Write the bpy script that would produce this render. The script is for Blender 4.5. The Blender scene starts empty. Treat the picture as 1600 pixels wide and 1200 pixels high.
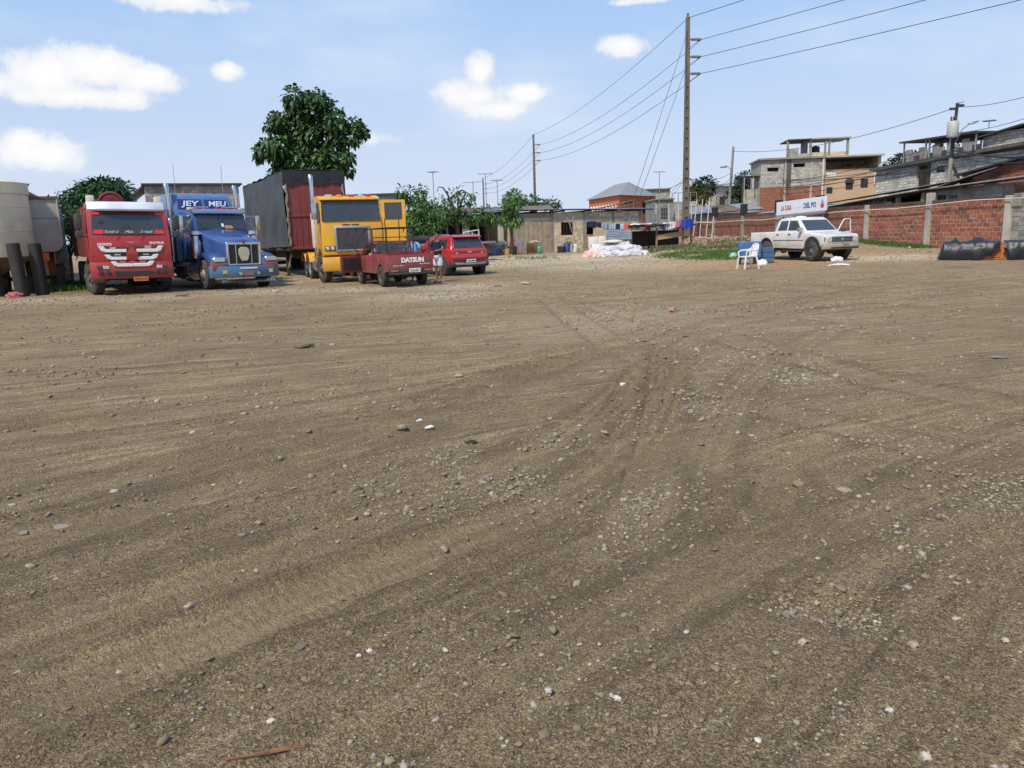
import bpy, bmesh, math, random
import numpy as np
from mathutils import Vector, Matrix, Euler, noise
R = math.radians
random.seed(7); rng = np.random.default_rng(7)
scene = bpy.context.scene
col = scene.collection
# ------------------------------------------------------------------ camera
FPX, PITCH, ROLL, CAMH = 1200.0, math.atan(232/1200), 0.032, 1.55
cam = bpy.data.cameras.new('camera'); camo = bpy.data.objects.new('camera', cam); col.objects.link(camo)
cam.sensor_width = 36; cam.lens = FPX/1600*36; cam.clip_start = .05; cam.clip_end = 6000
CR = Matrix.Rotation(R(90)-PITCH, 3, 'X') @ Matrix.Rotation(-ROLL, 3, 'Z')
camo.matrix_world = Matrix.Translation((0, 0, CAMH)) @ CR.to_4x4()
scene.camera = camo
# ------------------------------------------------------------------ render settings
scene.view_settings.view_transform = 'Standard'; scene.view_settings.look = 'None'
scene.view_settings.exposure = 0.12; scene.view_settings.gamma = 1; scene.view_settings.use_curve_mapping = False
scene.render.engine = 'CYCLES'; scene.cycles.use_denoising = True
scene.cycles.max_bounces = 6; scene.cycles.diffuse_bounces = 3; scene.cycles.glossy_bounces = 3
scene.cycles.transparent_max_bounces = 12; scene.cycles.caustics_reflective = False; scene.cycles.caustics_refractive = False
# ------------------------------------------------------------------ sun and sky
SUN_EL, SUN_AZ = R(50), R(212)          # azimuth clockwise from +Y: behind the camera, over its west shoulder
sd = Vector((math.sin(SUN_AZ)*math.cos(SUN_EL), math.cos(SUN_AZ)*math.cos(SUN_EL), math.sin(SUN_EL)))
sun = bpy.data.lights.new('sun', 'SUN'); sun.energy = 3.6; sun.angle = R(6); sun.color = (1, .91, .76)
suno = bpy.data.objects.new('sun', sun); col.objects.link(suno)
suno.rotation_euler = sd.to_track_quat('Z', 'Y').to_euler()
world = bpy.data.worlds.new('World'); scene.world = world; world.use_nodes = True
def build_sky():
    nt = world.node_tree; N = nt.nodes; L = nt.links; N.clear()
    def nd(t, **k):
        n = N.new(t)
        for a, b in k.items():
            if a.startswith('i'): n.inputs[int(a[1:])].default_value = b
            else: setattr(n, a, b)
        return n
    def mth(op, a, b=None, clamp=False):
        n = N.new('ShaderNodeMath'); n.operation = op; n.use_clamp = clamp
        for k, x in enumerate((a, b)):
            if x is None: continue
            if isinstance(x, (int, float)): n.inputs[k].default_value = x
            else: L.new(x, n.inputs[k])
        return n.outputs[0]
    out = nd('ShaderNodeOutputWorld'); bg = nd('ShaderNodeBackground'); bg.inputs[1].default_value = .1
    tc = nd('ShaderNodeTexCoord'); nm = nd('ShaderNodeVectorMath', operation='NORMALIZE'); L.new(tc.outputs['Generated'], nm.inputs[0])
    sp = nd('ShaderNodeSeparateXYZ'); L.new(nm.outputs[0], sp.inputs[0])
    az = mth('ARCTAN2', sp.outputs[0], sp.outputs[1]); el = mth('ARCSINE', sp.outputs[2])
    sky = nd('ShaderNodeTexSky'); sky.sky_type = 'NISHITA'; sky.sun_disc = False
    sky.sun_elevation = SUN_EL; sky.sun_rotation = SUN_AZ; sky.air_density = 1.0; sky.dust_density = 1.5; sky.ozone_density = 1.5
    ramp = nd('ShaderNodeValToRGB'); L.new(mth('DIVIDE', mth('MAXIMUM', el, 0), R(90), True), ramp.inputs[0])
    e = ramp.color_ramp.elements
    e[0].position = 0; e[0].color = (6.5, 7.3, 8.9, 1); e[1].position = 1; e[1].color = (1.7, 3.4, 7.2, 1)
    for p, c in ((.07, (5.9, 6.95, 9.0, 1)), (.16, (4.2, 6.1, 9.2, 1)), (.30, (2.5, 4.7, 8.9, 1))):
        q = e.new(p); q.color = c
    mx = nd('ShaderNodeMix', data_type='RGBA'); mx.inputs[0].default_value = .85
    L.new(sky.outputs[0], mx.inputs[6]); L.new(ramp.outputs[0], mx.inputs[7])
    # thin haze streaks everywhere, then cumulus groups
    mp = nd('ShaderNodeMapping'); mp.inputs[3].default_value = (3, 3, 9); L.new(nm.outputs[0], mp.inputs[0])
    nz = nd('ShaderNodeTexNoise'); nz.inputs['Scale'].default_value = 1.1; nz.inputs['Detail'].default_value = 5; nz.inputs['Roughness'].default_value = .55
    L.new(mp.outputs[0], nz.inputs[0])
    r2 = nd('ShaderNodeMapRange'); r2.interpolation_type = 'SMOOTHSTEP'
    for k, x in ((1, .45), (2, .80), (3, 0), (4, .5)): r2.inputs[k].default_value = x
    L.new(nz.outputs[0], r2.inputs[0])
    m1 = nd('ShaderNodeMix', data_type='RGBA'); L.new(r2.outputs[0], m1.inputs[0]); L.new(mx.outputs[2], m1.inputs[6]); m1.inputs[7].default_value = (7.4, 8.1, 9.0, 1)
    cn = nd('ShaderNodeTexNoise'); cn.inputs['Scale'].default_value = 12; cn.inputs['Detail'].default_value = 8; cn.inputs['Roughness'].default_value = .68
    L.new(nm.outputs[0], cn.inputs[0])
    comb = nd('ShaderNodeCombineXYZ'); L.new(az, comb.inputs[0]); L.new(el, comb.inputs[1])
    def ang(u, v):
        d = CR @ Vector(((u-800)/FPX, -(v-600)/FPX, -1)); d.normalize()
        return math.atan2(d.x, d.y), math.asin(d.z)
    puffs = []
    for u, v, w, h, g in ((70, 118, 80, 40, 1), (150, 104, 80, 38, 1), (-30, 125, 80, 32, 1), (235, 122, 52, 24, 1), (110, 150, 140, 20, .85),
                       (70, 240, 75, 30, .8), (40, 222, 40, 22, .8), (752, 112, 24, 34, 1), (745, 150, 58, 26, 1), (820, 146, 44, 17, .9), (770, 170, 70, 20, .8),
                       (978, 71, 48, 18, .72), (270, 2, 90, 20, .8), (355, 112, 26, 15, .6), (1015, 0, 60, 8, .5), (600, 215, 80, 16, .45)):
        a, b = ang(u, v); a2, b2 = ang(u+w, v); a3, b3 = ang(u, v-h); puffs.append((a, b, abs(a2-a), abs(b3-b), g))
    rr = random.Random(3)
    for k in range(5):                                  # the same weather goes on behind the camera
        a = rr.uniform(.9, 5.3); b = rr.uniform(.15, .45)
        for j in range(2): puffs.append(((a+rr.uniform(-.1, .1)+math.pi) % (2*math.pi)-math.pi, b+rr.uniform(-.02, .03), rr.uniform(.05, .1), rr.uniform(.025, .045), 1))
    tot = None
    for a, b, w, h, g in puffs:
        s2 = nd('ShaderNodeVectorMath', operation='MULTIPLY_ADD'); L.new(comb.outputs[0], s2.inputs[0]); s2.inputs[1].default_value = (1/w/1.5, 1/h/1.5, 0); s2.inputs[2].default_value = (-a/w/1.5, -b/h/1.5, 1-g)
        s3 = nd('ShaderNodeVectorMath', operation='LENGTH'); L.new(s2.outputs[0], s3.inputs[0])
        tot = s3.outputs['Value'] if tot is None else mth('SMOOTH_MIN', tot, s3.outputs['Value'])
    for n_ in N:
        if n_.type == 'MATH' and n_.operation == 'SMOOTH_MIN': n_.inputs[2].default_value = .25
    tot = mth('SUBTRACT', 1.0, tot, True)
    cl = mth('ADD', mth('MULTIPLY', tot, 1.2), mth('MULTIPLY', mth('SUBTRACT', cn.outputs[0], .5), 2.2))
    gate = mth('MULTIPLY', tot, 6, True)
    r3 = nd('ShaderNodeMapRange'); r3.interpolation_type = 'SMOOTHSTEP'
    for k, x in ((1, .20), (2, .64), (3, 0), (4, .95)): r3.inputs[k].default_value = x
    L.new(cl, r3.inputs[0])
    fac = mth('MULTIPLY', r3.outputs[0], gate)
    r4 = nd('ShaderNodeMapRange')
    for k, x in ((1, .35), (2, 1.0), (3, 0), (4, 1)): r4.inputs[k].default_value = x
    L.new(cl, r4.inputs[0])
    cc = nd('ShaderNodeMix', data_type='RGBA'); L.new(r4.outputs[0], cc.inputs[0]); cc.inputs[6].default_value = (7.2, 7.7, 8.5, 1); cc.inputs[7].default_value = (9.6, 9.4, 9.2, 1)
    m2 = nd('ShaderNodeMix', data_type='RGBA'); L.new(fac, m2.inputs[0]); L.new(m1.outputs[2], m2.inputs[6]); L.new(cc.outputs[2], m2.inputs[7])
    L.new(m2.outputs[2], bg.inputs[0]); L.new(bg.outputs[0], out.inputs[0])
build_sky()
world.cycles.sampling_method = 'NONE'
# ------------------------------------------------------------------ placing: pixel column of the photo + real distance -> metres
def sm(a, b, x):
    t = np.clip((x-a)/(b-a), 0, 1); return t*t*(3-2*t)
WX0, WY0, WDX, WDY = 21.9, 34.0, -.19, .98          # the yard's brick wall: a point on its foot and its direction
def wall_side(x, y): return (x-WX0)*WDY-(y-WY0)*WDX  # metres to the far (street) side of the wall
def gz(x, y):
    """height of the ground in metres: a level yard that climbs a little to the house, a bank at the wall, a hillside beyond it"""
    w = wall_side(x, y)
    return (.34*sm(28, 52, y) + .15*sm(5, 14, x)*sm(18, 30, y) + .42*sm(-6.5, -1.0, w)*sm(38, 50, y)
            + 7.0*sm(8, 75, w)*sm(20, 50, y))
def ray(u, v):
    return CR @ Vector(((u-800)/FPX, -(v-600)/FPX, -1))
def PT(u, v, Y):
    d = ray(u, v); return Vector((0, 0, CAMH)) + d*(Y/d.y)
def proj(p):
    q = CR.transposed() @ (Vector(p)-Vector((0, 0, CAMH))); return 800+FPX*q.x/-q.z, 600-FPX*q.y/-q.z
def GP(u, Y, z=None):
    """ground point in picture column u at distance Y"""
    X = (u-800)/FPX*Y
    for _ in range(8):
        zz = float(gz(X, Y)) if z is None else z
        X += (u-proj((X, Y, zz))[0])/FPX*Y
    return Vector((X, Y, float(gz(X, Y)) if z is None else z))
def GV(u, v):
    """where the ray through a pixel meets the ground"""
    d = ray(u, v); t = -CAMH/d.z
    for _ in range(12):
        p = d*t; t = -(CAMH-float(gz(p.x, p.y)))/d.z
    p = d*t; return Vector((p.x, p.y, float(gz(p.x, p.y))))
# ------------------------------------------------------------------ materials
MATS = {}
def mat(name, c, rough=.7, metal=0., var=.25, scale=3., bump=0., bscale=None, dust=0., coat=0., dustc=(.30, .25, .19), spec=.5, alpha=None, trans=0., mud=0.):
    """colour with two-scale mottling, optional dust/dirt patches and fine relief"""
    if name in MATS: return MATS[name]
    m = bpy.data.materials.new(name); m.use_nodes = True; MATS[name] = m
    nt = m.node_tree; N = nt.nodes; L = nt.links; b = N['Principled BSDF']
    b.inputs['Roughness'].default_value = rough; b.inputs['Metallic'].default_value = metal
    b.inputs['Specular IOR Level'].default_value = spec
    if coat: b.inputs['Coat Weight'].default_value = coat; b.inputs['Coat Roughness'].default_value = .12
    if trans: b.inputs['Transmission Weight'].default_value = trans
    if alpha is not None: b.inputs['Alpha'].default_value = alpha
    b.inputs['Base Color'].default_value = (*c, 1)
    tc = N.new('ShaderNodeTexCoord'); oi = N.new('ShaderNodeObjectInfo')
    ad = N.new('ShaderNodeVectorMath'); ad.operation = 'ADD'
    sc_ = N.new('ShaderNodeVectorMath'); sc_.operation = 'SCALE'; sc_.inputs[0].default_value = (13, 7, 5); L.new(oi.outputs['Random'], sc_.inputs['Scale'])
    L.new(tc.outputs['Object'], ad.inputs[0]); L.new(sc_.outputs[0], ad.inputs[1])
    src = None
    if var:
        n1 = N.new('ShaderNodeTexNoise'); n1.inputs['Scale'].default_value = scale; n1.inputs['Detail'].default_value = 6; n1.inputs['Roughness'].default_value = .62
        L.new(ad.outputs[0], n1.inputs[0])
        mr = N.new('ShaderNodeMapRange'); mr.inputs[1].default_value = .25; mr.inputs[2].default_value = .75; mr.inputs[3].default_value = 1-var; mr.inputs[4].default_value = 1+var
        L.new(n1.outputs[0], mr.inputs[0])
        mu = N.new('ShaderNodeVectorMath'); mu.operation = 'SCALE'; mu.inputs[0].default_value = c; L.new(mr.outputs[0], mu.inputs['Scale'])
        src = mu.outputs[0]
    if dust:
        n2 = N.new('ShaderNodeTexNoise'); n2.inputs['Scale'].default_value = scale*.6+.7; n2.inputs['Detail'].default_value = 8; n2.inputs['Roughness'].default_value = .7
        L.new(ad.outputs[0], n2.inputs[0])
        m2 = N.new('ShaderNodeMapRange'); m2.inputs[1].default_value = .45; m2.inputs[2].default_value = .78; m2.inputs[3].default_value = dust*.25; m2.inputs[4].default_value = dust
        L.new(n2.outputs[0], m2.inputs[0])
        mx = N.new('ShaderNodeMix'); mx.data_type = 'RGBA'; L.new(m2.outputs[0], mx.inputs[0])
        if src: L.new(src, mx.inputs[6])
        else: mx.inputs[6].default_value = (*c, 1)
        if mud:                                                    # road dirt splashed over the lower bodywork
            sx = N.new('ShaderNodeSeparateXYZ'); L.new(tc.outputs['Object'], sx.inputs[0]); mz = N.new('ShaderNodeMapRange'); mz.inputs[1].default_value = 1.15; mz.inputs[2].default_value = .35; mz.inputs[3].default_value = 0; mz.inputs[4].default_value = mud; L.new(sx.outputs[2], mz.inputs[0])
            mm = N.new('ShaderNodeMath'); mm.operation = 'MULTIPLY'; mn = N.new('ShaderNodeMapRange'); mn.inputs[1].default_value = .3; mn.inputs[2].default_value = .65; mn.inputs[3].default_value = .35; mn.inputs[4].default_value = 1.3; L.new(n2.outputs[0], mn.inputs[0]); L.new(mz.outputs[0], mm.inputs[0]); L.new(mn.outputs[0], mm.inputs[1])
            ma = N.new('ShaderNodeMath'); ma.operation = 'ADD'; ma.use_clamp = True; L.new(m2.outputs[0], ma.inputs[0]); L.new(mm.outputs[0], ma.inputs[1]); L.new(ma.outputs[0], mx.inputs[0])
        mx.inputs[7].default_value = (*dustc, 1); src = mx.outputs[2]
        ra = N.new('ShaderNodeMapRange'); ra.inputs[3].default_value = rough; ra.inputs[4].default_value = .9; L.new(m2.outputs[0], ra.inputs[0]); L.new(ra.outputs[0], b.inputs['Roughness'])
    if src: L.new(src, b.inputs['Base Color'])
    if bump:
        n3 = N.new('ShaderNodeTexNoise'); n3.inputs['Scale'].default_value = bscale or scale*8; n3.inputs['Detail'].default_value = 5
        L.new(ad.outputs[0], n3.inputs[0])
        bp = N.new('ShaderNodeBump'); bp.inputs['Strength'].default_value = bump; bp.inputs['Distance'].default_value = .02
        L.new(n3.outputs[0], bp.inputs['Height']); L.new(bp.outputs[0], b.inputs['Normal'])
    return m
def block_mat(name, c, mortar, bw=.4, bh=.2, ms=.012, stain=.4, rough=.9, var=.25, stainc=(.05, .045, .04)):
    """far masonry: courses in the wall's own UV metres, stained"""
    if name in MATS: return MATS[name]
    m = bpy.data.materials.new(name); m.use_nodes = True; MATS[name] = m
    nt = m.node_tree; N = nt.nodes; L = nt.links; b = N['Principled BSDF']; b.inputs['Roughness'].default_value = rough; b.inputs['Specular IOR Level'].default_value = .2
    uv = N.new('ShaderNodeUVMap'); br = N.new('ShaderNodeTexBrick'); L.new(uv.outputs[0], br.inputs[0])
    br.inputs['Scale'].default_value = 1; br.inputs['Brick Width'].default_value = bw; br.inputs['Row Height'].default_value = bh
    br.inputs['Mortar Size'].default_value = ms; br.inputs['Mortar Smooth'].default_value = .3
    br.inputs['Color1'].default_value = (*[x*(1-var) for x in c], 1); br.inputs['Color2'].default_value = (*[min(1, x*(1+var)) for x in c], 1); br.inputs['Mortar'].default_value = (*mortar, 1)
    tc = N.new('ShaderNodeTexCoord'); n = N.new('ShaderNodeTexNoise'); n.inputs['Scale'].default_value = .55; n.inputs['Detail'].default_value = 8; n.inputs['Roughness'].default_value = .68
    mp = N.new('ShaderNodeMapping'); mp.inputs[3].default_value = (1, 1, .45); L.new(tc.outputs['Object'], mp.inputs[0]); L.new(mp.outputs[0], n.inputs[0])
    mr = N.new('ShaderNodeMapRange'); mr.inputs[1].default_value = .45; mr.inputs[2].default_value = .75; mr.inputs[4].default_value = stain; L.new(n.outputs[0], mr.inputs[0])
    mx = N.new('ShaderNodeMix'); mx.data_type = 'RGBA'; L.new(mr.outputs[0], mx.inputs[0]); L.new(br.outputs[0], mx.inputs[6]); mx.inputs[7].default_value = (*stainc, 1)
    L.new(mx.outputs[2], b.inputs['Base Color'])
    bp = N.new('ShaderNodeBump'); bp.inputs['Strength'].default_value = .6; bp.inputs['Distance'].default_value = .015
    iv = N.new('ShaderNodeMath'); iv.operation = 'SUBTRACT'; iv.inputs[0].default_value = 1; L.new(br.outputs['Fac'], iv.inputs[1]); L.new(iv.outputs[0], bp.inputs['Height']); L.new(bp.outputs[0], b.inputs['Normal'])
    return m
def leaf_mat(name, c, var=.5, trans=.25, rough=.55, yellow=(.16, .19, .03)):
    if name in MATS: return MATS[name]
    m = bpy.data.materials.new(name); m.use_nodes = True; MATS[name] = m
    nt = m.node_tree; N = nt.nodes; L = nt.links; b = N['Principled BSDF']; b.inputs['Roughness'].default_value = rough; b.inputs['Specular IOR Level'].default_value = .35
    ge = N.new('ShaderNodeNewGeometry'); mr = N.new('ShaderNodeMapRange'); mr.inputs[3].default_value = 1-var; mr.inputs[4].default_value = 1+var; L.new(ge.outputs['Random Per Island'], mr.inputs[0])
    mu = N.new('ShaderNodeVectorMath'); mu.operation = 'SCALE'; mu.inputs[0].default_value = c; L.new(mr.outputs[0], mu.inputs['Scale'])
    tc = N.new('ShaderNodeTexCoord'); n = N.new('ShaderNodeTexNoise'); n.inputs['Scale'].default_value = 1.1; n.inputs['Detail'].default_value = 3; L.new(tc.outputs['Object'], n.inputs[0])
    m2 = N.new('ShaderNodeMapRange'); m2.inputs[1].default_value = .5; m2.inputs[2].default_value = .8; m2.inputs[4].default_value = .35; L.new(n.outputs[0], m2.inputs[0])
    mx = N.new('ShaderNodeMix'); mx.data_type = 'RGBA'; L.new(m2.outputs[0], mx.inputs[0]); L.new(mu.outputs[0], mx.inputs[6]); mx.inputs[7].default_value = (*yellow, 1)
    L.new(mx.outputs[2], b.inputs['Base Color'])
    tr = N.new('ShaderNodeBsdfTranslucent'); L.new(mx.outputs[2], tr.inputs[0]); ms = N.new('ShaderNodeMixShader'); ms.inputs[0].default_value = trans
    L.new(b.outputs[0], ms.inputs[1]); L.new(tr.outputs[0], ms.inputs[2]); L.new(ms.outputs[0], N['Material Output'].inputs[0])
    return m
# ------------------------------------------------------------------ building helpers
class MB:
    """collects faces; build() makes ONE mesh object"""
    def __init__(s): s.v = []; s.f = []
    def add(s, vs, fs):
        n = len(s.v); s.v += [tuple(p) for p in vs]; s.f += [tuple(i+n for i in f) for f in fs]; return s
    def box(s, x0, x1, y0, y1, z0, z1, M=None):
        vs = [Vector((x, y, z)) for x in (x0, x1) for y in (y0, y1) for z in (z0, z1)]
        if M is not None: vs = [M @ p for p in vs]
        return s.add(vs, [(0, 1, 3, 2), (4, 6, 7, 5), (0, 4, 5, 1), (2, 3, 7, 6), (0, 2, 6, 4), (1, 5, 7, 3)])
    def prism(s, prof, hw, hw0=None, axis='y'):
        """side outline (x,z) carried across the width; hw is a number or a function half-width(x,z); hw0 = the other side"""
        f1 = hw if callable(hw) else (lambda x, z: hw)
        f0 = (lambda x, z: -f1(x, z)) if hw0 is None else (hw0 if callable(hw0) else (lambda x, z: hw0))
        n = len(prof)
        vs = [(x, f0(x, z), z) for x, z in prof] + [(x, f1(x, z), z) for x, z in prof]
        if axis == 'x': vs = [(y, x, z) for x, y, z in vs]
        if axis == 'z': vs = [(x, z, y) for x, y, z in vs]
        return s.add(vs, [tuple(range(n)), tuple(range(2*n-1, n-1, -1))] + [(i, i+n, (i+1) % n+n, (i+1) % n) for i in range(n)])
    def slab(s, pts, t):
        """flat or bent polygon given thickness t against its normal"""
        p = [Vector(q) for q in pts]; nrm = Vector((0, 0, 0))
        for i in range(len(p)): nrm += p[i].cross(p[(i+1) % len(p)])
        nrm.normalize(); n = len(p); q = [a-nrm*t for a in p]
        return s.add(p+q, [tuple(range(n)), tuple(range(2*n-1, n-1, -1))]+[(i, i+n, (i+1) % n+n, (i+1) % n) for i in range(n)])
    def tube(s, pts, r, n=8, cap=True):
        pts = [Vector(p) for p in pts]; rs = r if isinstance(r, (list, tuple)) else [r]*len(pts); vs = []; fs = []; up = None
        for i, p in enumerate(pts):
            d = (pts[min(i+1, len(pts)-1)]-pts[max(i-1, 0)]).normalized()
            if up is None: up = Vector((0, 0, 1)) if abs(d.z) < .9 else Vector((1, 0, 0))
            a = d.cross(up)
            if a.length < 1e-5: a = d.orthogonal()
            a.normalize(); b = a.cross(d).normalized(); up = b
            vs += [p+(a*math.cos(2*math.pi*k/n)+b*math.sin(2*math.pi*k/n))*rs[i] for k in range(n)]
        for i in range(len(pts)-1):
            fs += [(i*n+k, i*n+(k+1) % n, (i+1)*n+(k+1) % n, (i+1)*n+k) for k in range(n)]
        if cap: fs += [tuple(range(n-1, -1, -1)), tuple((len(pts)-1)*n+k for k in range(n))]
        return s.add(vs, fs)
    def lathe(s, prof, n=24, axis='z', c=(0, 0, 0), cap=True):
        """(radius, height) outline turned about an axis"""
        vs = []; fs = []
        for r, h in prof:
            for k in range(n):
                a = 2*math.pi*k/n; x, y = r*math.cos(a), r*math.sin(a)
                vs.append({'z': (c[0]+x, c[1]+y, c[2]+h), 'y': (c[0]+x, c[1]+h, c[2]+y), 'x': (c[0]+h, c[1]+x, c[2]+y)}[axis])
        m = len(prof)
        for i in range(m-1): fs += [(i*n+k, i*n+(k+1) % n, (i+1)*n+(k+1) % n, (i+1)*n+k) for k in range(n)]
        if cap:
            if prof[0][0] > 1e-4: fs.append(tuple(range(n-1, -1, -1)))
            if prof[-1][0] > 1e-4: fs.append(tuple((m-1)*n+k for k in range(n)))
        return s.add(vs, fs)
    def grid(s, fn, nu, nv, t=0):
        vs = [Vector(fn(i/nu, j/nv)) for i in range(nu+1) for j in range(nv+1)]; w = nv+1
        fs = [(i*w+j, (i+1)*w+j, (i+1)*w+j+1, i*w+j+1) for i in range(nu) for j in range(nv)]
        return s.add(vs, fs)
    def loft(s, secs, closed=True, cap=True):
        n = len(secs[0]); vs = [p for q in secs for p in q]; fs = []
        for i in range(len(secs)-1):
            for k in range(n if closed else n-1): fs.append((i*n+k, i*n+(k+1) % n, (i+1)*n+(k+1) % n, (i+1)*n+k))
        if cap: fs += [tuple(range(n-1, -1, -1)), tuple((len(secs)-1)*n+k for k in range(n))]
        return s.add(vs, fs)
    def mesh(s, name, m, bevel=0, seg=2, smooth=38, solid=0, uv=False):
        me = bpy.data.meshes.new(name); me.from_pydata([tuple(p) for p in s.v], [], s.f)
        bm = bmesh.new(); bm.from_mesh(me)
        bmesh.ops.remove_doubles(bm, verts=bm.verts, dist=1e-5)
        if solid:
            bmesh.ops.solidify(bm, geom=bm.faces[:], thickness=solid)
        bmesh.ops.recalc_face_normals(bm, faces=bm.faces)
        if bevel:
            es = [e for e in bm.edges if len(e.link_faces) == 2 and e.calc_face_angle(0) > R(28)]
            try: bmesh.ops.bevel(bm, geom=es, offset=bevel, segments=seg, profile=.5, affect='EDGES', clamp_overlap=True)
            except Exception: pass
        if uv:
            ul = bm.loops.layers.uv.new('UVMap')
            for f in bm.faces:
                nx, ny, nz_ = f.normal
                for l in f.loops:
                    p = l.vert.co
                    if abs(nz_) > .7: l[ul].uv = (p.x, p.y)
                    else:
                        t = Vector((-ny, nx, 0)).normalized(); l[ul].uv = (p.x*t.x+p.y*t.y, p.z)
        bm.to_mesh(me); bm.free()
        if smooth:
            me.polygons.foreach_set('use_smooth', [True]*len(me.polygons)); me.set_sharp_from_angle(angle=R(smooth))
        if m is not None: me.materials.append(m)
        return me
    def build(s, name, m, parent=None, **k):
        return link(name, s.mesh(name, m, **k), parent)
def link(name, data, parent=None, loc=None, rot=None):
    o = bpy.data.objects.new(name, data); col.objects.link(o)
    if parent is not None: o.parent = parent
    if loc is not None: o.location = loc
    if rot is not None: o.rotation_euler = rot
    return o
def tag(o, label, cat, group=None, kind=None):
    o['label'] = label; o['category'] = cat
    if group: o['group'] = group
    if kind: o['kind'] = kind
    return o
def struct(o): o['kind'] = 'structure'; return o
def empty(name, loc, rz=0, tilt=(0, 0)):
    o = link(name, None, None, loc); o.rotation_euler = (tilt[0], tilt[1], rz); o.empty_display_size = .2; return o
def thing(name, label, cat, loc, rz=0, group=None, tilt=(0, 0)):
    return tag(empty(name, loc, rz, tilt), label, cat, group)
def one(mb, name, m, label, cat, loc=(0, 0, 0), rz=0, group=None, tilt=(0, 0), **k):
    o = mb.build(name, m, None, **k); o.location = loc; o.rotation_euler = (tilt[0], tilt[1], rz); return tag(o, label, cat, group)
def text(s, size, m, parent, loc, rot, name='lettering', ext=.004, shear=0, width=None, off=0.):
    cu = bpy.data.curves.new(name, 'FONT'); cu.body = s; cu.size = size; cu.extrude = ext; cu.shear = shear; cu.align_x = 'CENTER'; cu.align_y = 'CENTER'; cu.resolution_u = 2; cu.offset = off
    t = bpy.data.objects.new(name, cu); col.objects.link(t); bpy.context.view_layer.update()
    me = bpy.data.meshes.new_from_object(t.evaluated_get(bpy.context.evaluated_depsgraph_get())); bpy.data.objects.remove(t); bpy.data.curves.remove(cu)
    me.name = name; me.materials.clear(); me.materials.append(m)
    if width:
        xs = [v.co.x for v in me.vertices]; k = width/(max(xs)-min(xs))
        for v in me.vertices: v.co.x *= k
    return link(name, me, parent, loc, rot)
def fast_mesh(name, V, F, m, smooth=False):
    """numpy vertices and equal-sized faces -> mesh"""
    V = np.asarray(V, np.float32); F = np.asarray(F, np.int32); k = F.shape[1]
    me = bpy.data.meshes.new(name); me.vertices.add(len(V)); me.vertices.foreach_set('co', V.ravel())
    me.loops.add(F.size); me.loops.foreach_set('vertex_index', F.ravel())
    me.polygons.add(len(F)); me.polygons.foreach_set('loop_start', np.arange(0, F.size, k, dtype=np.int32))
    me.polygons.foreach_set('loop_total', np.full(len(F), k, np.int32))
    if smooth: me.polygons.foreach_set('use_smooth', np.ones(len(F), bool))
    me.update(calc_edges=True); me.materials.append(m); return me
def copy_tree(o, parent=None):
    c = o.copy(); col.objects.link(c); c.parent = parent
    for ch in list(o.children): copy_tree(ch, c)
    return c
# ================================================================== ground
_perm = rng.random((256, 256))
def vnoise(x, y):
    xi = np.floor(x).astype(int); yi = np.floor(y).astype(int); fx = x-xi; fy = y-yi
    fx = fx*fx*(3-2*fx); fy = fy*fy*(3-2*fy); g = lambda a, b: _perm[a % 256, b % 256]
    return (g(xi, yi)*(1-fx)+g(xi+1, yi)*fx)*(1-fy)+(g(xi, yi+1)*(1-fx)+g(xi+1, yi+1)*fx)*fy
def fbm(x, y, o=4):
    t = 0; a = .5
    for k in range(o): t = t+a*vnoise(x*2**k+17*k, y*2**k+31*k); a *= .5
    return t/(1-.5**o)
def curve(pts, n=400):
    """smooth ground curve through points given as photo pixels on the ground"""
    P = np.array([GV(*p)[:2] for p in pts]); t = np.arange(len(P)); T = np.linspace(0, len(P)-1, n)
    out = np.zeros((n, 2))
    for k, tt in enumerate(T):
        i = min(int(tt), len(P)-2); f = tt-i; p0 = P[max(i-1, 0)]; p1 = P[i]; p2 = P[i+1]; p3 = P[min(i+2, len(P)-1)]
        out[k] = .5*((2*p1)+(-p0+p2)*f+(2*p0-5*p1+4*p2-p3)*f*f+(-p0+3*p1-3*p2+p3)*f**3)
    return out
TRACKS = [  # pixels along the rut, half width (m), depth (m), lug strength
    ([(-260, 1240), (60, 1105), (330, 1000), (560, 905), (760, 830), (900, 765), (990, 690), (1030, 620), (1045, 560)], .16, .030, .9),
    ([(-200, 1110), (100, 985), (380, 890), (620, 800), (800, 725), (930, 650), (1040, 560), (1130, 505)], .17, .020, .7),
    ([(-300, 960), (0, 860), (300, 775), (520, 705), (720, 630), (900, 560), (1130, 490), (1500, 430)], .18, .020, .6),
    ([(-300, 860), (0, 790), (300, 720), (560, 655), (800, 590), (1000, 535), (1300, 470)], .18, .016, .5),
    ([(940, 900), (1000, 800), (1022, 710), (1030, 640), (1038, 580), (1040, 535)], .15, .020, 1.),
    ([(1060, 945), (1150, 860), (1200, 800), (1218, 745), (1225, 700)], .11, .030, .5),
    ([(1240, 700), (1300, 745), (1330, 800), (1330, 880)], .10, .020, .4),
    ([(1080, 790), (1110, 690), (1160, 610), (1230, 550), (1330, 500)], .15, .015, .8),
    ([(-200, 700), (200, 655), (600, 600), (900, 545), (1200, 495), (1700, 440)], .2, .015, .3),
    ([(-200, 610), (200, 580), (560, 550), (900, 510), (1300, 462), (1700, 425)], .2, .015, .3),
    ([(-100, 540), (300, 520), (700, 495), (1100, 460), (1500, 425)], .25, .015, .2),
    ([(1700, 660), (1400, 600), (1250, 560), (1100, 520), (900, 475), (700, 450)], .2, .015, .3),
    ([(1700, 760), (1450, 700), (1200, 640), (1000, 560), (900, 500), (850, 460)], .18, .015, .4),
    ([(620, 1260), (760, 1120), (900, 1010), (1100, 900), (1400, 780), (1700, 700)], .16, .010, .35),
]
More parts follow.
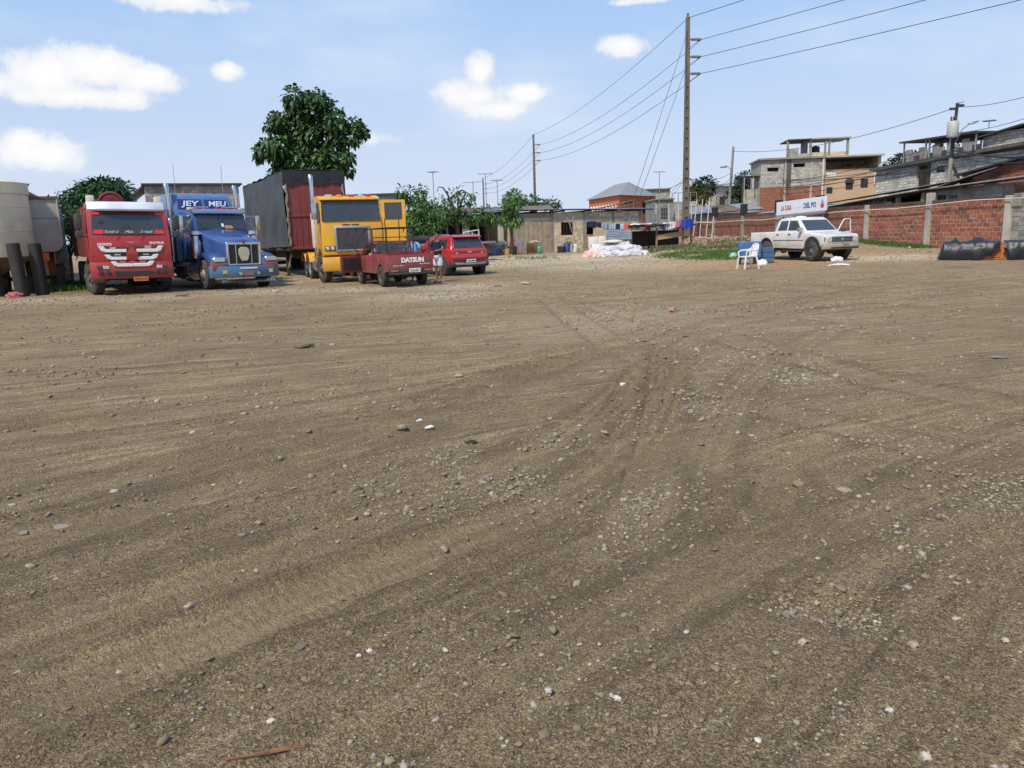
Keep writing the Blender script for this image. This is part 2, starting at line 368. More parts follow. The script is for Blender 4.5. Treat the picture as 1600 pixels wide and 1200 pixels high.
TC = [(curve(t[0], 260), t[1]*1.2, t[2]*.85, t[3]) for t in TRACKS]
def offset(C, d):
    t = np.gradient(C, axis=0); t /= np.linalg.norm(t, axis=1)[:, None]+1e-9; return C+np.stack([-t[:, 1], t[:, 0]], 1)*d
for k, ds in ((0, (-.17, -.06, .07, .19, .42)), (1, (-.15, .02, .16)), (2, (-.16, 0., .15, .5)), (3, (-.1, .12)), (4, (-.11, -.03, .05, .13)), (5, (-.08, .1)), (7, (-.1, 0., .1)), (8, (-.3, .2)), (13, (-.12, .1))):
    TC += [(offset(TC[k][0], d), .042, .016, .0) for d in ds]      # thin tread lines pressed inside the ruts
def tracks(x, y):
    """(height, mask, arc length, berm) of the ruts at points"""
    h = np.zeros_like(x); m = np.zeros_like(x); s = np.zeros_like(x); bm_ = np.zeros_like(x)
    for C, w, d, lug in TC:
        lo = C.min(0)-1; hi = C.max(0)+1
        idx = np.nonzero((x > lo[0]) & (x < hi[0]) & (y > lo[1]) & (y < hi[1]))[0]
        if not len(idx): continue
        arc = np.concatenate([[0], np.cumsum(np.hypot(*np.diff(C, axis=0).T))])
        for c0 in range(0, len(idx), 20000):
            ii = idx[c0:c0+20000]; px = x[ii][:, None]; py = y[ii][:, None]
            D = (px-C[None, :, 0])**2+(py-C[None, :, 1])**2; k = D.argmin(1); k = np.clip(k, 1, len(C)-2)
            a = C[k-1]; b = C[k+1]; ab = b-a; L2 = (ab**2).sum(1)+1e-9
            t = ((x[ii]-a[:, 0])*ab[:, 0]+(y[ii]-a[:, 1])*ab[:, 1])/L2
            q = a+ab*np.clip(t, 0, 1)[:, None]; dd = np.hypot(x[ii]-q[:, 0], y[ii]-q[:, 1])
            end = sm(0, 1.2, arc[k])*sm(0, 1.2, arc[-1]-arc[k])*(.45+.75*vnoise(arc[k]*.7, np.full(len(ii), w*90)))
            dd = dd*(1+.35*(vnoise(x[ii]*4, y[ii]*4)-.5))
            mk = sm(w*1.15, w*.75, dd)*end; be = np.exp(-((dd-w*1.3)/(w*.22+.012))**2)*end
            h[ii] += -d*mk+d*.75*be; new = mk*lug > m[ii]
            m[ii] = np.where(new, mk*lug, m[ii]); s[ii] = np.where(new, arc[k-1]+np.clip(t, 0, 1)*np.sqrt(L2), s[ii]); bm_[ii] = np.maximum(bm_[ii], be)
    return h, m, s, bm_
DIG = [GV(1220, 945), GV(1300, 950), GV(1345, 960), GV(680, 1165), GV(735, 690), GV(1210, 790)]
def flow(x, y):
    """coordinates along and across the way vehicles sweep over the yard"""
    a = R(14)+R(30)*sm(13, 3, y); return x*np.cos(a)+y*np.sin(a), y*np.cos(a)-x*np.sin(a)
def height(x, y, full=False):
    near = sm(75, 20, np.hypot(x, y))
    h = gz(x, y)+near*(.05*(fbm(x*.25, y*.25)-.5)+.035*(fbm(x*.9+9, y*.9, 3)-.5)+.022*(fbm(x*4, y*4+5, 4)-.5))
    h = h+.036*(fbm(x*17, y*17, 3)-.5)*sm(14, 3.5, y)
    fs, ft = flow(x, y); h = h+near*(.014*(fbm(fs*.35, ft*2.6+7, 4)-.5)+.010*(fbm(fs*1.1+3, ft*9, 4)-.5)*sm(22, 6, y))
    for k, g in enumerate(DIG):
        r2 = (x-g.x)**2+(y-g.y)**2; h = h-(.035 if k < 3 else .025)*np.exp(-r2/.018)
    th, m, s, b = tracks(x, y); h = h+th
    return (h, m, s, b) if full else h
def axis_pts(start, step, ratio, stop):
    p = [start]; d = step
    while p[-1] < stop: p.append(p[-1]+d); d *= ratio
    return p
ys = [-60, -30, -14, -7, -4, -2, -1, -.2, .4, .8, 1.1, 1.35]+axis_pts(1.5, .016, 1.0098, 75)
ys += axis_pts(ys[-1]+2, 3, 1.13, 3200)
xp = axis_pts(.0125, .025, 1.0, 1.6); xp += axis_pts(xp[-1]+.026, .027, 1.0165, 60); xp += axis_pts(xp[-1]+2, 3, 1.16, 2600)
xs = np.array([-a for a in xp[::-1]]+xp); ys = np.array(ys)
GXX, GYY = np.meshgrid(xs, ys, indexing='ij'); gx = GXX.ravel(); gy = GYY.ravel()
gh, gm, gs, gb = height(gx, gy, True)
nx, ny = len(xs), len(ys); I = np.arange(nx*ny).reshape(nx, ny)
GF = np.stack([I[:-1, :-1], I[1:, :-1], I[1:, 1:], I[:-1, 1:]], -1).reshape(-1, 4)
def tone_maps(x, y):
    """pale crushed stone, ochre soil, and damp soil: where each kind of ground lies (0..1)"""
    w = wall_side(x, y); n = fbm(x*.35+40, y*.35, 4); n2 = fbm(x*1.3, y*1.3+80, 4)
    pale = sm(33, 40, y)*sm(52, 44, y)*sm(-13, -6, x)*sm(15, 8, x)*.75
    for u, v, r, a in ((690, 462, 1.6, .75), (560, 452, 1.3, .6), (730, 448, 1.6, .6), (420, 455, 1.8, .6), (60, 470, 2.2, .5), (440, 438, 2.5, .6),
                       (1400, 402, 2.6, .8), (1345, 405, 2., .7), (230, 466, 1.2, .5), (1000, 505, 1.8, .4), (960, 415, 4, .6), (1440, 401, 1.5, .6), (1000, 500, 2.5, .3)):
        g = GV(u, v); pale = np.maximum(pale, a*np.exp(-((x-g.x)**2+(y-g.y)**2)/(r*r)))
    pale = np.clip(pale*(.35+1.3*n), 0, 1)
    och = sm(4, 9, x)*sm(26, 31, y)*sm(48, 40, y)*.75*sm(.2, -1.5, w)*np.clip(.3+1.4*n, 0, 1)
    och = np.maximum(och, np.clip(.55*sm(-8, -.5, w)*sm(36, 44, y)*sm(2, 0, w), 0, 1))
    damp = np.clip(sm(.50, .72, n2)*.6+.4*sm(.5, .75, fbm(x*.12+5, y*.12, 3))+.55*sm(8, 2.5, y), 0, 1)
    return pale, och, damp
gp_, go_, gd_ = tone_maps(gx, gy)
def ground_mat():
    m = bpy.data.materials.new('packed_dirt'); m.use_nodes = True; nt = m.node_tree; N = nt.nodes; L = nt.links; b = N['Principled BSDF']
    b.inputs['Roughness'].default_value = .95; b.inputs['Specular IOR Level'].default_value = .15
    tc = N.new('ShaderNodeTexCoord'); P = tc.outputs['Object']
    def att(n): a = N.new('ShaderNodeAttribute'); a.attribute_name = n; return a.outputs['Fac']
    def nz(s, d=6, r=.6, sc=None):
        n = N.new('ShaderNodeTexNoise'); n.inputs['Scale'].default_value = s; n.inputs['Detail'].default_value = d; n.inputs['Roughness'].default_value = r; L.new(P, n.inputs[0]); return n.outputs[0]
    def mr(x, a, b_, c=0, d=1):
        n = N.new('ShaderNodeMapRange'); n.interpolation_type = 'SMOOTHSTEP'
        for k, q in ((1, a), (2, b_), (3, c), (4, d)): n.inputs[k].default_value = q
        L.new(x, n.inputs[0]); return n.outputs[0]
    def mx(f, a, c2, bl='MIX'):
        n = N.new('ShaderNodeMix'); n.data_type = 'RGBA'; n.blend_type = bl
        for i, q in ((0, f), (6, a), (7, c2)):
            if isinstance(q, tuple): n.inputs[i].default_value = (*q, 1)
            elif isinstance(q, (int, float)): n.inputs[i].default_value = q
            else: L.new(q, n.inputs[i])
        return n.outputs[2]
    def mt(op, a, b_):
        n = N.new('ShaderNodeMath'); n.operation = op
        for i, q in ((0, a), (1, b_)):
            if isinstance(q, (int, float)): n.inputs[i].default_value = q
            else: L.new(q, n.inputs[i])
        return n.outputs[0]
    c = mx(mr(nz(.8, 6, .65), .3, .7), (.205, .152, .092), (.30, .228, .142))
    c = mx(mr(nz(7, 5, .7), .35, .7, 0, .55), c, (.15, .108, .066))
    c = mx(mr(nz(45, 4, .8), .45, .68, 0, .8), c, (.37, .30, .205))
    c = mx(mr(nz(110, 2, .8), .5, .68, 0, .75), c, (.085, .062, .04))
    c = mx(mr(nz(1.7, 5, .6), .55, .8, 0, .35), c, (.25, .225, .185))
    cb = N.new('ShaderNodeCombineXYZ'); L.new(mt('MULTIPLY', att('fs'), .5), cb.inputs[0]); L.new(mt('MULTIPLY', att('ft'), 7.), cb.inputs[1])
    sn = N.new('ShaderNodeTexNoise'); sn.inputs['Scale'].default_value = 1.; sn.inputs['Detail'].default_value = 6; sn.inputs['Roughness'].default_value = .68; L.new(cb.outputs[0], sn.inputs[0]); strk = sn.outputs[0]
    c = mx(mr(strk, .50, .72, 0, .75), c, (.42, .335, .215)); c = mx(mr(strk, .50, .30, 0, .75), c, (.105, .078, .05))
    c = mx(mt('MULTIPLY', att('damp'), .55), c, (.125, .092, .058))
    c = mx(att('och'), c, (.32, .20, .105))
    c = mx(att('pale'), c, (.45, .39, .29))
    # crumbly soil: every crumb its own shade; then embedded pebbles of two sizes, each with its own grey
    hs = []
    def cells(sc):
        v = N.new('ShaderNodeTexVoronoi'); v.inputs['Scale'].default_value = sc; L.new(P, v.inputs[0])
        sep = N.new('ShaderNodeSeparateColor'); L.new(v.outputs['Color'], sep.inputs[0]); return v.outputs['Distance'], sep.outputs
    def shade(c, f):
        n = N.new('ShaderNodeVectorMath'); n.operation = 'SCALE'; L.new(c, n.inputs[0]); L.new(f, n.inputs['Scale']); return n.outputs[0]
    for sc, lo, hi, amp in ((75, .80, 1.20, .26), (190, .60, 1.40, .16)):
        d, q = cells(sc); c = shade(c, mr(q[2], .05, .95, lo, hi)); hs.append(mt('MULTIPLY', mt('MULTIPLY', mt('SUBTRACT', .62, d), q[0]), amp*1.6))
    for sc, dn, pw in ((30, .46, .55), (80, .42, .25)):
        d, q = cells(sc)
        th = mr(q[0], .74, .95, 0, dn)                                   # only some cells hold a pebble, of varying size
        th = mt('MULTIPLY', th, mt('ADD', mr(nz(1.9 if sc < 50 else 3.1, 4), .40, .66, .2, 1.15), att('pale')))
        k = mr(mt('SUBTRACT', th, d), 0.0, .10)
        pc = mx(mr(q[1], .3, 1), (.16, .125, .085), (.46, .40, .30))
        c = mx(mt('MULTIPLY', k, .85), c, pc); hs.append(mt('MULTIPLY', k, pw))
    lug = N.new('ShaderNodeMath'); lug.operation = 'SINE'; L.new(mt('MULTIPLY', att('arc'), 120.), lug.inputs[0])
    lugm = mt('MULTIPLY', mt('MULTIPLY', mr(lug.outputs[0], -.5, .7), mt('POWER', att('trk'), 2.)), mr(nz(3.3, 4), .36, .62))
    c = mx(mt('MULTIPLY', att('trk'), .48), c, (.33, .26, .17))
    c = mx(mt('MULTIPLY', att('berm'), .46), c, (.105, .08, .052))
    wm = N.new('ShaderNodeVectorMath'); wm.operation = 'MULTIPLY'; wm.inputs[1].default_value = (1.56, 1.47, 1.30); L.new(c, wm.inputs[0]); L.new(wm.outputs[0], b.inputs['Base Color'])
    h = mt('ADD', mt('MULTIPLY', nz(26, 6, .75), .9), mt('MULTIPLY', nz(150, 3, .7), .35))
    for q in hs: h = mt('ADD', h, q)
    h = mt('ADD', h, mt('MULTIPLY', lugm, .26))
    bp = N.new('ShaderNodeBump'); bp.inputs['Strength'].default_value = 1; bp.inputs['Distance'].default_value = .04; L.new(h, bp.inputs['Height']); L.new(bp.outputs[0], b.inputs['Normal'])
    return m
gme = fast_mesh('ground', np.stack([gx, gy, gh], 1), GF, ground_mat(), True)
for nme, arr in (('trk', gm), ('arc', gs), ('berm', gb), ('pale', gp_), ('och', go_), ('damp', gd_), ('fs', flow(gx, gy)[0]), ('ft', flow(gx, gy)[1])):
    a = gme.attributes.new(nme, 'FLOAT', 'POINT'); a.data.foreach_set('value', arr.astype(np.float32))
struct(link('ground', gme))
# ------------------------------------------------------------------ loose stones
def ico(sub):
    bm = bmesh.new(); bmesh.ops.create_icosphere(bm, subdivisions=sub, radius=1); bm.verts.ensure_lookup_table()
    V = np.array([v.co for v in bm.verts]); F = np.array([[v.index for v in f.verts] for f in bm.faces]); bm.free(); return V, F
def stone_cloud(x, y, s, sub, sink=.2):
    V, F = ico(sub); n = len(x)
    sc = s[:, None]*np.stack([rng.uniform(.75, 1.35, n), rng.uniform(.6, 1., n), rng.uniform(.4, .75, n)], 1)
    W = V[None]*(1+.22*rng.standard_normal((n, len(V), 1)))*sc[:, None, :]
    a = rng.uniform(0, 6.28, n); t = rng.normal(0, .3, n)
    ct, st = np.cos(t)[:, None], np.sin(t)[:, None]; Y = W[..., 1]*ct-W[..., 2]*st; Z = W[..., 1]*st+W[..., 2]*ct
    ca, sa = np.cos(a)[:, None], np.sin(a)[:, None]; X = W[..., 0]
    P = np.stack([X*ca-Y*sa+x[:, None], X*sa+Y*ca+y[:, None], Z+(height(x, y)+s*sink)[:, None]], -1)
    return P.reshape(-1, 3), (F[None]+(np.arange(n)*len(V))[:, None, None]).reshape(-1, 3)
def stone_mat(name, stops):
    m = bpy.data.materials.new(name); m.use_nodes = True; N = m.node_tree.nodes; L = m.node_tree.links; b = N['Principled BSDF']; b.inputs['Roughness'].default_value = .9; b.inputs['Specular IOR Level'].default_value = .25
    ge = N.new('ShaderNodeNewGeometry'); r = N.new('ShaderNodeValToRGB'); L.new(ge.outputs['Random Per Island'], r.inputs[0]); e = r.color_ramp.elements
    e[0].position = 0; e[0].color = (*stops[0], 1); e[1].position = 1; e[1].color = (*stops[-1], 1)
    for k, c in enumerate(stops[1:-1]): q = e.new((k+1)/(len(stops)-1)); q.color = (*c, 1)
    tc = N.new('ShaderNodeTexCoord'); n = N.new('ShaderNodeTexNoise'); n.inputs['Scale'].default_value = 60; n.inputs['Detail'].default_value = 4; L.new(tc.outputs['Object'], n.inputs[0])
    mr = N.new('ShaderNodeMapRange'); mr.inputs[1].default_value = .4; mr.inputs[2].default_value = .65; mr.inputs[4].default_value = .7; L.new(n.outputs[0], mr.inputs[0])
    mx = N.new('ShaderNodeMix'); mx.data_type = 'RGBA'; L.new(mr.outputs[0], mx.inputs[0]); L.new(r.outputs[0], mx.inputs[6]); mx.inputs[7].default_value = (.22, .17, .11, 1); L.new(mx.outputs[2], b.inputs['Base Color']); return m
STONE = stone_mat('river_gravel', [(.14, .105, .07), (.24, .185, .12), (.20, .155, .105), (.29, .23, .155), (.18, .14, .095), (.26, .205, .14), (.22, .18, .13), (.33, .285, .22), (.38, .335, .26), (.48, .43, .34)])
n0 = 190000
sy = 1.5*np.exp(rng.random(n0)*math.log(24)); sx = rng.uniform(-1, 1, n0)*(sy*.80+.9)
pl, oc, dm = tone_maps(sx, sy)
dens = .13+.55*sm(.50, .78, fbm(sx*1.1+3, sy*1.1, 4))+.35*sm(.52, .75, fbm(sx*.4, sy*.4+60, 3))+.6*pl
for u, v, r, a in ((770, 765, .55, .9), (1010, 780, .33, 1.), (1320, 950, .22, 1.), (1235, 592, .9, 1.), (1560, 770, .6, 1.), (1240, 945, .12, .9), (1380, 975, .3, .8), (1190, 480, 1.6, .6), (1450, 890, .3, .5), (860, 680, .5, .6), (1100, 640, .8, .6), (300, 1130, .25, .4), (1340, 1130, .2, .7)):
    g = GV(u, v); dens = np.maximum(dens, a*np.exp(-((sx-g.x)**2+(sy-g.y)**2)/(r*r)))
keep = rng.random(n0) < dens**1.35*.55; sx = sx[keep]; sy = sy[keep]
ss = .0024*sy**.70*np.exp(rng.normal(0, .50, len(sx)))
ss = np.minimum(ss, .035)
big = ss > np.quantile(ss/(sy), .93)*sy
for nm, sel, sub in (('gravel', ~big, 1), ('gravel', big, 2)):
    V, F = stone_cloud(sx[sel], sy[sel], ss[sel], sub); o = link(nm, fast_mesh(nm, V, F, STONE, sub == 2)); o['kind'] = 'stuff'
    tag(o, 'larger rounded pebbles strewn over the dirt yard' if sub == 2 else 'small grey and beige gravel scattered over the dirt yard', 'gravel')
CX, CY, CS = [], [], []                                        # drifts of paler gravel thrown up beside the wheel tracks
for u, v, ru, rv, n in ((780, 765, 75, 26, 420), (700, 720, 60, 18, 160), (1005, 785, 42, 34, 330), (960, 830, 60, 30, 130), (1335, 955, 50, 22, 200), (1240, 940, 40, 16, 90), (1235, 592, 55, 12, 300), (1110, 640, 90, 22, 260), (1010, 660, 30, 40, 130), (1560, 770, 55, 45, 300), (1380, 690, 120, 35, 260), (1150, 560, 80, 20, 200), (980, 500, 120, 8, 240), (640, 800, 120, 25, 150), (300, 1100, 150, 40, 60), (1330, 1120, 120, 50, 120), (1450, 850, 90, 50, 130), (870, 690, 60, 18, 160), (480, 620, 160, 20, 220), (1250, 480, 150, 12, 260), (690, 462, 70, 6, 260), (560, 452, 60, 5, 160), (230, 466, 70, 4, 80), (430, 452, 70, 5, 160), (90, 470, 80, 5, 120)):
    r_ = np.random.default_rng(int(u+v))
    for a, b in r_.normal(0, .8, (n, 2))*r_.uniform(.4, 1.5, (n, 1)):
        g = GV(u+a*ru, v+b*rv); CX.append(g.x); CY.append(g.y); CS.append(.0021*g.y**.75*math.exp(r_.normal(.1, .42)))
V, F = stone_cloud(np.array(CX), np.array(CY), np.minimum(np.array(CS), .03), 2, .18)
o = link('gravel', fast_mesh('gravel', V, F, stone_mat('pale_drift', [(.22, .18, .13), (.32, .27, .20), (.27, .225, .165), (.37, .32, .245), (.33, .28, .215), (.46, .405, .32)]), True)); o['kind'] = 'stuff'; tag(o, 'drifts of paler pebbles gathered beside the wheel tracks', 'gravel')
# crushed-stone windrow at the foot of the brick wall
t = rng.random(2600); off = -rng.gamma(2., .8, 2600)-.5; wy = 33+t*17; wx = WX0+(wy-WY0)*WDX/WDY+off
V, F = stone_cloud(wx, wy, .022*np.exp(rng.normal(0, .4, len(wx))), 1, .5)
o = link('gravel', fast_mesh('gravel', V, F, stone_mat('crushed_stone', [(.25, .22, .18), (.40, .37, .30), (.50, .47, .40), (.33, .30, .26)]))); o['kind'] = 'stuff'; tag(o, 'pale crushed stone heaped along the foot of the brick wall', 'gravel')
nq = 5000; qx = rng.uniform(-9, 12, nq); qy = rng.uniform(36, 49, nq); kq = fbm(qx*.4, qy*.4, 3) > .47; qx = qx[kq]; qy = qy[kq]
V, F = stone_cloud(qx, qy, .026*np.exp(rng.normal(0, .4, len(qx))), 1, .4)
o = link('gravel', fast_mesh('gravel', V, F, MATS.get('x') or bpy.data.materials['crushed_stone'])); o['kind'] = 'stuff'; tag(o, 'pale crushed stone spread in front of the low block house', 'gravel')
# ================================================================== buildings, walls, poles
GREYB = block_mat('grey_block', (.43, .41, .365), (.32, .305, .27), .4, .2, .014, .55)
PALEB = block_mat('pale_block', (.66, .63, .54), (.30, .28, .24), .4, .2, .02, .5)
TANB = block_mat('tan_block', (.62, .51, .35), (.68, .58, .43), .4, .2, .014, .32, stainc=(.14, .11, .08))
REDB = block_mat('red_masonry', (.31, .105, .06), (.30, .23, .18), .3, .14, .014, .35)
ORANGE = mat('orange_render', (.56, .17, .075), .85, var=.12, scale=.6, dust=.25, dustc=(.3, .16, .1), bump=.1)
BEIGE = mat('beige_render', (.52, .36, .23), .85, var=.15, scale=.5, dust=.3, dustc=(.25, .17, .11))
CONC = mat('weathered_concrete', (.30, .28, .245), .9, var=.35, scale=1.2, bump=.3, dust=.5, dustc=(.10, .09, .075))
CONCL = mat('pale_concrete', (.45, .42, .36), .9, var=.3, scale=1.2, bump=.25, dust=.4, dustc=(.16, .14, .11))
ZINC = mat('zinc_sheet', (.45, .47, .49), .45, .6, var=.3, scale=1.5, dust=.7, dustc=(.22, .15, .10))
ZINCB = mat('bluish_zinc', (.42, .50, .60), .4, .55, var=.25, scale=1.5, dust=.4, dustc=(.30, .26, .22))
RUSTZ = mat('rusty_zinc', (.24, .17, .13), .75, .3, var=.4, scale=1.2, dust=.7, dustc=(.12, .06, .035))
DARKZ = mat('dark_sheet', (.06, .06, .062), .7, .2, var=.4, scale=1.5)
WOOD = mat('grey_wood', (.24, .18, .125), .85, var=.35, scale=4, bump=.3)
WOODO = mat('orange_wood', (.42, .20, .075), .6, var=.25, scale=4)
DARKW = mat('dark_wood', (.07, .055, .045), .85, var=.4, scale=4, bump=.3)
BLACK = mat('black_plastic', (.018, .018, .02), .55, var=.3, scale=4, dust=.3, dustc=(.14, .12, .1))
WHITE = mat('white_paint', (.78, .77, .73), .5, var=.08, scale=3, dust=.2)
PIPEW = mat('white_pipe', (.66, .62, .55), .6, var=.15, scale=3, dust=.3)
GLASSD = mat('dark_glass', (.03, .04, .045), .08, var=.2, scale=2, coat=.3)
BLUEP = mat('blue_paint', (.03, .14, .50), .5, var=.15)
STEEL = mat('galvanised_steel', (.36, .37, .38), .5, .7, var=.2, dust=.3)
WIREM = mat('wire_black', (.035, .037, .04), .6, var=0)
def facade(T, name, m, axis, s0, s1, z0, z1, at, t, holes=(), label=None, uv=True, **k):
    """a wall with real openings. axis 'x': runs along x with its face at y=at; 'y': along y with its face at x=at"""
    S = sorted({s0, s1, *[a for h in holes for a in h[:2]]}); Z = sorted({z0, z1, *[a for h in holes for a in h[2:]]})
    S = [s for s in S if s0-1e-6 <= s <= s1+1e-6]; Z = [z for z in Z if z0-1e-6 <= z <= z1+1e-6]
    solid = lambda i, j: 0 <= i < len(S)-1 and 0 <= j < len(Z)-1 and not any(h[0]-1e-6 <= S[i] and S[i+1] <= h[1]+1e-6 and h[2]-1e-6 <= Z[j] and Z[j+1] <= h[3]+1e-6 for h in holes)
    q = (lambda s, d, z: (s, at+d, z)) if axis == 'x' else (lambda s, d, z: (at+d, s, z))
    mb = MB()
    for i in range(len(S)-1):
        for j in range(len(Z)-1):
            if not solid(i, j): continue
            a, b, c, d = S[i], S[i+1], Z[j], Z[j+1]
            for dd in (0, t): mb.add([q(a, dd, c), q(b, dd, c), q(b, dd, d), q(a, dd, d)], [(0, 1, 2, 3)])
            for ii, jj, e in ((i-1, j, ((a, c), (a, d))), (i+1, j, ((b, c), (b, d))), (i, j-1, ((a, c), (b, c))), (i, j+1, ((a, d), (b, d)))):
                if not solid(ii, jj): mb.add([q(e[0][0], 0, e[0][1]), q(e[1][0], 0, e[1][1]), q(e[1][0], t, e[1][1]), q(e[0][0], t, e[0][1])], [(0, 1, 2, 3)])
    o = mb.build(name, m, T, smooth=0, uv=uv, **k)
    if label: o['label'] = label
    return o
def shell(T, m, x0, x1, y0, y1, z0, z1, t=.15, front=(), left=(), back=(), right=(), ml=None):
    facade(T, 'wall', m, 'x', x0, x1, z0, z1, y0, t, front); facade(T, 'wall', m, 'x', x0, x1, z0, z1, y1-t, t, back)
    facade(T, 'wall', ml or m, 'y', y0+t+.003, y1-t-.003, z0, z1, x0, t, left); facade(T, 'wall', m, 'y', y0+t+.003, y1-t-.003, z0, z1, x1-t, t, right)
def win(T, x0, x1, z0, z1, y, m, fm=None, bars=0, glass=True):
    """window in a front opening: frame, pane and bars"""
    w = MB(); e = .045
    for a, b, c, d in ((x0, x1, z0, z0+e), (x0, x1, z1-e, z1), (x0, x0+e, z0+e, z1-e), (x1-e, x1, z0+e, z1-e)): w.box(a, b, y, y+.06, c, d)
    for k in range(bars):
        xx = x0+(x1-x0)*(k+1)/(bars+1); w.box(xx-.015, xx+.015, y+.01, y+.04, z0+e, z1-e)
    o = w.build('window', fm or m, T, smooth=0)
    if glass: MB().box(x0+e, x1-e, y+.045, y+.055, z0+e, z1-e).build('pane', m, o, smooth=0)
    return o
SHEETS = {}
def sheet_mesh(w, l, m, pitch=.15, amp=.022):
    key = (round(w, 2), round(l, 2), m.name)
    if key not in SHEETS:
        n = max(4, int(w/pitch*4)); mb = MB().grid(lambda a, b: (a*w, b*l, amp*math.sin(a*w/pitch*2*math.pi)), n, 1)
        SHEETS[key] = mb.mesh('roof_sheet', m, solid=.006, smooth=60)
    return SHEETS[key]
def sheet_roof(T, x0, x1, y0, y1, zf, m, sw=1.0, m2=None, purlin=True, jit=.02, name='roof_sheet'):
    """separate corrugated sheets laid over purlins; zf(x,y) gives the roof plane"""
    rf = MB()
    for f in (.04, .5, .96):
        y = y0+(y1-y0)*f; rf.tube([(x0+.05, y, zf(x0+.05, y)-.055), (x1-.05, y, zf(x1-.05, y)-.055)], .04, 4)
    base = rf.build('roof', DARKW, T, smooth=0); n = max(1, round((x1-x0)/sw)); w = (x1-x0)/n; r = random.Random(int(x0*31+y1*7))
    for k in range(n):
        mm = m2 if (m2 and r.random() < .35) else m; xa = x0+k*w
        L_ = math.hypot(y1-y0, zf(xa, y1)-zf(xa, y0)); me = sheet_mesh(w*1.04, L_, mm)
        o = link(name, me, base, (xa, y0+r.uniform(-1, 1)*jit*3, zf(xa, y0)+.004*(k % 2)), (math.atan2(zf(xa, y1)-zf(xa, y0), y1-y0), -math.atan2(zf(x1, y0)-zf(x0, y0), x1-x0), r.uniform(-jit, jit)*.4))
    return base
def frame_of(A, B): return math.atan2(B.y-A.y, B.x-A.x)
# ---- the low block house with the lean-to beside it
A = GP(797, 53.5); B = GP(1003, 57.5); HW = (B-A).to_2d().length; HZ = A.z-.05
def lu(u):                                                     # photo column -> metres along the house front
    lo, hi = -8, HW+4
    for _ in range(40):
        mid = (lo+hi)/2; p = A.lerp(B, mid/HW); lo, hi = (mid, hi) if proj((p.x, p.y, A.z+1))[0] < u else (lo, mid)
    return lo
T = thing('block_house', 'low unplastered tan block house with a flat tin roof and dark window', 'house', (A.x, A.y, HZ), frame_of(A, B))
x1_ = lu(863); xc = [lu(913), lu(958), lu(1000)]; zt = 2.72
wz = [(lu(877), lu(896), 1.15, 2.05), (lu(916.5), lu(928.5), .0, 2.06)]
facade(T, 'wall', TANB, 'x', x1_, HW, 0, zt, 0, .15, wz); facade(T, 'wall', mat('old_plank_render', (.36, .29, .205), .9, var=.4, scale=2.5, bump=.3), 'x', 0, x1_-.01, 0, zt-.02, .03, .12, label='brown weathered boarded front wall')
facade(T, 'wall', TANB, 'x', 0, HW, 0, zt-.01, 5, .15); facade(T, 'wall', TANB, 'y', .16, 4.99, 0, zt-.01, 0, .15); facade(T, 'wall', TANB, 'y', .16, 4.99, 0, zt-.01, HW-.15, .15)
for x in [x1_]+xc: MB().box(x-.1, x+.1, -.025, .1, 0, zt+.02).build('column', CONC, T, smooth=0)
MB().box(.01, HW, -.02, .0, 1.98+.25, 2.3+.1).build('ring_beam', CONCL, T, smooth=0)
for k in range(9):                                             # boards of the brown end
    xx = x1_*k/9; MB().box(xx+.02, xx+x1_/9-.02, .005, .028, .06, zt-.3-.15*((k*7) % 3)).build('board', MATS['old_plank_render'], T, smooth=0)
win(T, *wz[0], .05, GLASSD, DARKW, 3, False)
d = MB().box(wz[1][0]+.03, wz[1][1]-.03, .04, .08, .02, 1.15).build('door', WOODO, T, bevel=.01); MB().box(wz[1][1]-.12, wz[1][1]-.08, .02, .04, .9, 1.0).build('handle', STEEL, d)
sheet_roof(T, -.4, HW+.9, -.42, 5.4, lambda x, y: 2.95+.04*(y+1)-.008*x, ZINCB, 1.0, ZINC)
for k in range(6): MB().box(-.2+k*HW/5, -.12+k*HW/5, -.36, 5.1, 2.76, 2.86).build('rafter', DARKW, T, smooth=0)
# lean-to
A2 = GP(650, 53.5); T = thing('lean_to_shelter', 'dark open lean-to with zinc roof joined to the block house', 'shelter', (A2.x, A2.y, A2.z-.05), frame_of(A2, A)); LW = (A-A2).to_2d().length-.25
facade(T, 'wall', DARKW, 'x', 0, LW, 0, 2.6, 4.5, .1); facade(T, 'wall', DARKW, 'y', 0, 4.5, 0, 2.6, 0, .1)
for x in (.1, LW*.36, LW*.7, LW-.1): MB().tube([(x, .1, 0), (x, .1, 2.75)], .06, 6).build('post', DARKW, T)
facade(T, 'wall', CONCL, 'x', LW*.02, LW*.5, 0, 1.0, .3, .12)
facade(T, 'wall', CONC, 'x', LW*.52, LW*.60, 0, 2.6, .3, .12); facade(T, 'wall', CONCL, 'x', LW-.55, LW-.12, 0, 2.6, .2, .12)
sheet_roof(T, -.3, LW+.2, -.5, 4.9, lambda x, y: 2.88+.06*(y+.6), ZINCB, 1.0, RUSTZ)
# dark upper roof behind them
A3 = GP(690, 60); B3 = GP(860, 60); T = thing('back_shed', 'long low shed with rusty brown roof behind the lean-to', 'shed', A3, frame_of(A3, B3)); w3 = (B3-A3).length
shell(T, CONC, 0, w3, 0, 4, -.1, 2.9); sheet_roof(T, -.3, w3+.3, -.4, 4.4, lambda x, y: 3.1+.1*y, RUSTZ, 1.0, DARKZ)
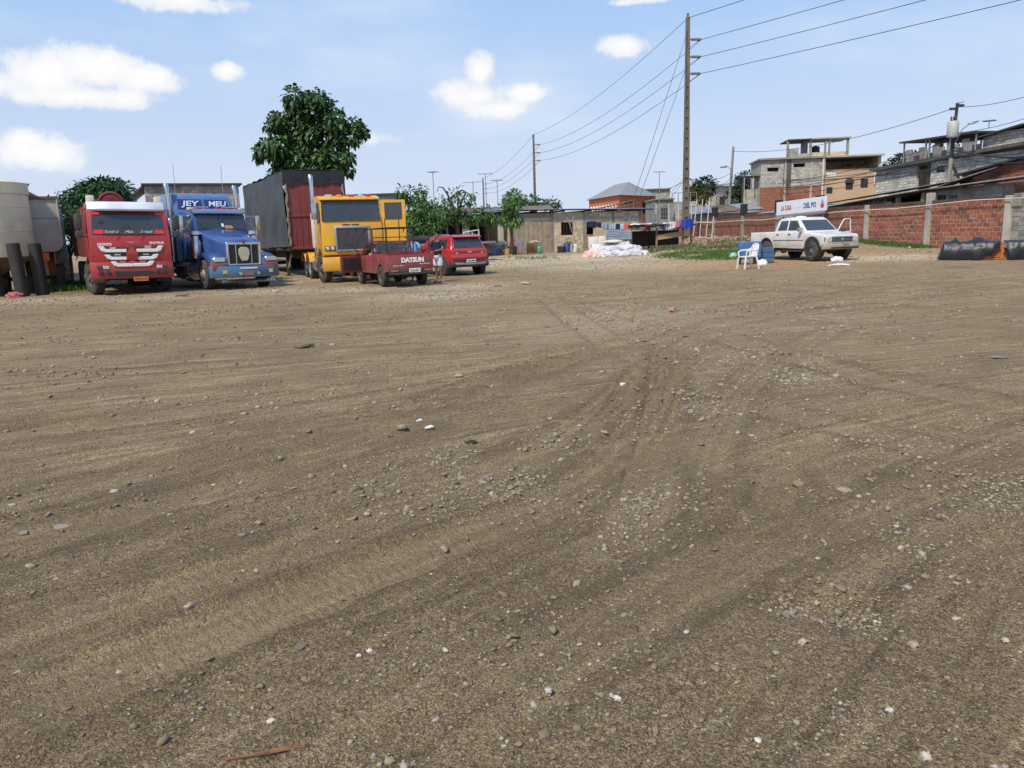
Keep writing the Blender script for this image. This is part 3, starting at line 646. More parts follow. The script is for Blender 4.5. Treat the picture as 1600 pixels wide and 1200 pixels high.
# ---- grey block buildings behind the trucks
A = GP(240, 47); B = GP(381, 47.5); T = thing('grey_block_building', 'plain grey block building with flat dark roof edge behind the blue truck', 'building', A, R(24)); w = (B-A).length
H = PT(240, 289, 47).z-A.z
shell(T, GREYB, 0, w, 0, 8, -.1, H, .2); MB().box(-.15, w+.2, -.25, 8.2, H, H+.1).build('roof_slab', DARKZ, T, smooth=0)
MB().slab([(-.02, .1, H+.02), (-1.6, 3, H-1.2), (-1.6, 8, H-1.2), (-.02, 8, H+.02)], .06).build('roof_slope', ZINC, T, smooth=0)
facade(T, 'wall', GREYB, 'x', -1.5, -.02, -.1, H-1.15, 3, .15)
A = GP(536, 62); B = GP(621, 62); T = thing('grey_block_building', 'grey block building with thin flat roof behind the yellow truck', 'building', A, frame_of(A, B)); w = (B-A).length; H = PT(560, 306, 62).z-A.z
shell(T, GREYB, 0, w, 0, 6, -.1, H, .2); MB().box(-.2, w+.25, -.25, 6.2, H, H+.12).build('roof_slab', DARKZ, T, smooth=0)
facade(T, 'wall', CONC, 'x', w+.02, w+4.2, -.1, H-1.2, .5, .15, [(w+1.4, w+2.2, 1.2, 2.0)])
# ---- gabled building behind the silo
A = GP(15, 33); B = GP(93, 31.5); T = thing('gabled_building', 'cream gabled building with red roof edge behind the grey tank', 'building', A, R(36)); w = 1.6
hz = PT(88, 305, 31.5).z-A.z; hr = PT(40, 286, 33).z-A.z
CREAM = mat('cream_render', (.62, .56, .42), .85, var=.18, scale=1, dust=.4, dustc=(.35, .3, .24))
MB().prism([(-1.6, -.1), (w, -.1), (w, hz), (w*.35, hr), (-1.6, hr-.25)], 0, 9).build('wall', CREAM, T, smooth=0)
MB().slab([(w*.33, -.35, hr+.1), (w+.18, -.35, hz-.05), (w+.18, 9.2, hz-.05), (w*.33, 9.2, hr+.1)], .08).build('roof', mat('red_roof', (.26, .07, .05), .8, var=.3, scale=2, dust=.4), T, smooth=0)
MB().slab([(-1.8, -.35, hr-.2), (w*.33-.01, -.35, hr+.1), (w*.33-.01, 9.2, hr+.1), (-1.8, 9.2, hr-.2)], .08).build('roof', DARKZ, T, smooth=0)
MB().prism([(-.4, hz-.12), (w-.02, hz-.12), (w-.02, hz+.03), (-.4, hz+.03)], -.06, -.005).build('lintel', mat('maroon_band', (.10, .045, .04), .8), T, smooth=0)
sheet_roof(T, w*.25, w*.85, .6, 3, lambda x, y: hr+.12-.05*(x-w*.3), ZINC, .6)
A = GP(92, 34); T = thing('block_pillar_wall', 'rough pale block wall end with a meter box beside the mango tree', 'wall', A, .5)
facade(T, 'wall', GREYB, 'x', 0, .5, -.1, 3.2, 0, .3); facade(T, 'wall', REDB, 'x', -.6, -.01, -.1, 1.5, .05, .2); MB().box(.12, .4, -.12, -.003, 1.0, 1.4).build('meter_box', STEEL, T, bevel=.01)
# ---- orange house
A = GP(921, 94); C_ = GP(968, 84); B = GP(1024, 90)
def zt_(u, v, Y): return PT(u, v, Y).z
eave = zt_(968, 305, 84); ridge = zt_(985, 293, 92)
T = thing('orange_house', 'orange two-storey house with grey hipped roof and white arcade', 'house', (C_.x, C_.y, 0))
La = Vector((A.x-C_.x, A.y-C_.y)); Lb = Vector((B.x-C_.x, B.y-C_.y))
Dv = La+Lb
fl = [(0, 0), tuple(Lb), tuple(Dv), tuple(La)]
MB().add([(x, y, .2) for x, y in fl]+[(x, y, eave) for x, y in fl], [(0, 1, 5, 4), (1, 2, 6, 5), (2, 3, 7, 6), (3, 0, 4, 7)]).build('wall', ORANGE, T, smooth=0)
cx, cy = Dv/2; ov = [(cx+(x-cx)*1.1, cy+(y-cy)*1.1) for x, y in fl]; r0 = Vector((cx, cy))+La*.22; r1 = Vector((cx, cy))-La*.22
MB().add([(x, y, eave) for x, y in ov]+[(r0.x, r0.y, ridge+.5), (r1.x, r1.y, ridge+.5)], [(0, 1, 5), (1, 2, 4, 5), (2, 3, 4), (3, 0, 5, 4), (3, 2, 1, 0)]).build('roof', mat('grey_tile', (.25, .26, .265), .8, var=.2, scale=1.2, bump=.2), T, smooth=0)
u_ = La.normalized(); nrm = Vector((u_.y, -u_.x)); nrm = nrm if nrm.dot(Vector((-cx, -cy))) > 0 else -nrm
for k in range(9):                                              # white arches along the arcade
    s = La.length*(.12+.78*k/8); c = u_*s+nrm*.06; mb = MB(); pts = [Vector((c.x, c.y, eave-2.0))+Vector((u_.x, u_.y, 0))*(-.42*math.cos(a))+Vector((0, 0, .75*math.sin(a)+.35)) for a in np.linspace(0, math.pi, 9)]
    pts = [pts[0]-Vector((0, 0, .95))]+pts+[pts[-1]-Vector((0, 0, .95))]
    mb.tube(pts, .09, 5); mb.build('arch', WHITE, T)
ub = Lb.normalized(); nb = Vector((ub.y, -ub.x)); nb = nb if nb.dot(Vector((-cx, -cy))) > 0 else -nb
for s, w, z0, z1 in ((.68, .9, -1.9, -.6), (.25, 1.5, -1.0, -.55)):
    c = ub*(Lb.length*s)+nb*.03; M = Matrix.Translation((c.x, c.y, eave)) @ Matrix.Rotation(math.atan2(ub.y, ub.x), 4, 'Z')
    o = MB().box(-w/2, w/2, -.04, .03, z0, z1, M).build('window', DARKW, T, smooth=0); MB().box(-w/2+.08, w/2-.08, -.06, -.042, z0+.08, z1-.08, M).build('pane', GLASSD, o, smooth=0)
A = GP(1010, 97); T = thing('grey_annex', 'pale grey annex rising behind the orange house', 'building', A); ha = zt_(1025, 296, 97)-A.z
shell(T, CONCL, 0, 2.9, 0, 5, -.2, ha); MB().box(-2.6, 3.0, -.3, 5.2, ha, ha+.1).build('roof_slab', CONC, T, smooth=0)
# steel lattice roof truss in front of the orange house
A = GP(930, 74); B = GP(990, 74); T = thing('roof_truss', 'rusty bare roof truss standing before the orange house', 'truss', (A.x, A.y, 0), frame_of(A, B)); w = (B-A).length; za = zt_(930, 327, 74); zb = zt_(985, 313, 74)
for nm, dz in (('chord', 0), ('chord', -.35)): MB().tube([(0, 0, za+dz), (w, 0, zb+dz)], .06, 5).build(nm, RUSTZ, T)
for k in range(8): MB().tube([(w*k/8, 0, za+(zb-za)*k/8), (w*(k+.5)/8, 0, za+(zb-za)*(k+.5)/8-.35), (w*(k+1)/8, 0, za+(zb-za)*(k+1)/8)], .03, 4).build('brace', RUSTZ, T)
for x, z in ((.05, za), (w-.05, zb)): MB().tube([(x, 0, .3), (x, 0, z)], .07, 5).build('post', RUSTZ, T)
# ---- unfinished grey block houses behind the pole
A = GP(1024, 70); B = GP(1052, 70); T = thing('grey_block_building', 'small grey block house with one barred window beside the tall pole', 'building', A, frame_of(A, B)); w = (B-A).length; H = zt_(1035, 312, 70)-A.z
hx = (w*.3, w*.7, H-1.75, H-.75); shell(T, block_mat('bluegrey_block', (.27, .28, .28), (.2, .2, .2)), 0, w, 0, 5, -.2, H, .15, [hx]); win(T, *hx, .05, GLASSD, STEEL, 2)
MB().box(-.1, w+.1, -.2, 5.1, H, H+.1).build('roof_slab', CONC, T, smooth=0)
A = GP(1050, 73); B = GP(1088, 73); T = thing('unfinished_building', 'unfinished block building with open bays and railing behind the tall pole', 'building', A, frame_of(A, B)); w = (B-A).length; H = zt_(1065, 315, 73)-A.z
shell(T, GREYB, 0, w, 0, 5, -.2, H, .15, [(w*.12, w*.45, .9, H-.4), (w*.6, w*.9, .9, H-.4)])
for k in range(5): MB().tube([(w*k/4, .1, H), (w*k/4, .1, H+.8)], .04, 5).build('post', CONC, T)
MB().tube([(0, .1, H+.8), (w, .1, H+.8)], .03, 5).build('handrail', CONC, T)
A = GP(1117, 100); B = GP(1168, 104); T = thing('grey_hillside_house', 'small pale grey house among dark trees on the slope', 'house', (A.x, A.y, 0), frame_of(A, B)); w = (B-A).length; H = zt_(1140, 289, 100)
hx = (w*.12, w*.3, H-2.4, H-1.4); shell(T, CONCL, 0, w, 0, 5, 0, H, .15, [hx]); win(T, *hx, .05, GLASSD, DARKW, 1); MB().slab([(-.3, -.3, H), (w+.3, -.3, H+.6), (w+.3, 5.3, H+.6), (-.3, 5.3, H)], .1).build('roof', ZINC, T, smooth=0)
A = GP(1085, 66); B = GP(1185, 66); T = thing('low_tin_shed', 'low shed with long pale zinc roof just beyond the brick wall', 'shed', (A.x, A.y, 0), frame_of(A, B)); w = (B-A).length; H = zt_(1140, 330, 66)
shell(T, CONC, 0, w, 0, 4, 0, H-.15); sheet_roof(T, -.3, w+.3, -.4, 4.2, lambda x, y: H-.1+.14*y+.05*x, ZINC, .9, RUSTZ)
# ---- the tall part-finished building
YB = 76
def bx_(u, v): p = PT(u, v, YB); return p.x, p.z
A = PT(1187, 330, YB); T = thing('tall_block_building', 'tall part-finished building of grey block over red brick with beige balcony floors', 'building', (A.x, YB, 0), R(-7)); X = lambda u: PT(u, 290, YB).x-A.x; Z = lambda v, u=1240: PT(u, v, YB).z
zr = Z(249); zg = Z(292)
vents = [(X(1198), X(1215), Z(267), Z(261)), (X(1237), X(1254), Z(262), Z(255))]
facade(T, 'wall', GREYB, 'x', 0, X(1281), zg, zr, 0, .2, vents); facade(T, 'wall', REDB, 'x', .02, X(1281), 0, zg-.005, .03, .2)
facade(T, 'wall', GREYB, 'y', .21, 5, 0, zr, 0, .2); facade(T, 'wall', GREYB, 'x', 0, X(1366), 0, zr-.03, 5.01, .2)
MB().box(-.2, X(1281)+.1, -.3, 5.2, zr, zr+.16).build('roof_slab', CONC, T, smooth=0)
MB().box(X(1228)-.35, X(1228)+.35, -.035, .0, zg, zr).build('column', mat('sooty_concrete', (.10, .095, .085), .95, var=.4, scale=1.5), T, smooth=0)
for u in (1225, 1264): MB().box(X(u)-.1, X(u)+.1, -.05, 0, 0, zr).build('pilaster', CONCL, T, smooth=0)
MB().tube([(X(1281), -.12, 0), (X(1281), -.12, zr+.1)], .1, 8).build('downpipe', PIPEW, T)
# beige floors with a deep shaded terrace above
x0, x1 = X(1284), X(1366); zb = Z(268)
holes = [(X(1288), X(1302), Z(279)+.0, Z(271)), (X(1316), X(1327), Z(300), Z(288)), (X(1338), X(1349), Z(298), Z(284)), (X(1288), X(1297), Z(305), Z(295))]
facade(T, 'wall', BEIGE, 'x', x0, x1, 0, zb, .1, .2, holes)
for h in holes[:1]:
    for k in range(5): MB().lathe([(.06, h[2]), (.12, h[2]+.2), (.05, h[3])], 8, c=(h[0]+(h[1]-h[0])*(k+.5)/5, .18, 0)).build('baluster', WHITE, T)
win(T, *holes[2], .15, GLASSD, mat('brown_door', (.16, .06, .035), .6), 1); win(T, *holes[3], .15, GLASSD, DARKW, 1)
arc = MB(); c = (holes[1][0]+holes[1][1])/2; rr_ = (holes[1][1]-holes[1][0])/2
arc.prism([(c+rr_*1.25*math.cos(a), holes[1][3]-.05+rr_*1.25*math.sin(a)) for a in np.linspace(0, math.pi, 10)], .02, .095).build('window_arch', DARKW, T, smooth=0); win(T, *holes[1], .15, GLASSD, DARKW, 2)
facade(T, 'wall', TANB, 'x', x0, x1, zb, zr, 4.5, .2, [(X(1330), X(1343), Z(260), Z(255))]); facade(T, 'wall', TANB, 'y', .3, 4.5, zb-.005, zr, x1-.2, .2); facade(T, 'wall', TANB, 'y', 4.72, 5, 0, zr, x1-.2, .2)
MB().box(x0-.02, x1+.15, -.5, 5.2, zr-.02, zr+.13).build('roof_slab', CONCL, T, smooth=0); MB().box(x0, x1, .1, 4.5, zb-.15, zb-.005).build('terrace_slab', CONC, T, smooth=0)
for u in (1283, 1364): MB().box(X(u)-.1, X(u)+.1, .0, .09, zb-.5, zr-.03).build('post', CONCL, T, smooth=0)
o = MB().box(X(1357), X(1368), -.02, .08, Z(293), Z(276)).build('window', WHITE, T, smooth=0)
for k in range(2): MB().box(X(1357)+.08+k*(X(1368)-X(1357))/2, X(1357)-.06+(k+1)*(X(1368)-X(1357))/2, -.05, -.022, Z(292), Z(277)).build('shutter', BLUEP, o, smooth=0)
# penthouse frame
zp = Z(219)
for u, w in ((1230, .1), (1264, .1), (1286, .07), (1292, .07), (1319, .1)): MB().box(X(u)-w, X(u)+w, .6, .8, zr+.16, zp).build('post', CONC, T, smooth=0)
MB().box(X(1260), X(1263)-.0, 1.5, 3.5, zr+.16, zp).build('post', CONC, T, smooth=0)
MB().box(X(1229), X(1264), .4, 4, zp, zp+.1).build('canopy', DARKZ, T, smooth=0); MB().box(X(1264)+.02, X(1323), .4, 4, zp+.02, zp+.13).build('canopy', CONCL, T, smooth=0)
facade(T, 'wall', GREYB, 'x', X(1230), X(1247), zr+.16, Z(232), .82, .15); facade(T, 'wall', GREYB, 'x', X(1247)+.01, X(1262), zr+.16, Z(240), .82, .15); facade(T, 'wall', TANB, 'x', X(1265), X(1319), zr+.16, Z(239), .82, .15)
MB().lathe([(.35, 0), (.4, .3), (.38, .9), (.1, 1.0)], 12, c=(X(1277), 2, zr+.3)).build('water_tank', BLACK, T)
facade(T, 'wall', GREYB, 'x', -1.4, -.02, 0, Z(292), 1.2, .2); MB().box(-1.6, 0, .3, 3, Z(273), Z(272)).build('canopy', DARKZ, T, smooth=0)
for x in (-1.45, -.6): MB().tube([(x, .5, Z(292)), (x, .5, Z(273))], .05, 5).build('post', WHITE, T)
# ================================================================== the brick wall and everything laid out along it
WRZ = math.atan2(-WDY, -WDX)
def WF(u, v, w):
    """pixel -> (metres along the wall, height) on the plane w metres behind it"""
    d = ray(u, v); n = (WDY, -WDX); k = (WX0*n[0]+WY0*n[1]+w)/(d.x*n[0]+d.y*n[1]); p = Vector((0, 0, CAMH))+d*k
    return (p.x-WX0)*-WDX+(p.y-WY0)*-WDY, p.z
def WW(s, w): return WX0-WDX*s+WDY*w, WY0-WDY*s-WDX*w
def WG(s, w): x, y = WW(s, w); return float(gz(x, y))
def at_wall(s, w, z=None): x, y = WW(s, w); return (x, y, float(gz(x, y)) if z is None else z)
posts = [WF(u, 350, 0)[0] for u in (1575, 1451, 1355, 1279, 1215, 1161, 1116)]
s_near = posts[0]+.15; BH, BL = .2, .40
WTOP = 2.6
T = thing('brick_wall', 'long red brick yard wall with concrete posts, stained and patched', 'wall', (WX0, WY0, 0), WRZ)
brick_me = [MB().box(.012, BL-.014, 0, .12, .010, BH-.016).mesh('brick', mat(f'brick_{k}', c, .9, var=.3, scale=6, bump=.35, dust=.35, dustc=(.16, .10, .07)), bevel=.008, seg=1, smooth=0) for k, c in enumerate(((.34, .105, .06), (.28, .09, .055), (.38, .14, .08), (.20, .07, .048)))]
far = MB(); nbr = 0; rb = random.Random(5); sv = posts[-1]-9
for row in range(14):
    z = WTOP-.14-(row+1)*BH; s = s_near-.14-(row % 2)*BL/2
    while s > sv:
        s -= BL; zb_ = WG(s, 0)
        zz = z-.018*max(0, posts[3]-s)*.55                    # the far end of the coping runs a little downhill
        if zz < zb_-.25: continue
        if s > posts[2]-2.4 and nbr < 300:
            link('brick', brick_me[rb.choice((0, 0, 1, 1, 2, 3))], T, (s, rb.uniform(-.014, -.001), zz), (0, rb.uniform(-.006, .006), rb.uniform(-.008, .008))); nbr += 1
        else: far.box(s+.010, s+BL-.012, rb.uniform(-.014, -.001), .12, zz+.008, zz+BH-.013)
o = far.build('brickwork', mat('far_brick', (.26, .095, .058), .9, var=.5, scale=1.8, bump=.3, dust=.75, dustc=(.12, .085, .065)), T, smooth=0); o['kind'] = 'stuff'
def core_z(s): return WTOP-.14-.018*max(0, posts[3]-s)*.55
mb = MB()
MORT = mat('mortar', (.50, .43, .34), .95, var=.4, scale=1.5, dust=.5, dustc=(.15, .11, .08))
seg = sorted(posts+[sv])
for a, b in zip(seg[:-1], seg[1:]):
    mb.add([(a, .006, 0), (b, .006, 0), (b, .006, core_z(b)-.01), (a, .006, core_z(a)-.01), (a, .11, 0), (b, .11, 0), (b, .11, core_z(b)-.01), (a, .11, core_z(a)-.01)], [(0, 1, 2, 3), (4, 7, 6, 5), (3, 2, 6, 7), (0, 3, 7, 4), (1, 5, 6, 2)])
mb.build('mortar_bed', MORT, T, smooth=0)
for i, (a, b) in enumerate(zip(seg[:-1], seg[1:])):
    MB().add([(a+.17, -.03, core_z(a)), (b-.17, -.03, core_z(b)), (b-.17, .15, core_z(b)), (a+.17, .15, core_z(a)), (a+.17, -.03, core_z(a)+.13), (b-.17, -.03, core_z(b)+.13), (b-.17, .15, core_z(b)+.13), (a+.17, .15, core_z(a)+.13)], [(0, 1, 5, 4), (1, 2, 6, 5), (2, 3, 7, 6), (3, 0, 4, 7), (4, 5, 6, 7), (3, 2, 1, 0)]).build('coping', mat('sooty_brick_cap', (.10, .06, .045), .95, var=.5, scale=2), T, smooth=0)
for k, p in enumerate(posts):
    top = core_z(p)+(.5 if k == 1 else .12)
    MB().box(p-.15, p+.15, -.13, .16, -.1, top).build('post', CONCL if k < 3 else CONC, T, bevel=.012, seg=1)
    if k > 2: MB().box(p-.2, p+.2, -.17, .2, core_z(p)+.123, core_z(p)+.9).build('post_cap', mat('tarred_wood', (.025, .022, .02), .85, var=.4, scale=5), T, smooth=0)
# grey block wall carrying on from the brick
T = thing('grey_block_wall', 'rough grey block wall carrying on from the end of the brick wall', 'wall', (WX0, WY0, 0), WRZ)
gb_me = [MB().box(.006, .394, 0, .14, .006, .192).mesh('block', m_, bevel=.01, seg=1, smooth=0) for m_ in (mat('rough_block', (.30, .285, .255), .95, var=.35, scale=5, bump=.6), mat('rough_block_dark', (.22, .21, .19), .95, var=.35, scale=5, bump=.6))]
mb = MB().box(s_near+.02, s_near+6, .015, .13, 0, 2.62).build('mortar_bed', MORT, T, smooth=0)
for row in range(12):
    for k in range(12): link('block', gb_me[(row*5+k*3) % 7 > 3], T, (s_near+.02+k*.4-(row % 2)*.0+.0, rb.uniform(-.015, .01), .26+row*.2), (0, 0, rb.uniform(-.01, .01)))
# white hose strung along the wall
pts = []
for u, v in ((1600, 309), (1520, 313), (1455, 320), (1400, 326), (1360, 328), (1300, 332), (1270, 335), (1216, 341), (1190, 344), (1165, 344), (1120, 347), (1085, 347)):
    s, z = WF(u, v, -.22); pts.append(Vector((*WW(s, -.22), z)))
one(MB().tube(pts, .028, 6), 'hose', PIPEW, 'long white hose strung along the brick wall below its coping', 'hose')
# ---- sheds and houses in rows behind the wall
def wrow(name, label, cat): return thing(name, label, cat, (WX0, WY0, 0), WRZ)
def S(u, w, v=320): return WF(u, v, w)[0]
def ZZ(u, v, w): return WF(u, v, w)[1]
T = wrow('roadside_shed', 'dark open shed with sagging zinc roof behind the brick wall', 'shed'); w = 2.2
a, b = S(1300, w), S(1440, w); e0, e1 = ZZ(1300, 322, w), ZZ(1440, 298, w); el_ = lambda x, y: e0+(e1-e0)*(x-a)/(b-a)+.05*(y-w)
facade(T, 'wall', DARKW, 'x', a, b, 0, min(e0, e1), w+3.5, .15); sheet_roof(T, a, b, w-.5, w+4.5, el_, ZINC, 1., RUSTZ, jit=.04)
for k in range(5): x = a+(b-a)*k/4; MB().box(x-.1, x+.1, w, w+.2, 0, el_(x, w)-.1).build('post', CONC, T, smooth=0)
facade(T, 'wall', CONC, 'x', a+(b-a)*.55, b, 0, el_(b, w)-1.0, w+.3, .12, [(a+(b-a)*.62, a+(b-a)*.72, 2.0, 3.0)])
for k in range(14): x = a+(b-a)*(.15+.5*k/14); MB().lathe([(.06, 2.5), (.09, 2.65), (.05, 2.95)], 6, c=(x, w+.1, 0)).build('baluster', CONC, T)
T = wrow('roadside_house', 'weathered block house with barred window and rusty eaves behind the brick wall', 'house'); w = 2.6
a, b = S(1447, w)+.05, S(1640, w); e0, e1 = ZZ(1447, 296, w), ZZ(1600, 276, w); k_ = (e1-e0)/(S(1600, w)-a); el2 = lambda x, y: e0+k_*(x-a)+.10*(y-w)
h1 = (S(1463, w), S(1477, w), 2.0, e0-.35); h2 = (S(1482, w), S(1496, w), 2.0, e0-.35); h3 = (S(1503, w), S(1517, w), 2.0, e0-.45)
facade(T, 'wall', GREYB, 'x', a, b, 0, e0-.05, w, .15, [h1, h2])
win(T, *h1, w+.05, GLASSD, DARKW, 2); win(T, *h2, w+.05, GLASSD, STEEL, 5)
MB().box(h3[0], h3[1], w-.03, w-.003, h3[2], h3[3]).build('board', WOODO, T, smooth=0)
x = S(1577, w); MB().box(x-.3, x+.3, w-.1, w, 0, e1-.3).build('column', CONC, T, smooth=0); facade(T, 'wall', REDB, 'x', S(1566, w), S(1600, w), 2.2, e1-.35, w-.04, .03)
sheet_roof(T, a-.4, b, w-.6, w+4, el2, RUSTZ, 1., ZINC, jit=.05)
T = wrow('zinc_roof_house', 'long house with grey zinc roof between the sign and the block upper floors', 'house'); w = 6.5
a, b = S(1285, w), S(1470, w); e0, e1 = ZZ(1285, 318, w), ZZ(1470, 286, w)
facade(T, 'wall', CONCL, 'x', a, b, 0, e0-.1, w, .15); sheet_roof(T, a-.2, b, w-.5, w+5.5, lambda x, y: e0+(e1-e0)*(x-a)/(b-a)+.12*(y-w), ZINC, 1., None, jit=.01)
T = wrow('block_upper_house', 'pale grey block house with small square window and roofed terrace', 'house'); w = 13.
a, b = S(1366, w), S(1640, w); t0, t1 = ZZ(1366, 268, w), ZZ(1500, 245, w); x5 = S(1500, w); m0 = S(1412, w); top = lambda x: t0+(t1-t0)*(x-a)/(x5-a)
h1 = (S(1459, w), S(1472, w), ZZ(1465, 270, w), ZZ(1465, 260, w))
def slopewall(xa, xb, y, m, holes=(), z0=0, dz=0): facade(T, 'wall', m, 'x', xa, xb, z0, min(top(xa), top(xb))+dz, y, .2, holes)
slopewall(a, m0+1.2, w, PALEB); slopewall(m0+1.22, m0+2.6, w+.8, GREYB); slopewall(m0+2.62, b, w, PALEB, [h1]); win(T, *h1, w+.08, GLASSD, DARKW, 1)
facade(T, 'wall', PALEB, 'y', w+.21, w+9, 0, top(a), a, .2)
MB().add([(a-.2, w-.5, top(a)), (b, w-.5, top(b)), (b, w+9, top(b)), (a-.2, w+9, top(a)), (a-.2, w-.5, top(a)+.22), (b, w-.5, top(b)+.22), (b, w+9, top(b)+.22), (a-.2, w+9, top(a)+.22)], [(0, 1, 5, 4), (1, 2, 6, 5), (2, 3, 7, 6), (3, 0, 4, 7), (4, 5, 6, 7), (3, 2, 1, 0)]).build('floor_slab', MATS['sooty_concrete'], T, smooth=0)
ra, rb_ = S(1520, w), b; zr2 = ZZ(1580, 196, w)
facade(T, 'wall', block_mat('tan_grey_block', (.56, .51, .41), (.24, .22, .18), .4, .2, .02, .35), 'x', ra, S(1581, w), top(ra)+.23, zr2-.25, w+.4, .2); facade(T, 'wall', MATS['tan_grey_block'], 'x', S(1581, w)+.01, rb_, top(ra)+.23, zr2-.3, w+.45, .2, [(S(1596, w), S(1612, w), top(ra)+.7, zr2-1.0)])
facade(T, 'wall', MATS['tan_grey_block'], 'y', w+.61, w+7, top(ra)+.23, zr2-.3, ra, .2)
MB().add([(ra-.2, w, zr2-.35), (S(1585, w), w, zr2+.02), (rb_+.2, w, zr2-.1), (rb_+.2, w+7, zr2-.1), (S(1585, w), w+7, zr2+.02), (ra-.2, w+7, zr2-.35)], [(0, 1, 4, 5), (1, 2, 3, 4)]).build('roof', DARKZ, T, solid=.1, smooth=0)
ca, cb = S(1404, w), S(1521, w); cz0, cz1 = ZZ(1404, 223, w), ZZ(1521, 206, w); cz = lambda x: cz0+(cz1-cz0)*(x-ca)/(cb-ca)
MB().add([(ca, w-.3, cz0), (cb, w-.3, cz1), (cb, w+5, cz1), (ca, w+5, cz0)], [(0, 1, 2, 3)]).build('canopy', DARKZ, T, solid=.12, smooth=0)
for f in (.03, .34, .39, .66, .97):
    for yy in (w, w+4.6): x = ca+(cb-ca)*f; MB().tube([(x, yy, top(x)+.2), (x, yy, cz(x)-.1)], .07, 6).build('post', STEEL, T)
for k in range(16): x = ca+(cb-ca)*(k+.5)/16; MB().box(x-.33, x+.33, w, w+.15, top(x)+.22, top(x)+.65+.25*((k*5) % 3)).build('parapet_block', CONC if k % 3 else DARKZ, T, bevel=.03, seg=1)
MB().lathe([(.3, 0), (.34, .5), (.3, 1.2), (.1, 1.3)], 10, c=(ca+(cb-ca)*.27, w+1.5, top(ca)+.3)).build('water_tank', CREAM, T)
T = wrow('brick_upper_house', 'red brick house under a slanting rusty roof beside the pale block house', 'house'); w = 8.5
a, b = S(1500, w), S(1645, w); e0, e1 = ZZ(1500, 272, w), ZZ(1600, 245, w); k2 = (e1-e0)/(S(1600, w)-a)
MB().add([(a, w, 0), (b, w, 0), (b, w, e0+k2*(b-a)), (a, w, e0), (a, w+3, 0), (b, w+3, 0), (b, w+3, e0+k2*(b-a)), (a, w+3, e0)], [(0, 1, 2, 3), (4, 7, 6, 5), (0, 3, 7, 4), (1, 5, 6, 2), (3, 2, 6, 7)]).build('wall', REDB, T, smooth=0, uv=True)
MB().add([(a-.3, w-.4, e0-.02), (b, w-.4, e0+k2*(b-a)+.02), (b, w+3.3, e0+k2*(b-a)+.1), (a-.3, w+3.3, e0+.06)], [(0, 1, 2, 3)]).build('roof', DARKZ, T, solid=.1, smooth=0)
sheet_roof(T, a-2.5, a+3.2, w-2.5, w-.5, lambda x, y: e0-1.6+.22*(x-a+2.5)+.25*(y-w+2.5), RUSTZ, 1., ZINC, jit=.05)
facade(T, 'wall', GREYB, 'x', a-2.4, b, 0, e0-1.7, w-2.2, .15)
# ---- shop sign on its roof edge
T = thing('shop_sign', 'white shop sign board lettered in red and dark blue above the brick wall', 'sign', (0, 0, 0))
p = [PT(u, v, Y) for u, v, Y in ((1213, 316, 51), (1290, 304, 46.5), (1290, 326, 46.5), (1213, 337, 51))]
o_ = p[3].copy(); ex = (p[2]-p[3]); SL = ex.to_2d().length; rz = math.atan2(ex.y, ex.x); T.location = o_; T.rotation_euler = (0, -math.asin(ex.z/ex.length)*.6, rz); SH = (p[0]-p[3]).length*.98
MB().box(0, SL, 0, .12, 0, SH).build('board', mat('sign_white', (.70, .76, .82), .4, var=.05), T, bevel=.01, seg=1)
MB().box(0, SL, -.012, 0, -.13, -.01).build('lower_edge', ZINC, T, smooth=0)
RT = (R(90), 0, 0); REDP = mat('sign_red', (.62, .03, .03), .5, var=0); NAVY = mat('sign_navy', (.02, .03, .22), .5, var=0)
text('LA CASA', SH*.52, REDP, T, (SL*.215, -.008, SH*.48), RT, width=SL*.22, off=.01); text('DEL PO', SH*.52, NAVY, T, (SL*.70, -.008, SH*.48), RT, width=SL*.24, off=.01)
for k in range(7): MB().box(SL*(.36+.027*k), SL*(.36+.027*k)+SL*.018, -.006, -.001, SH*(.38+.03*(k % 2)), SH*(.58-.04*(k % 3))).build('faded_letter', mat('sign_faded', (.62, .68, .76), .5, var=0), T, smooth=0)
MB().lathe([(.0, 0), (SH*.22, 0), (SH*.22, .01), (0, .01)], 16, 'y', (SL*.94, -.012, SH*.42)).build('emblem', mat('emblem_grey', (.30, .33, .36), .5, var=.2), T); MB().prism([(SL*.94-SH*.2, SH*.5), (SL*.94+SH*.2, SH*.5), (SL*.94, SH*.86)], -.014, -.004).build('emblem_peak', MATS['emblem_grey'], T, smooth=0); MB().box(SL*.94-SH*.15, SL*.94+SH*.15, -.022, -.013, SH*.26, SH*.45).build('emblem_band', REDP, T, smooth=0)
for x in (SL*.1, SL*.9): MB().tube([(x, .2, -2.6), (x, .2, SH*.9)], .05, 6).build('support', STEEL, T)
T = wrow('shop_awning', 'low zinc awning roof running under the white shop sign', 'awning'); w = 1.6
a, b = S(1150, w), S(1296, w); e0, e1 = ZZ(1160, 340, w), ZZ(1296, 326, w); facade(T, 'wall', CONCL, 'x', a, b, 0, e0-.1, w+2, .12); sheet_roof(T, a, b, w-.3, w+2.6, lambda x, y: e0+(e1-e0)*(x-a)/(b-a)+.15*(y-w), ZINCB, 1.)
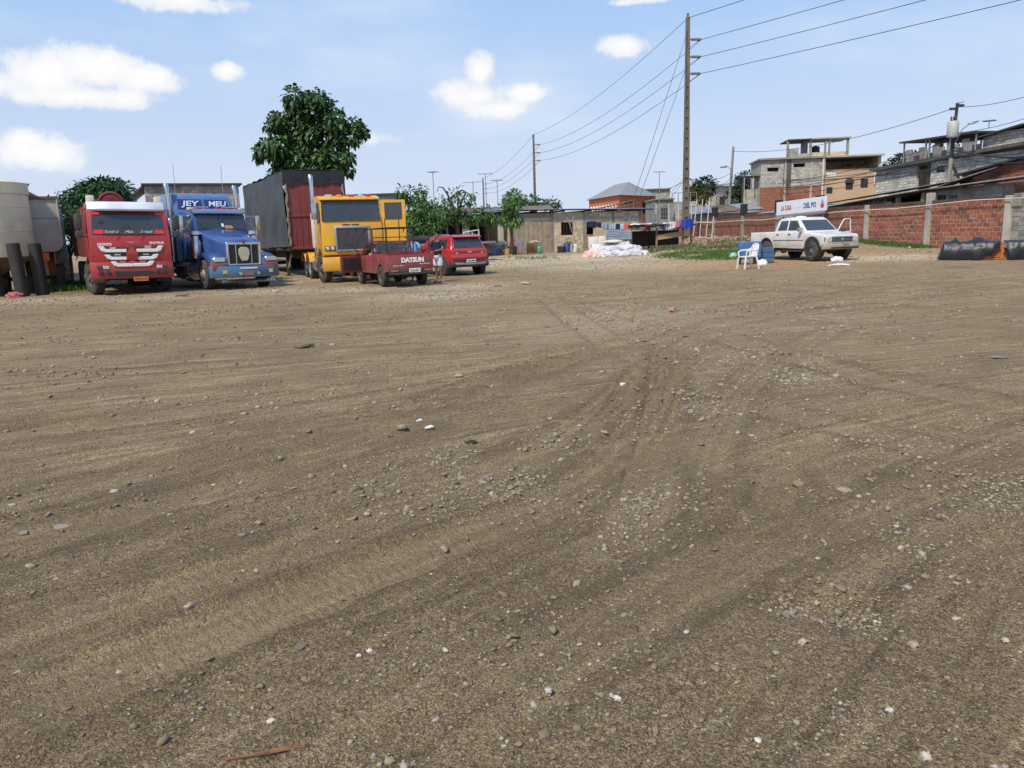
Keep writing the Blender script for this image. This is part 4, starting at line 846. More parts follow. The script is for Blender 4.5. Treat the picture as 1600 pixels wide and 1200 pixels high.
# ================================================================== poles and wires
def sag(a, b, s, n=14): return [Vector(a).lerp(Vector(b), k/n)-Vector((0, 0, 4*s*(k/n)*(1-k/n))) for k in range(n+1)]
def wire(a, b, s, r, label, group=None, name='power_line'):
    return one(MB().tube(sag(a, b, s), r, 4), name, WIREM, label, 'wire', group=group)
POLE = mat('pole_concrete', (.175, .15, .115), .9, var=.35, scale=1.5, bump=.2, dust=.3, dustc=(.07, .06, .05))
def hv_pole(x, y, hgt, rz, label, ins=True, wbase=.52):
    z0 = float(gz(x, y)); T = thing('concrete_power_pole', label, 'utility pole', (x, y, z0-.1), rz, 'tall concrete line poles')
    wd = lambda z: wbase*(1-.42*z/hgt)/2
    for sgn in (-1, 1):
        MB().loft([[(sgn*wd(z), -.14+.06*z/hgt, z), (sgn*wd(z)*.5, -.14+.06*z/hgt, z), (sgn*wd(z)*.5, .14-.06*z/hgt, z), (sgn*wd(z), .14-.06*z/hgt, z)] for z in (0, hgt)]).build('flange', POLE, T, smooth=0)
    mb = MB().loft([[(-wd(z)*.5, -.02, z), (wd(z)*.5, -.02, z), (wd(z)*.5, .06-.02*z/hgt, z), (-wd(z)*.5, .06-.02*z/hgt, z)] for z in (0, hgt)]).build('core', POLE, T, smooth=0)
    n = int(hgt/.75)
    for k in range(n): z = .3+k*.75; MB().box(-wd(z)*.5, wd(z)*.5, -.12+.06*z/hgt, .12-.06*z/hgt, z, z+.42+(.33 if z > hgt*.68 else 0)).build('web', POLE, T, smooth=0)
    heads = []
    for f in (.905, .83, .757):
        z = hgt*f; mb = MB()
        mb.lathe([(.05, 0)]+[(r_, .1+k*.07+d_) for k in range(11) for r_, d_ in ((.06, 0), (.12, .03), (.06, .05))]+[(.05, .9)], 10, 'x', (wd(z), 0, z)).build('insulator', mat('grey_porcelain', (.20, .22, .24), .35, var=.1), T)
        MB().tube([(wd(z), 0, z-.55), (wd(z)+.35, 0, z-.3), (wd(z)+.8, 0, z-.05)], .035, 5).build('bracket', STEEL, T)
        heads.append(T.matrix_basis @ Vector((0, 0, 0)) if False else (wd(z)+.92, z))
    c, s = math.cos(rz), math.sin(rz); M = lambda lx, z: Vector((x+c*lx, y+s*lx, z0-.1+z))
    return [M(*h) for h in heads], M(0, hgt-.05), M
P1 = GP(1071, 62); P2 = GP(837.5, 131); hg = PT(1074, 27, 62).z-P1.z+.1
h1, t1, M1 = hv_pole(P1.x, P1.y, hg, R(6), 'tall concrete power pole with three side insulators behind the laundry shack')
h2, t2, M2 = hv_pole(P2.x, P2.y, PT(834, 210, 131).z-P2.z+.1, R(6), 'distant concrete power pole rising beyond the green treetops')
h0, t0_, _ = hv_pole(52, -6, hg, R(30), 'concrete power pole standing outside the yard along the street')
P3 = GP(758, 205); h3, t3, _ = hv_pole(P3.x, P3.y, hg*.95, R(6), 'farthest concrete power pole over the rooftops by the antennas')
for k, nm in enumerate(('uppermost', 'middle', 'lowest')):
    wire(h1[k], h2[k], 1.3, .022, f'{nm} insulated power line between the two tall concrete poles', 'power lines along the pole row'); wire(h1[k], h0[k], .6, .02, f'{nm} insulated power line leading from the tall pole over the yard', 'power lines over the yard'); wire(h2[k], h3[k], 1.3, .03, f'{nm} insulated power line beyond the distant concrete pole', 'power lines beyond the far pole')
wire(t1, t2, 1.1, .022, 'top earth wire between the two tall concrete poles'); wire(t1, t0_, .5, .022, 'top earth wire leading from the tall pole out over the yard'); wire(t2, t3, 1.1, .03, 'top earth wire beyond the distant concrete pole')
for z, u, Y in ((hg*.945, 963, 51), (hg*.8, 968, 51)): g = GP(u, Y); wire(M1(0, z), (g.x, g.y, g.z-.1), .05, .018, 'steel guy wire slanting from the tall pole to the ground by the house', 'pole guy wires', 'guy_wire')
# street pole with transformer and lamp
b0 = PT(1478, 320, 52); b1 = PT(1496, 161, 52); T = thing('street_pole', 'leaning utility pole with grey transformer and street lamp behind the brick wall', 'utility pole', (b0.x, 52, 0)); lean = (b1.x-b0.x)/(b1.z-b0.z)
Lp = lambda z: (lean*(z-b0.z), 0, z)
MB().tube([Lp(0), Lp(b1.z*.62)], [.16, .13], 10).build('shaft', CONC, T); MB().tube([Lp(b1.z*.62), Lp(b1.z)], [.13, .09], 10).build('upper_shaft', mat('tarred_pole', (.03, .03, .032), .8, var=.3), T)
zt_r = PT(1490, 203, 52).z; x0 = Lp(zt_r)[0]
o = MB().lathe([(.0, -.55), (.3, -.5), (.34, -.45), (.34, .42), (.3, .5), (0, .52)], 14, 'z', (x0-.3, -.35, zt_r)).build('transformer', mat('transformer_grey', (.50, .52, .50), .5, var=.15, dust=.3), T)
for k in range(3): MB().lathe([(.04, 0), (.07, .06), (.04, .1), (.07, .16), (.03, .3)], 8, c=(x0-.45+.16*k, -.35, zt_r+.5)).build('bushing', mat('brown_porcelain', (.10, .05, .035), .3), o)
MB().tube([(x0-.1, 0, zt_r+1.6), (x0+.5, 0, zt_r+1.75)], .03, 5).build('crossarm', STEEL, T)
za = b1.z-.25
for sx_ in (-1, 1): MB().lathe([(.05, 0), (.1, .05), (.05, .1), (.1, .16), (.05, .22), (.1, .28), (.04, .4)], 8, 'x', (Lp(za)[0]+sx_*.28-.2, 0, za+sx_*.1)).build('insulator', BLACK, T)
lx, lz = PT(1513, 195, 52).x-b0.x, PT(1513, 195, 52).z
MB().tube([(x0, -.1, zt_r-.9), (x0+.35, -.3, lz-.3), (lx-.2, -.5, lz+.02)], .03, 6).build('lamp_arm', STEEL, T)
MB().loft([[(lx-.3, -.5+a, lz+b) for a, b in ((-.06, -.04), (.06, -.04), (.06, .05), (-.06, .05))], [(lx, -.5+a, lz+.06+b) for a, b in ((-.16, -.09), (.16, -.09), (.12, .09), (-.12, .09))], [(lx+.35, -.5+a, lz+.14+b) for a, b in ((-.1, -.04), (.1, -.04), (.07, .04), (-.07, .04))]]).build('lamp_head', STEEL, T, bevel=.02)
MB().tube([Lp(zt_r-2), (Lp(zt_r-2)[0]+2.2, -.3, ZZ(1530, 318, 2)-1.2)], .08, 6).build('brace_pole', DARKW, T)
top3 = Vector((b0.x+Lp(za)[0], 52, za)); mid3 = Vector((b0.x+Lp(zt_r-1.4)[0], 52, zt_r-1.4))
# slim street pole further down
c0 = PT(1140, 310, 88); c1 = PT(1146, 229, 88); T = thing('street_pole', 'slim grey street pole with lamp among the dark trees', 'utility pole', (c0.x, 88, 0)); le = (c1.x-c0.x)/(c1.z-c0.z)
MB().tube([(-le*c0.z, 0, 0), (le*(c1.z-c0.z), 0, c1.z)], [.2, .13], 8).build('shaft', CONC, T)
lm = PT(1131, 261, 88); MB().tube([(0.1, 0, lm.z-.3), (-.5, 0, lm.z+.2), (lm.x-c0.x+.3, 0, lm.z)], .04, 5).build('lamp_arm', STEEL, T); MB().box(lm.x-c0.x-.4, lm.x-c0.x+.3, -.15, .15, lm.z-.08, lm.z+.1).build('lamp_head', STEEL, T, bevel=.05)
top4 = Vector((c1.x, 88, c1.z-.5)); mid4 = Vector((c0.x+.1, 88, PT(1143, 284, 88).z))
c2 = PT(1158, 320, 70); T = thing('service_pole', 'thin wooden service pole beside the street pole with lamp', 'utility pole', (c2.x, 70, 0)); MB().tube([(0, 0, 0), (.15, 0, PT(1158, 280, 70).z)], [.1, .07], 6).build('shaft', DARKW, T)
wire(top3, top4, .9, .02, 'single wire from the transformer pole to the slim street pole'); e = PT(1640, 140, 40); wire(top3, e, .2, .016, 'single wire leaving the transformer pole top over the block house'); e = PT(1640, 172, 40); wire(mid3+Vector((0, 0, 1.2)), e, .2, .016, 'lower wire leaving the transformer pole over the terrace roof')
rw = random.Random(11)
for k in range(8): wire(mid3+Vector((0, 0, rw.uniform(-1.2, .8))), mid4+Vector((rw.uniform(-.5, .5), 0, rw.uniform(-1.2, .7))), rw.uniform(.3, 1.4), .022, 'sagging black cable between transformer pole and slim street pole', 'street cable bundle', 'cable')
for k in range(6): e = PT(1650, 236+rw.uniform(-6, 14), 38); wire(mid3+Vector((0, 0, rw.uniform(-.4, .4))), e, rw.uniform(.1, .5), .026, 'thick black cable strung from the transformer pole past the block house', 'cables past the block house', 'cable')
for k in range(4): q = PT(1070, 276+rw.uniform(-3, 4), 62); wire(q, mid4+Vector((0, 0, rw.uniform(-.6, 1.0))), rw.uniform(.1, 1.2), .02, 'thin cable from the tall pole to the slim street pole', 'cables at the tall pole', 'cable')
for k, (u, v) in enumerate(((1022, 322), (1030, 330), (940, 331))): q = PT(1069, 278+3*k, 62); e = PT(u, v, 68 if k < 2 else 57); wire(q, e, .15, .018, 'service cable dropping from the tall pole to the grey rooftops', 'service drops at the tall pole', 'cable')
# roof antennas
def antenna(u, v0, v1, Y, boom, label, rz=.2):
    p = PT(u, v0, Y); q = PT(u, v1, Y); T = thing('roof_antenna', label, 'antenna', (q.x, Y, q.z), rz); hgt = p.z-q.z
    MB().tube([(0, 0, 0), (0, 0, hgt)], .03, 5).build('mast', STEEL, T); MB().tube([(-boom/2, 0, hgt-.05), (boom/2, 0, hgt-.0)], .02, 4).build('boom', STEEL, T)
    for k in range(5): x = -boom/2+boom*k/4; MB().tube([(x, -.35, hgt-.03), (x, .35, hgt-.03)], .014, 4).build('element', STEEL, T)
antenna(760, 271, 320, 60, 1.0, 'thin roof antenna on tall mast over the back shed'); antenna(778, 281, 320, 62, .9, 'shorter roof antenna leaning over the back shed', .5); antenna(740, 284, 316, 60, 1.6, 'wide roof antenna on dark mast by the bent tree', -.1)
antenna(1030, 268, 345, 66, .9, 'tall thin antenna mast beside the orange house'); antenna(1545, 188, 200, 48, .7, 'small fishbone antenna on the terrace house roof', .9); antenna(679, 268, 330, 56, .6, 'thin slanting antenna mast behind the papaya leaves', 1.2)
# ================================================================== vehicles (local frame: +X forward, +Y to the driver's left hand, Z up, origin on the ground)
def paint(n, c, dust=.35, coat=.5, rough=.35, dc=(.30, .25, .19)): return mat(n, c, rough, var=.16, scale=2.2, dust=dust, dustc=dc, coat=coat, mud=.55)
RUBBER = mat('tyre_rubber', (.028, .027, .026), .85, var=.3, scale=6, dust=.75, dustc=(.15, .125, .095), bump=.2)
RIMS = mat('steel_rim', (.33, .32, .30), .55, .5, var=.25, scale=8, dust=.6, dustc=(.2, .16, .12))
RIMD = mat('dark_rim', (.10, .10, .105), .5, .4, var=.2, scale=8, dust=.5)
RIMB = mat('bluish_rim', (.30, .36, .45), .5, .4, var=.2, scale=8, dust=.5)
CHROME = mat('chrome', (.62, .63, .64), .18, 1., var=.12, scale=4, dust=.3)
CHASSIS = mat('chassis_black', (.03, .028, .026), .8, var=.4, scale=4, dust=.6, dustc=(.12, .095, .07))
TRIM = mat('black_trim', (.022, .022, .024), .6, var=.2, scale=4, dust=.35)
AUTOGL = mat('auto_glass', (.035, .042, .046), .07, var=.3, scale=1.2, coat=.5, dust=.14, dustc=(.22, .22, .21))
LENS = mat('lamp_lens', (.62, .62, .60), .12, .3, var=.15, scale=10, coat=.8)
REDL = mat('red_lens', (.55, .015, .012), .2, var=.1, coat=.7)
AMBER = mat('amber_lens', (.75, .25, .03), .25, var=.1, coat=.6)
LETW = mat('white_lettering', (.80, .78, .74), .6, var=.05)
PLATEO = mat('orange_plate', (.80, .20, .06), .5, var=.05); PLATEW = mat('white_plate', (.74, .75, .74), .5, var=.05); INK = mat('plate_ink', (.02, .02, .025), .6, var=0)
_wc = {}
def wheel(T, x, y, r, w, rim='steel', rimM=None, steer=0, dual=False):
    """a tyre carrying its rim as a sub-part; outboard face follows the sign of y"""
    sg = 1 if y > 0 else -1; key = (r, w, rim, rimM.name if rimM else '', sg)
    if key not in _wc:
        p = [(r*.58, -w*.42), (r*.62, -w*.5), (r*.9, -w*.5), (r*.975, -w*.44)]
        nt = 4
        for k in range(nt):
            a = -w*.40+w*.80*k/nt; b = a+w*.80/nt; p += [(r, a+.006), (r, b-.012), (r*.975, b-.010), (r*.975, b+.002)]
        p += [(r*.975, w*.44), (r*.9, w*.5), (r*.62, w*.5), (r*.58, w*.42)]
        t = MB().lathe(p, 32, 'y', cap=False).mesh('wheel', RUBBER, smooth=30)
        rr = r*.6; q = MB(); o = sg*w*.5
        if rim == 'front': q.lathe([(rr, o*.5), (rr, o*.95), (rr*.88, o*.95), (rr*.82, o*.6), (rr*.60, o*.75), (rr*.52, o*1.1), (rr*.30, o*1.15), (rr*.28, o*1.5), (0, o*1.55)], 24, 'y', cap=False)
        elif rim == 'dish': q.lathe([(rr, o*.2), (rr, o*.98), (rr*.93, o*.98), (rr*.86, o*.0), (rr*.55, -o*.1), (rr*.4, o*.25), (rr*.38, o*.9), (0, o*.95)], 24, 'y', cap=False)
        elif rim == 'alloy':
            q.lathe([(rr, -o*.6), (rr, o*.9), (rr*.92, o*.9), (rr*.90, o*.3)], 28, 'y', cap=False); q.lathe([(rr*.26, o*.55), (rr*.24, o*.85), (0, o*.9)], 14, 'y', cap=False)
            for k in range(10):
                a = 2*math.pi*k/10; M = Matrix.Rotation(a, 4, 'Y'); b0, b1 = sorted((o*.6, o*.82)); q.box(rr*.2, rr*.95, b0, b1, -rr*.06, rr*.06, M)
            q.lathe([(rr*.9, o*.15), (0, o*.15)], 20, 'y', cap=False)
        else:
            q.lathe([(rr, o*.3), (rr, o*.95), (rr*.92, o*.95), (rr*.85, o*.45), (rr*.5, o*.65), (rr*.42, o*.5), (rr*.3, o*.55), (rr*.26, o*.95), (0, o*1.0)], 24, 'y', cap=False)
            for k in range(8):
                a = 2*math.pi*k/8; q.lathe([(rr*.1, o*.5), (rr*.09, o*.60), (0, o*.60)], 6, 'y', (rr*.68*math.cos(a), 0, rr*.68*math.sin(a)), cap=False)
        for k in range(8):
            a = 2*math.pi*(k+.5)/8; q.lathe([(rr*.05, o*.7), (rr*.045, o*1.0), (0, o*1.0)], 6, 'y', (rr*.40*math.cos(a), 0, rr*.40*math.sin(a)), cap=False)
        _wc[key] = (t, q.mesh('rim', rimM or RIMS, smooth=35))
    t, q = _wc[key]
    for k in range(2 if dual else 1):
        o = link('wheel', t, T, (x, y-sg*k*(w+.04), r*.985), (0, (x*37) % 6, steer)); link('rim', q, o)
def sides(T, name, m, prof, hw, t=.02, off=.004, both=(1, -1), bevel=0, **k):
    """a panel lying on the body side: outline (x,z) set off by its skin; one object per side"""
    out = []
    for s in both:
        f = hw if callable(hw) else (lambda x, z: hw)
        mb = MB().prism(prof, (lambda x, z: s*(f(x, z)+off)), (lambda x, z: s*(f(x, z)+off-t)))
        out.append(mb.build(name, m, T, bevel=bevel, smooth=k.get('smooth', 30)))
    return out
def frontpanel(T, name, m, prof, x, t=.02, xf=None, **k):
    """outline (y,z) on a front (or rear) face at x or xf(y,z)"""
    f = xf or (lambda y, z: x); n = len(prof)
    mb = MB().add([(f(y, z), y, z) for y, z in prof]+[(f(y, z)-t, y, z) for y, z in prof], [tuple(range(n)), tuple(range(2*n-1, n-1, -1))]+[(i, i+n, (i+1) % n+n, (i+1) % n) for i in range(n)])
    return mb.build(name, m, T, **k)
def rect(y0, y1, z0, z1): return [(y0, z0), (y1, z0), (y1, z1), (y0, z1)]
def arch(xc, r, z0, n=9, rz=None): return [(xc+r*math.cos(a), z0+(rz or r)*math.sin(a)) for a in np.linspace(0, math.pi, n)]
def disc(T, name, m, x, y, z, r, t=.03, n=16, ax='x'):
    return MB().lathe([(0, 0), (r, 0), (r, t*.6), (r*.85, t), (0, t)], n, ax, (x, y, z), cap=False).build(name, m, T)
RX = (R(90), 0, R(90))                                          # lettering that faces forward (+X)
RB = (R(90), 0, R(-90))                                         # lettering that faces backward
# ------------------------------------------------------------------ red tipper truck
def red_truck():
    g = GP(212, 25.9); hd = R(31.5); T = thing('tipper_truck', 'red tipper truck with white sun visor and white grille bars', 'truck', (g.x, g.y, g.z), math.atan2(-math.cos(hd), math.sin(hd)), tilt=(R(-1.4), 0))
    RED = paint('tipper_red', (.42, .020, .020), .38, .35, .42, (.20, .08, .06)); DRED = paint('tipper_dull_red', (.20, .025, .022), .6, .1, .6, (.16, .10, .075))
    hw = lambda x, z: 1.22-.05*max(0, z-1.95)
    MB().prism([(0, 1.0), (.02, 1.55), (-.05, 1.98), (-.26, 2.72), (-.42, 2.93), (-.9, 3.02), (-2.0, 3.0), (-2.12, 2.85), (-2.12, 1.15), (-1.95, 1.0), (-1.9, 1.0)]+[(-1.42+.62*math.cos(a), .85+.42*math.sin(a)) for a in np.linspace(math.pi*.9, .1*math.pi, 7)], hw).build('cab', RED, T, bevel=.05, seg=3)
    xs_ = lambda y, z: -.05-.21*(z-1.98)/.74
    frontpanel(T, 'windscreen', AUTOGL, [(-1.10, 1.97), (1.10, 1.97), (1.04, 2.70), (-1.04, 2.70)], 0, .02, lambda y, z: xs_(y, z)+.03-.02*y*y)
    o = frontpanel(T, 'name_strip', TRIM, rect(-.78, .78, 1.99, 2.14), 0, .008, lambda y, z: xs_(y, z)+.045-.02*y*y)
    for y in (-.92, .92): frontpanel(T, 'sticker', mat('red_sticker', (.75, .03, .015), .4, var=.1), rect(y-.14, y+.14, 2.0, 2.13), 0, .008, lambda y, z: xs_(y, z)+.047-.02*y*y)
    for s, y, w in (('Kendrick .', -.50, .46), ('Maia .', .02, .28), ('Arleth', .50, .38)): text(s, .13, LETW, o, (xs_(0, 2.06)+.052-.02*y*y, y, 2.065), RX, shear=.35, width=w)
    frontpanel(T, 'top_strip', mat('top_strip', (.05, .012, .014), .5, var=.1), rect(-1.0, 1.0, 2.62, 2.71), 0, .008, lambda y, z: xs_(y, z)+.045-.02*y*y)
    for y in (-.93, .93): frontpanel(T, 'sticker', MATS['red_sticker'], rect(y-.1, y+.1, 2.62, 2.70), 0, .008, lambda y, z: xs_(y, z)+.05-.02*y*y)
    disc(T, 'round_sticker', TRIM, xs_(-.85, 2.4)+.03, -.84, 2.40, .10, .01)
    # curved white visor
    ys_ = np.linspace(-1.16, 1.16, 13); MB().loft([[(-.30+x-.16*abs(y)**3, y, z) for x, z in ((0, 2.76), (.22, 2.74), (.27, 2.80), (.12, 3.03), (.0, 3.05))] for y in ys_]).build('sun_visor', paint('visor_white', (.70, .73, .78), .15, .6, .25), T, bevel=.012)
    for y in (-1.02, 1.02): MB().box(-.75, -.5, y-.12, y+.12, 2.99, 3.25).build('roof_lamp', mat('beige_lamp', (.62, .58, .45), .5), T, bevel=.04)
    # lower front
    frontpanel(T, 'front_flap', RED, [(-1.16, 1.60), (1.16, 1.60), (1.14, 1.94), (-1.14, 1.94)], 0, .03, lambda y, z: .05-.10*(z-1.6)-.05*abs(y)**3, bevel=.01)
    frontpanel(T, 'grille', TRIM, [(-.86, 1.58), (.86, 1.58), (.64, 1.02), (-.64, 1.02)], .035, .04, smooth=0)
    for z, w, up in ((1.46, .98, .15), (1.21, .82, .12), (.99, .66, .12)):
        for s in (-1, 1):
            y0 = .15 if z > 1.1 else 0.004
            frontpanel(T, 'grille_bar', LETW, [(s*y0, z-.055), (s*(w-.20), z-.055), (s*(w-.08), z-.01), (s*w, z+up), (s*(w-.16), z+up), (s*(w-.22), z+.05), (s*y0, z+.05)][::s], 0, .05, lambda y, q, z=z: (.095 if z > 1.1 else .165)-.04*abs(y)**2, bevel=.012, seg=1)
    MB().add([(.10, -.17, 1.16), (.10, .17, 1.16), (.13, .18, 1.36), (.13, -.18, 1.36), (.10, 0, 1.60), (.02, -.17, 1.16), (.02, .17, 1.16), (.02, .18, 1.36), (.02, -.18, 1.36), (.02, 0, 1.6)], [(0, 1, 2, 3), (3, 2, 4), (5, 8, 7, 6), (8, 9, 7), (0, 5, 6, 1), (1, 6, 7, 2), (2, 7, 9, 4), (4, 9, 8, 3), (3, 8, 5, 0)]).build('emblem_cover', RED, T, smooth=0)
    for y, z in ((-.55, 1.545), (.5, 1.545), (-.42, 1.33), (.42, 1.33), (-.3, 1.1), (0, 1.1), (.3, 1.1)): frontpanel(T, 'grille_slot', PIPEW, rect(y-.09, y+.09, z-.02, z+.02), .05, .02)
    text('HOWO', .12, LETW, T, (.062, -.78, 1.66), RX, width=.42, off=.006); text('SINOTRUK', .10, LETW, T, (.062, .78, 1.70), RX, width=.46, off=.004); text('420', .10, LETW, T, (.058, .50, 1.585), RX, width=.20)
    MB().add([(.075, -.2, 1.76), (.075, 0, 1.70), (.075, .2, 1.76), (.075, 0, 1.735)], [(0, 1, 3), (1, 2, 3)]).build('wing_badge', CHROME, T, solid=.01)
    for s in (-1, 1):
        frontpanel(T, 'corner_panel', RED, [(s*.92, 1.12), (s*1.21, 1.12), (s*1.21, 1.56), (s*1.02, 1.56)][::s], 0, .03, lambda y, z: .03-.06*abs(y)**4/2, bevel=.01)
        for y, m_ in ((.98, TRIM), (.80, LENS)):
            frontpanel(T, 'headlight', m_, rect(s*y-.09, s*y+.09, .87, .97), .135 if y < .9 else .115, .03, bevel=.008, seg=1)
        for y in (.74, .96): disc(T, 'fog_lamp_hole', BLACK, .13-.03*(y > .9), s*y, .73, .085, .012)
    MB().loft([[(-.35+x-.10*abs(y)**4/2.2, y, z) for x, z in ((.3, .53), (.44, .55), (.48, .80), (.45, 1.08), (.30, 1.10))] for y in np.linspace(-1.25, 1.25, 11)]).build('bumper', RED, T, bevel=.02)
    frontpanel(T, 'bumper_intake', BLACK, [(-.52, .62), (.52, .62), (.58, .78), (-.58, .78)], .142, .03)
    o = frontpanel(T, 'number_plate', PLATEO, rect(-.02, .42, .46, .60), .16, .012); text('EZH-6102', .11, INK, o, (.163, .20, .53), RX, width=.38)
    for y0, y1, dz in ((-.55, -.05, .35), (.2, .62, .42)): MB().tube([(.05, y0, 1.97), (-.07, y1, 1.99+dz)], .012, 5).build('wiper', TRIM, T)
    for s in (-1, 1):
        MB().tube([(-.35, s*1.18, 2.80), (-.15, s*1.42, 2.75), (-.18, s*1.44, 1.95), (-.35, s*1.20, 1.9)], .02, 6).build('mirror_arm', TRIM, T); MB().box(-.27, -.10, s*1.46-.11, s*1.46+.11, 2.15, 2.62).build('mirror', TRIM, T, bevel=.03); MB().box(-.27, -.10, s*1.46-.11, s*1.46+.11, 1.88, 2.10).build('mirror', TRIM, T, bevel=.03)
    sides(T, 'door_window', AUTOGL, [(-.42, 2.02), (-1.25, 2.02), (-1.25, 2.72), (-.62, 2.72)], hw); o = sides(T, 'door', RED, [(-.25, 1.12), (-1.32, 1.30), (-1.32, 1.97), (-.25, 1.97)], hw, .02, .010, bevel=.006)
    for q, s in zip(o, (1, -1)): MB().box(-1.2, -1.02, s*1.235-.015, s*1.235+.015, 1.68, 1.73).build('handle', TRIM, q)
    for s in (-1, 1): MB().box(-1.0, -.35, s*.95-.22, s*.95+.22, .42, .50).build('step', CHASSIS, T); MB().box(-2.15, -1.9, s*1.2-.03, s*1.2+.03, .55, 1.15).build('mudguard', TRIM, T)
    # chassis and tipping body
    for s in (-1, 1): MB().box(-9.2, -.3, s*.42-.05, s*.42+.05, .75, 1.05).build('chassis_rail', CHASSIS, T)
    for x in (-1.42, -3.25, -6.6, -7.95): MB().tube([(x, -1.0, .54), (x, 1.0, .54)], .09, 8).build('axle', CHASSIS, T)
    MB().box(-1.9, -.5, -.4, .4, .55, 1.1).build('engine_sump', CHASSIS, T)
    MB().prism([(-2.5, 1.25), (-9.3, 1.25), (-9.5, 2.85), (-2.35, 2.95)], 1.22).build('tipper_body', DRED, T, bevel=.02)
    for k in range(8): x = -2.9-k*.85; sides(T, 'body_rib', DRED, [(x, 1.25), (x-.12, 1.25), (x-.12, 2.85), (x, 2.85)], 1.22, .06, .06)
    MB().prism([(-2.40, 2.95), (-2.40, 3.08), (-2.52, 3.08), (-2.52, 2.95)], .35, -.85).build('headboard', DRED, T, bevel=.02)
    MB().lathe([(.0, -.03), (.12, -.05), (.2, -.03), (.26, -.06), (.34, -.03), (.40, -.06), (.46, 0), (.40, .06), (.34, .03), (.26, .06), (.12, .05), (0, .03)], 22, 'x', (-2.46, -.25, 3.06), cap=False).build('coiled_chain', mat('rust_red', (.17, .035, .03), .9, var=.4, scale=9, bump=.6), T)
    MB().box(-3.0, -2.3, .55, 1.1, .55, 1.2).build('fuel_tank', CHASSIS, T, bevel=.08); MB().box(-3.0, -2.3, -1.1, -.55, .55, 1.2).build('air_tank', CHASSIS, T, bevel=.08)
    for s in (-1, 1):
        wheel(T, -1.42, s*1.04, .53, .32, 'front', RIMD, steer=R(14)); wheel(T, -3.25, s*1.04, .53, .32, 'front', RIMD, steer=R(6))
        for x in (-6.6, -7.95): wheel(T, x, s*1.06, .53, .30, 'dish', RIMD, dual=True)
red_truck()
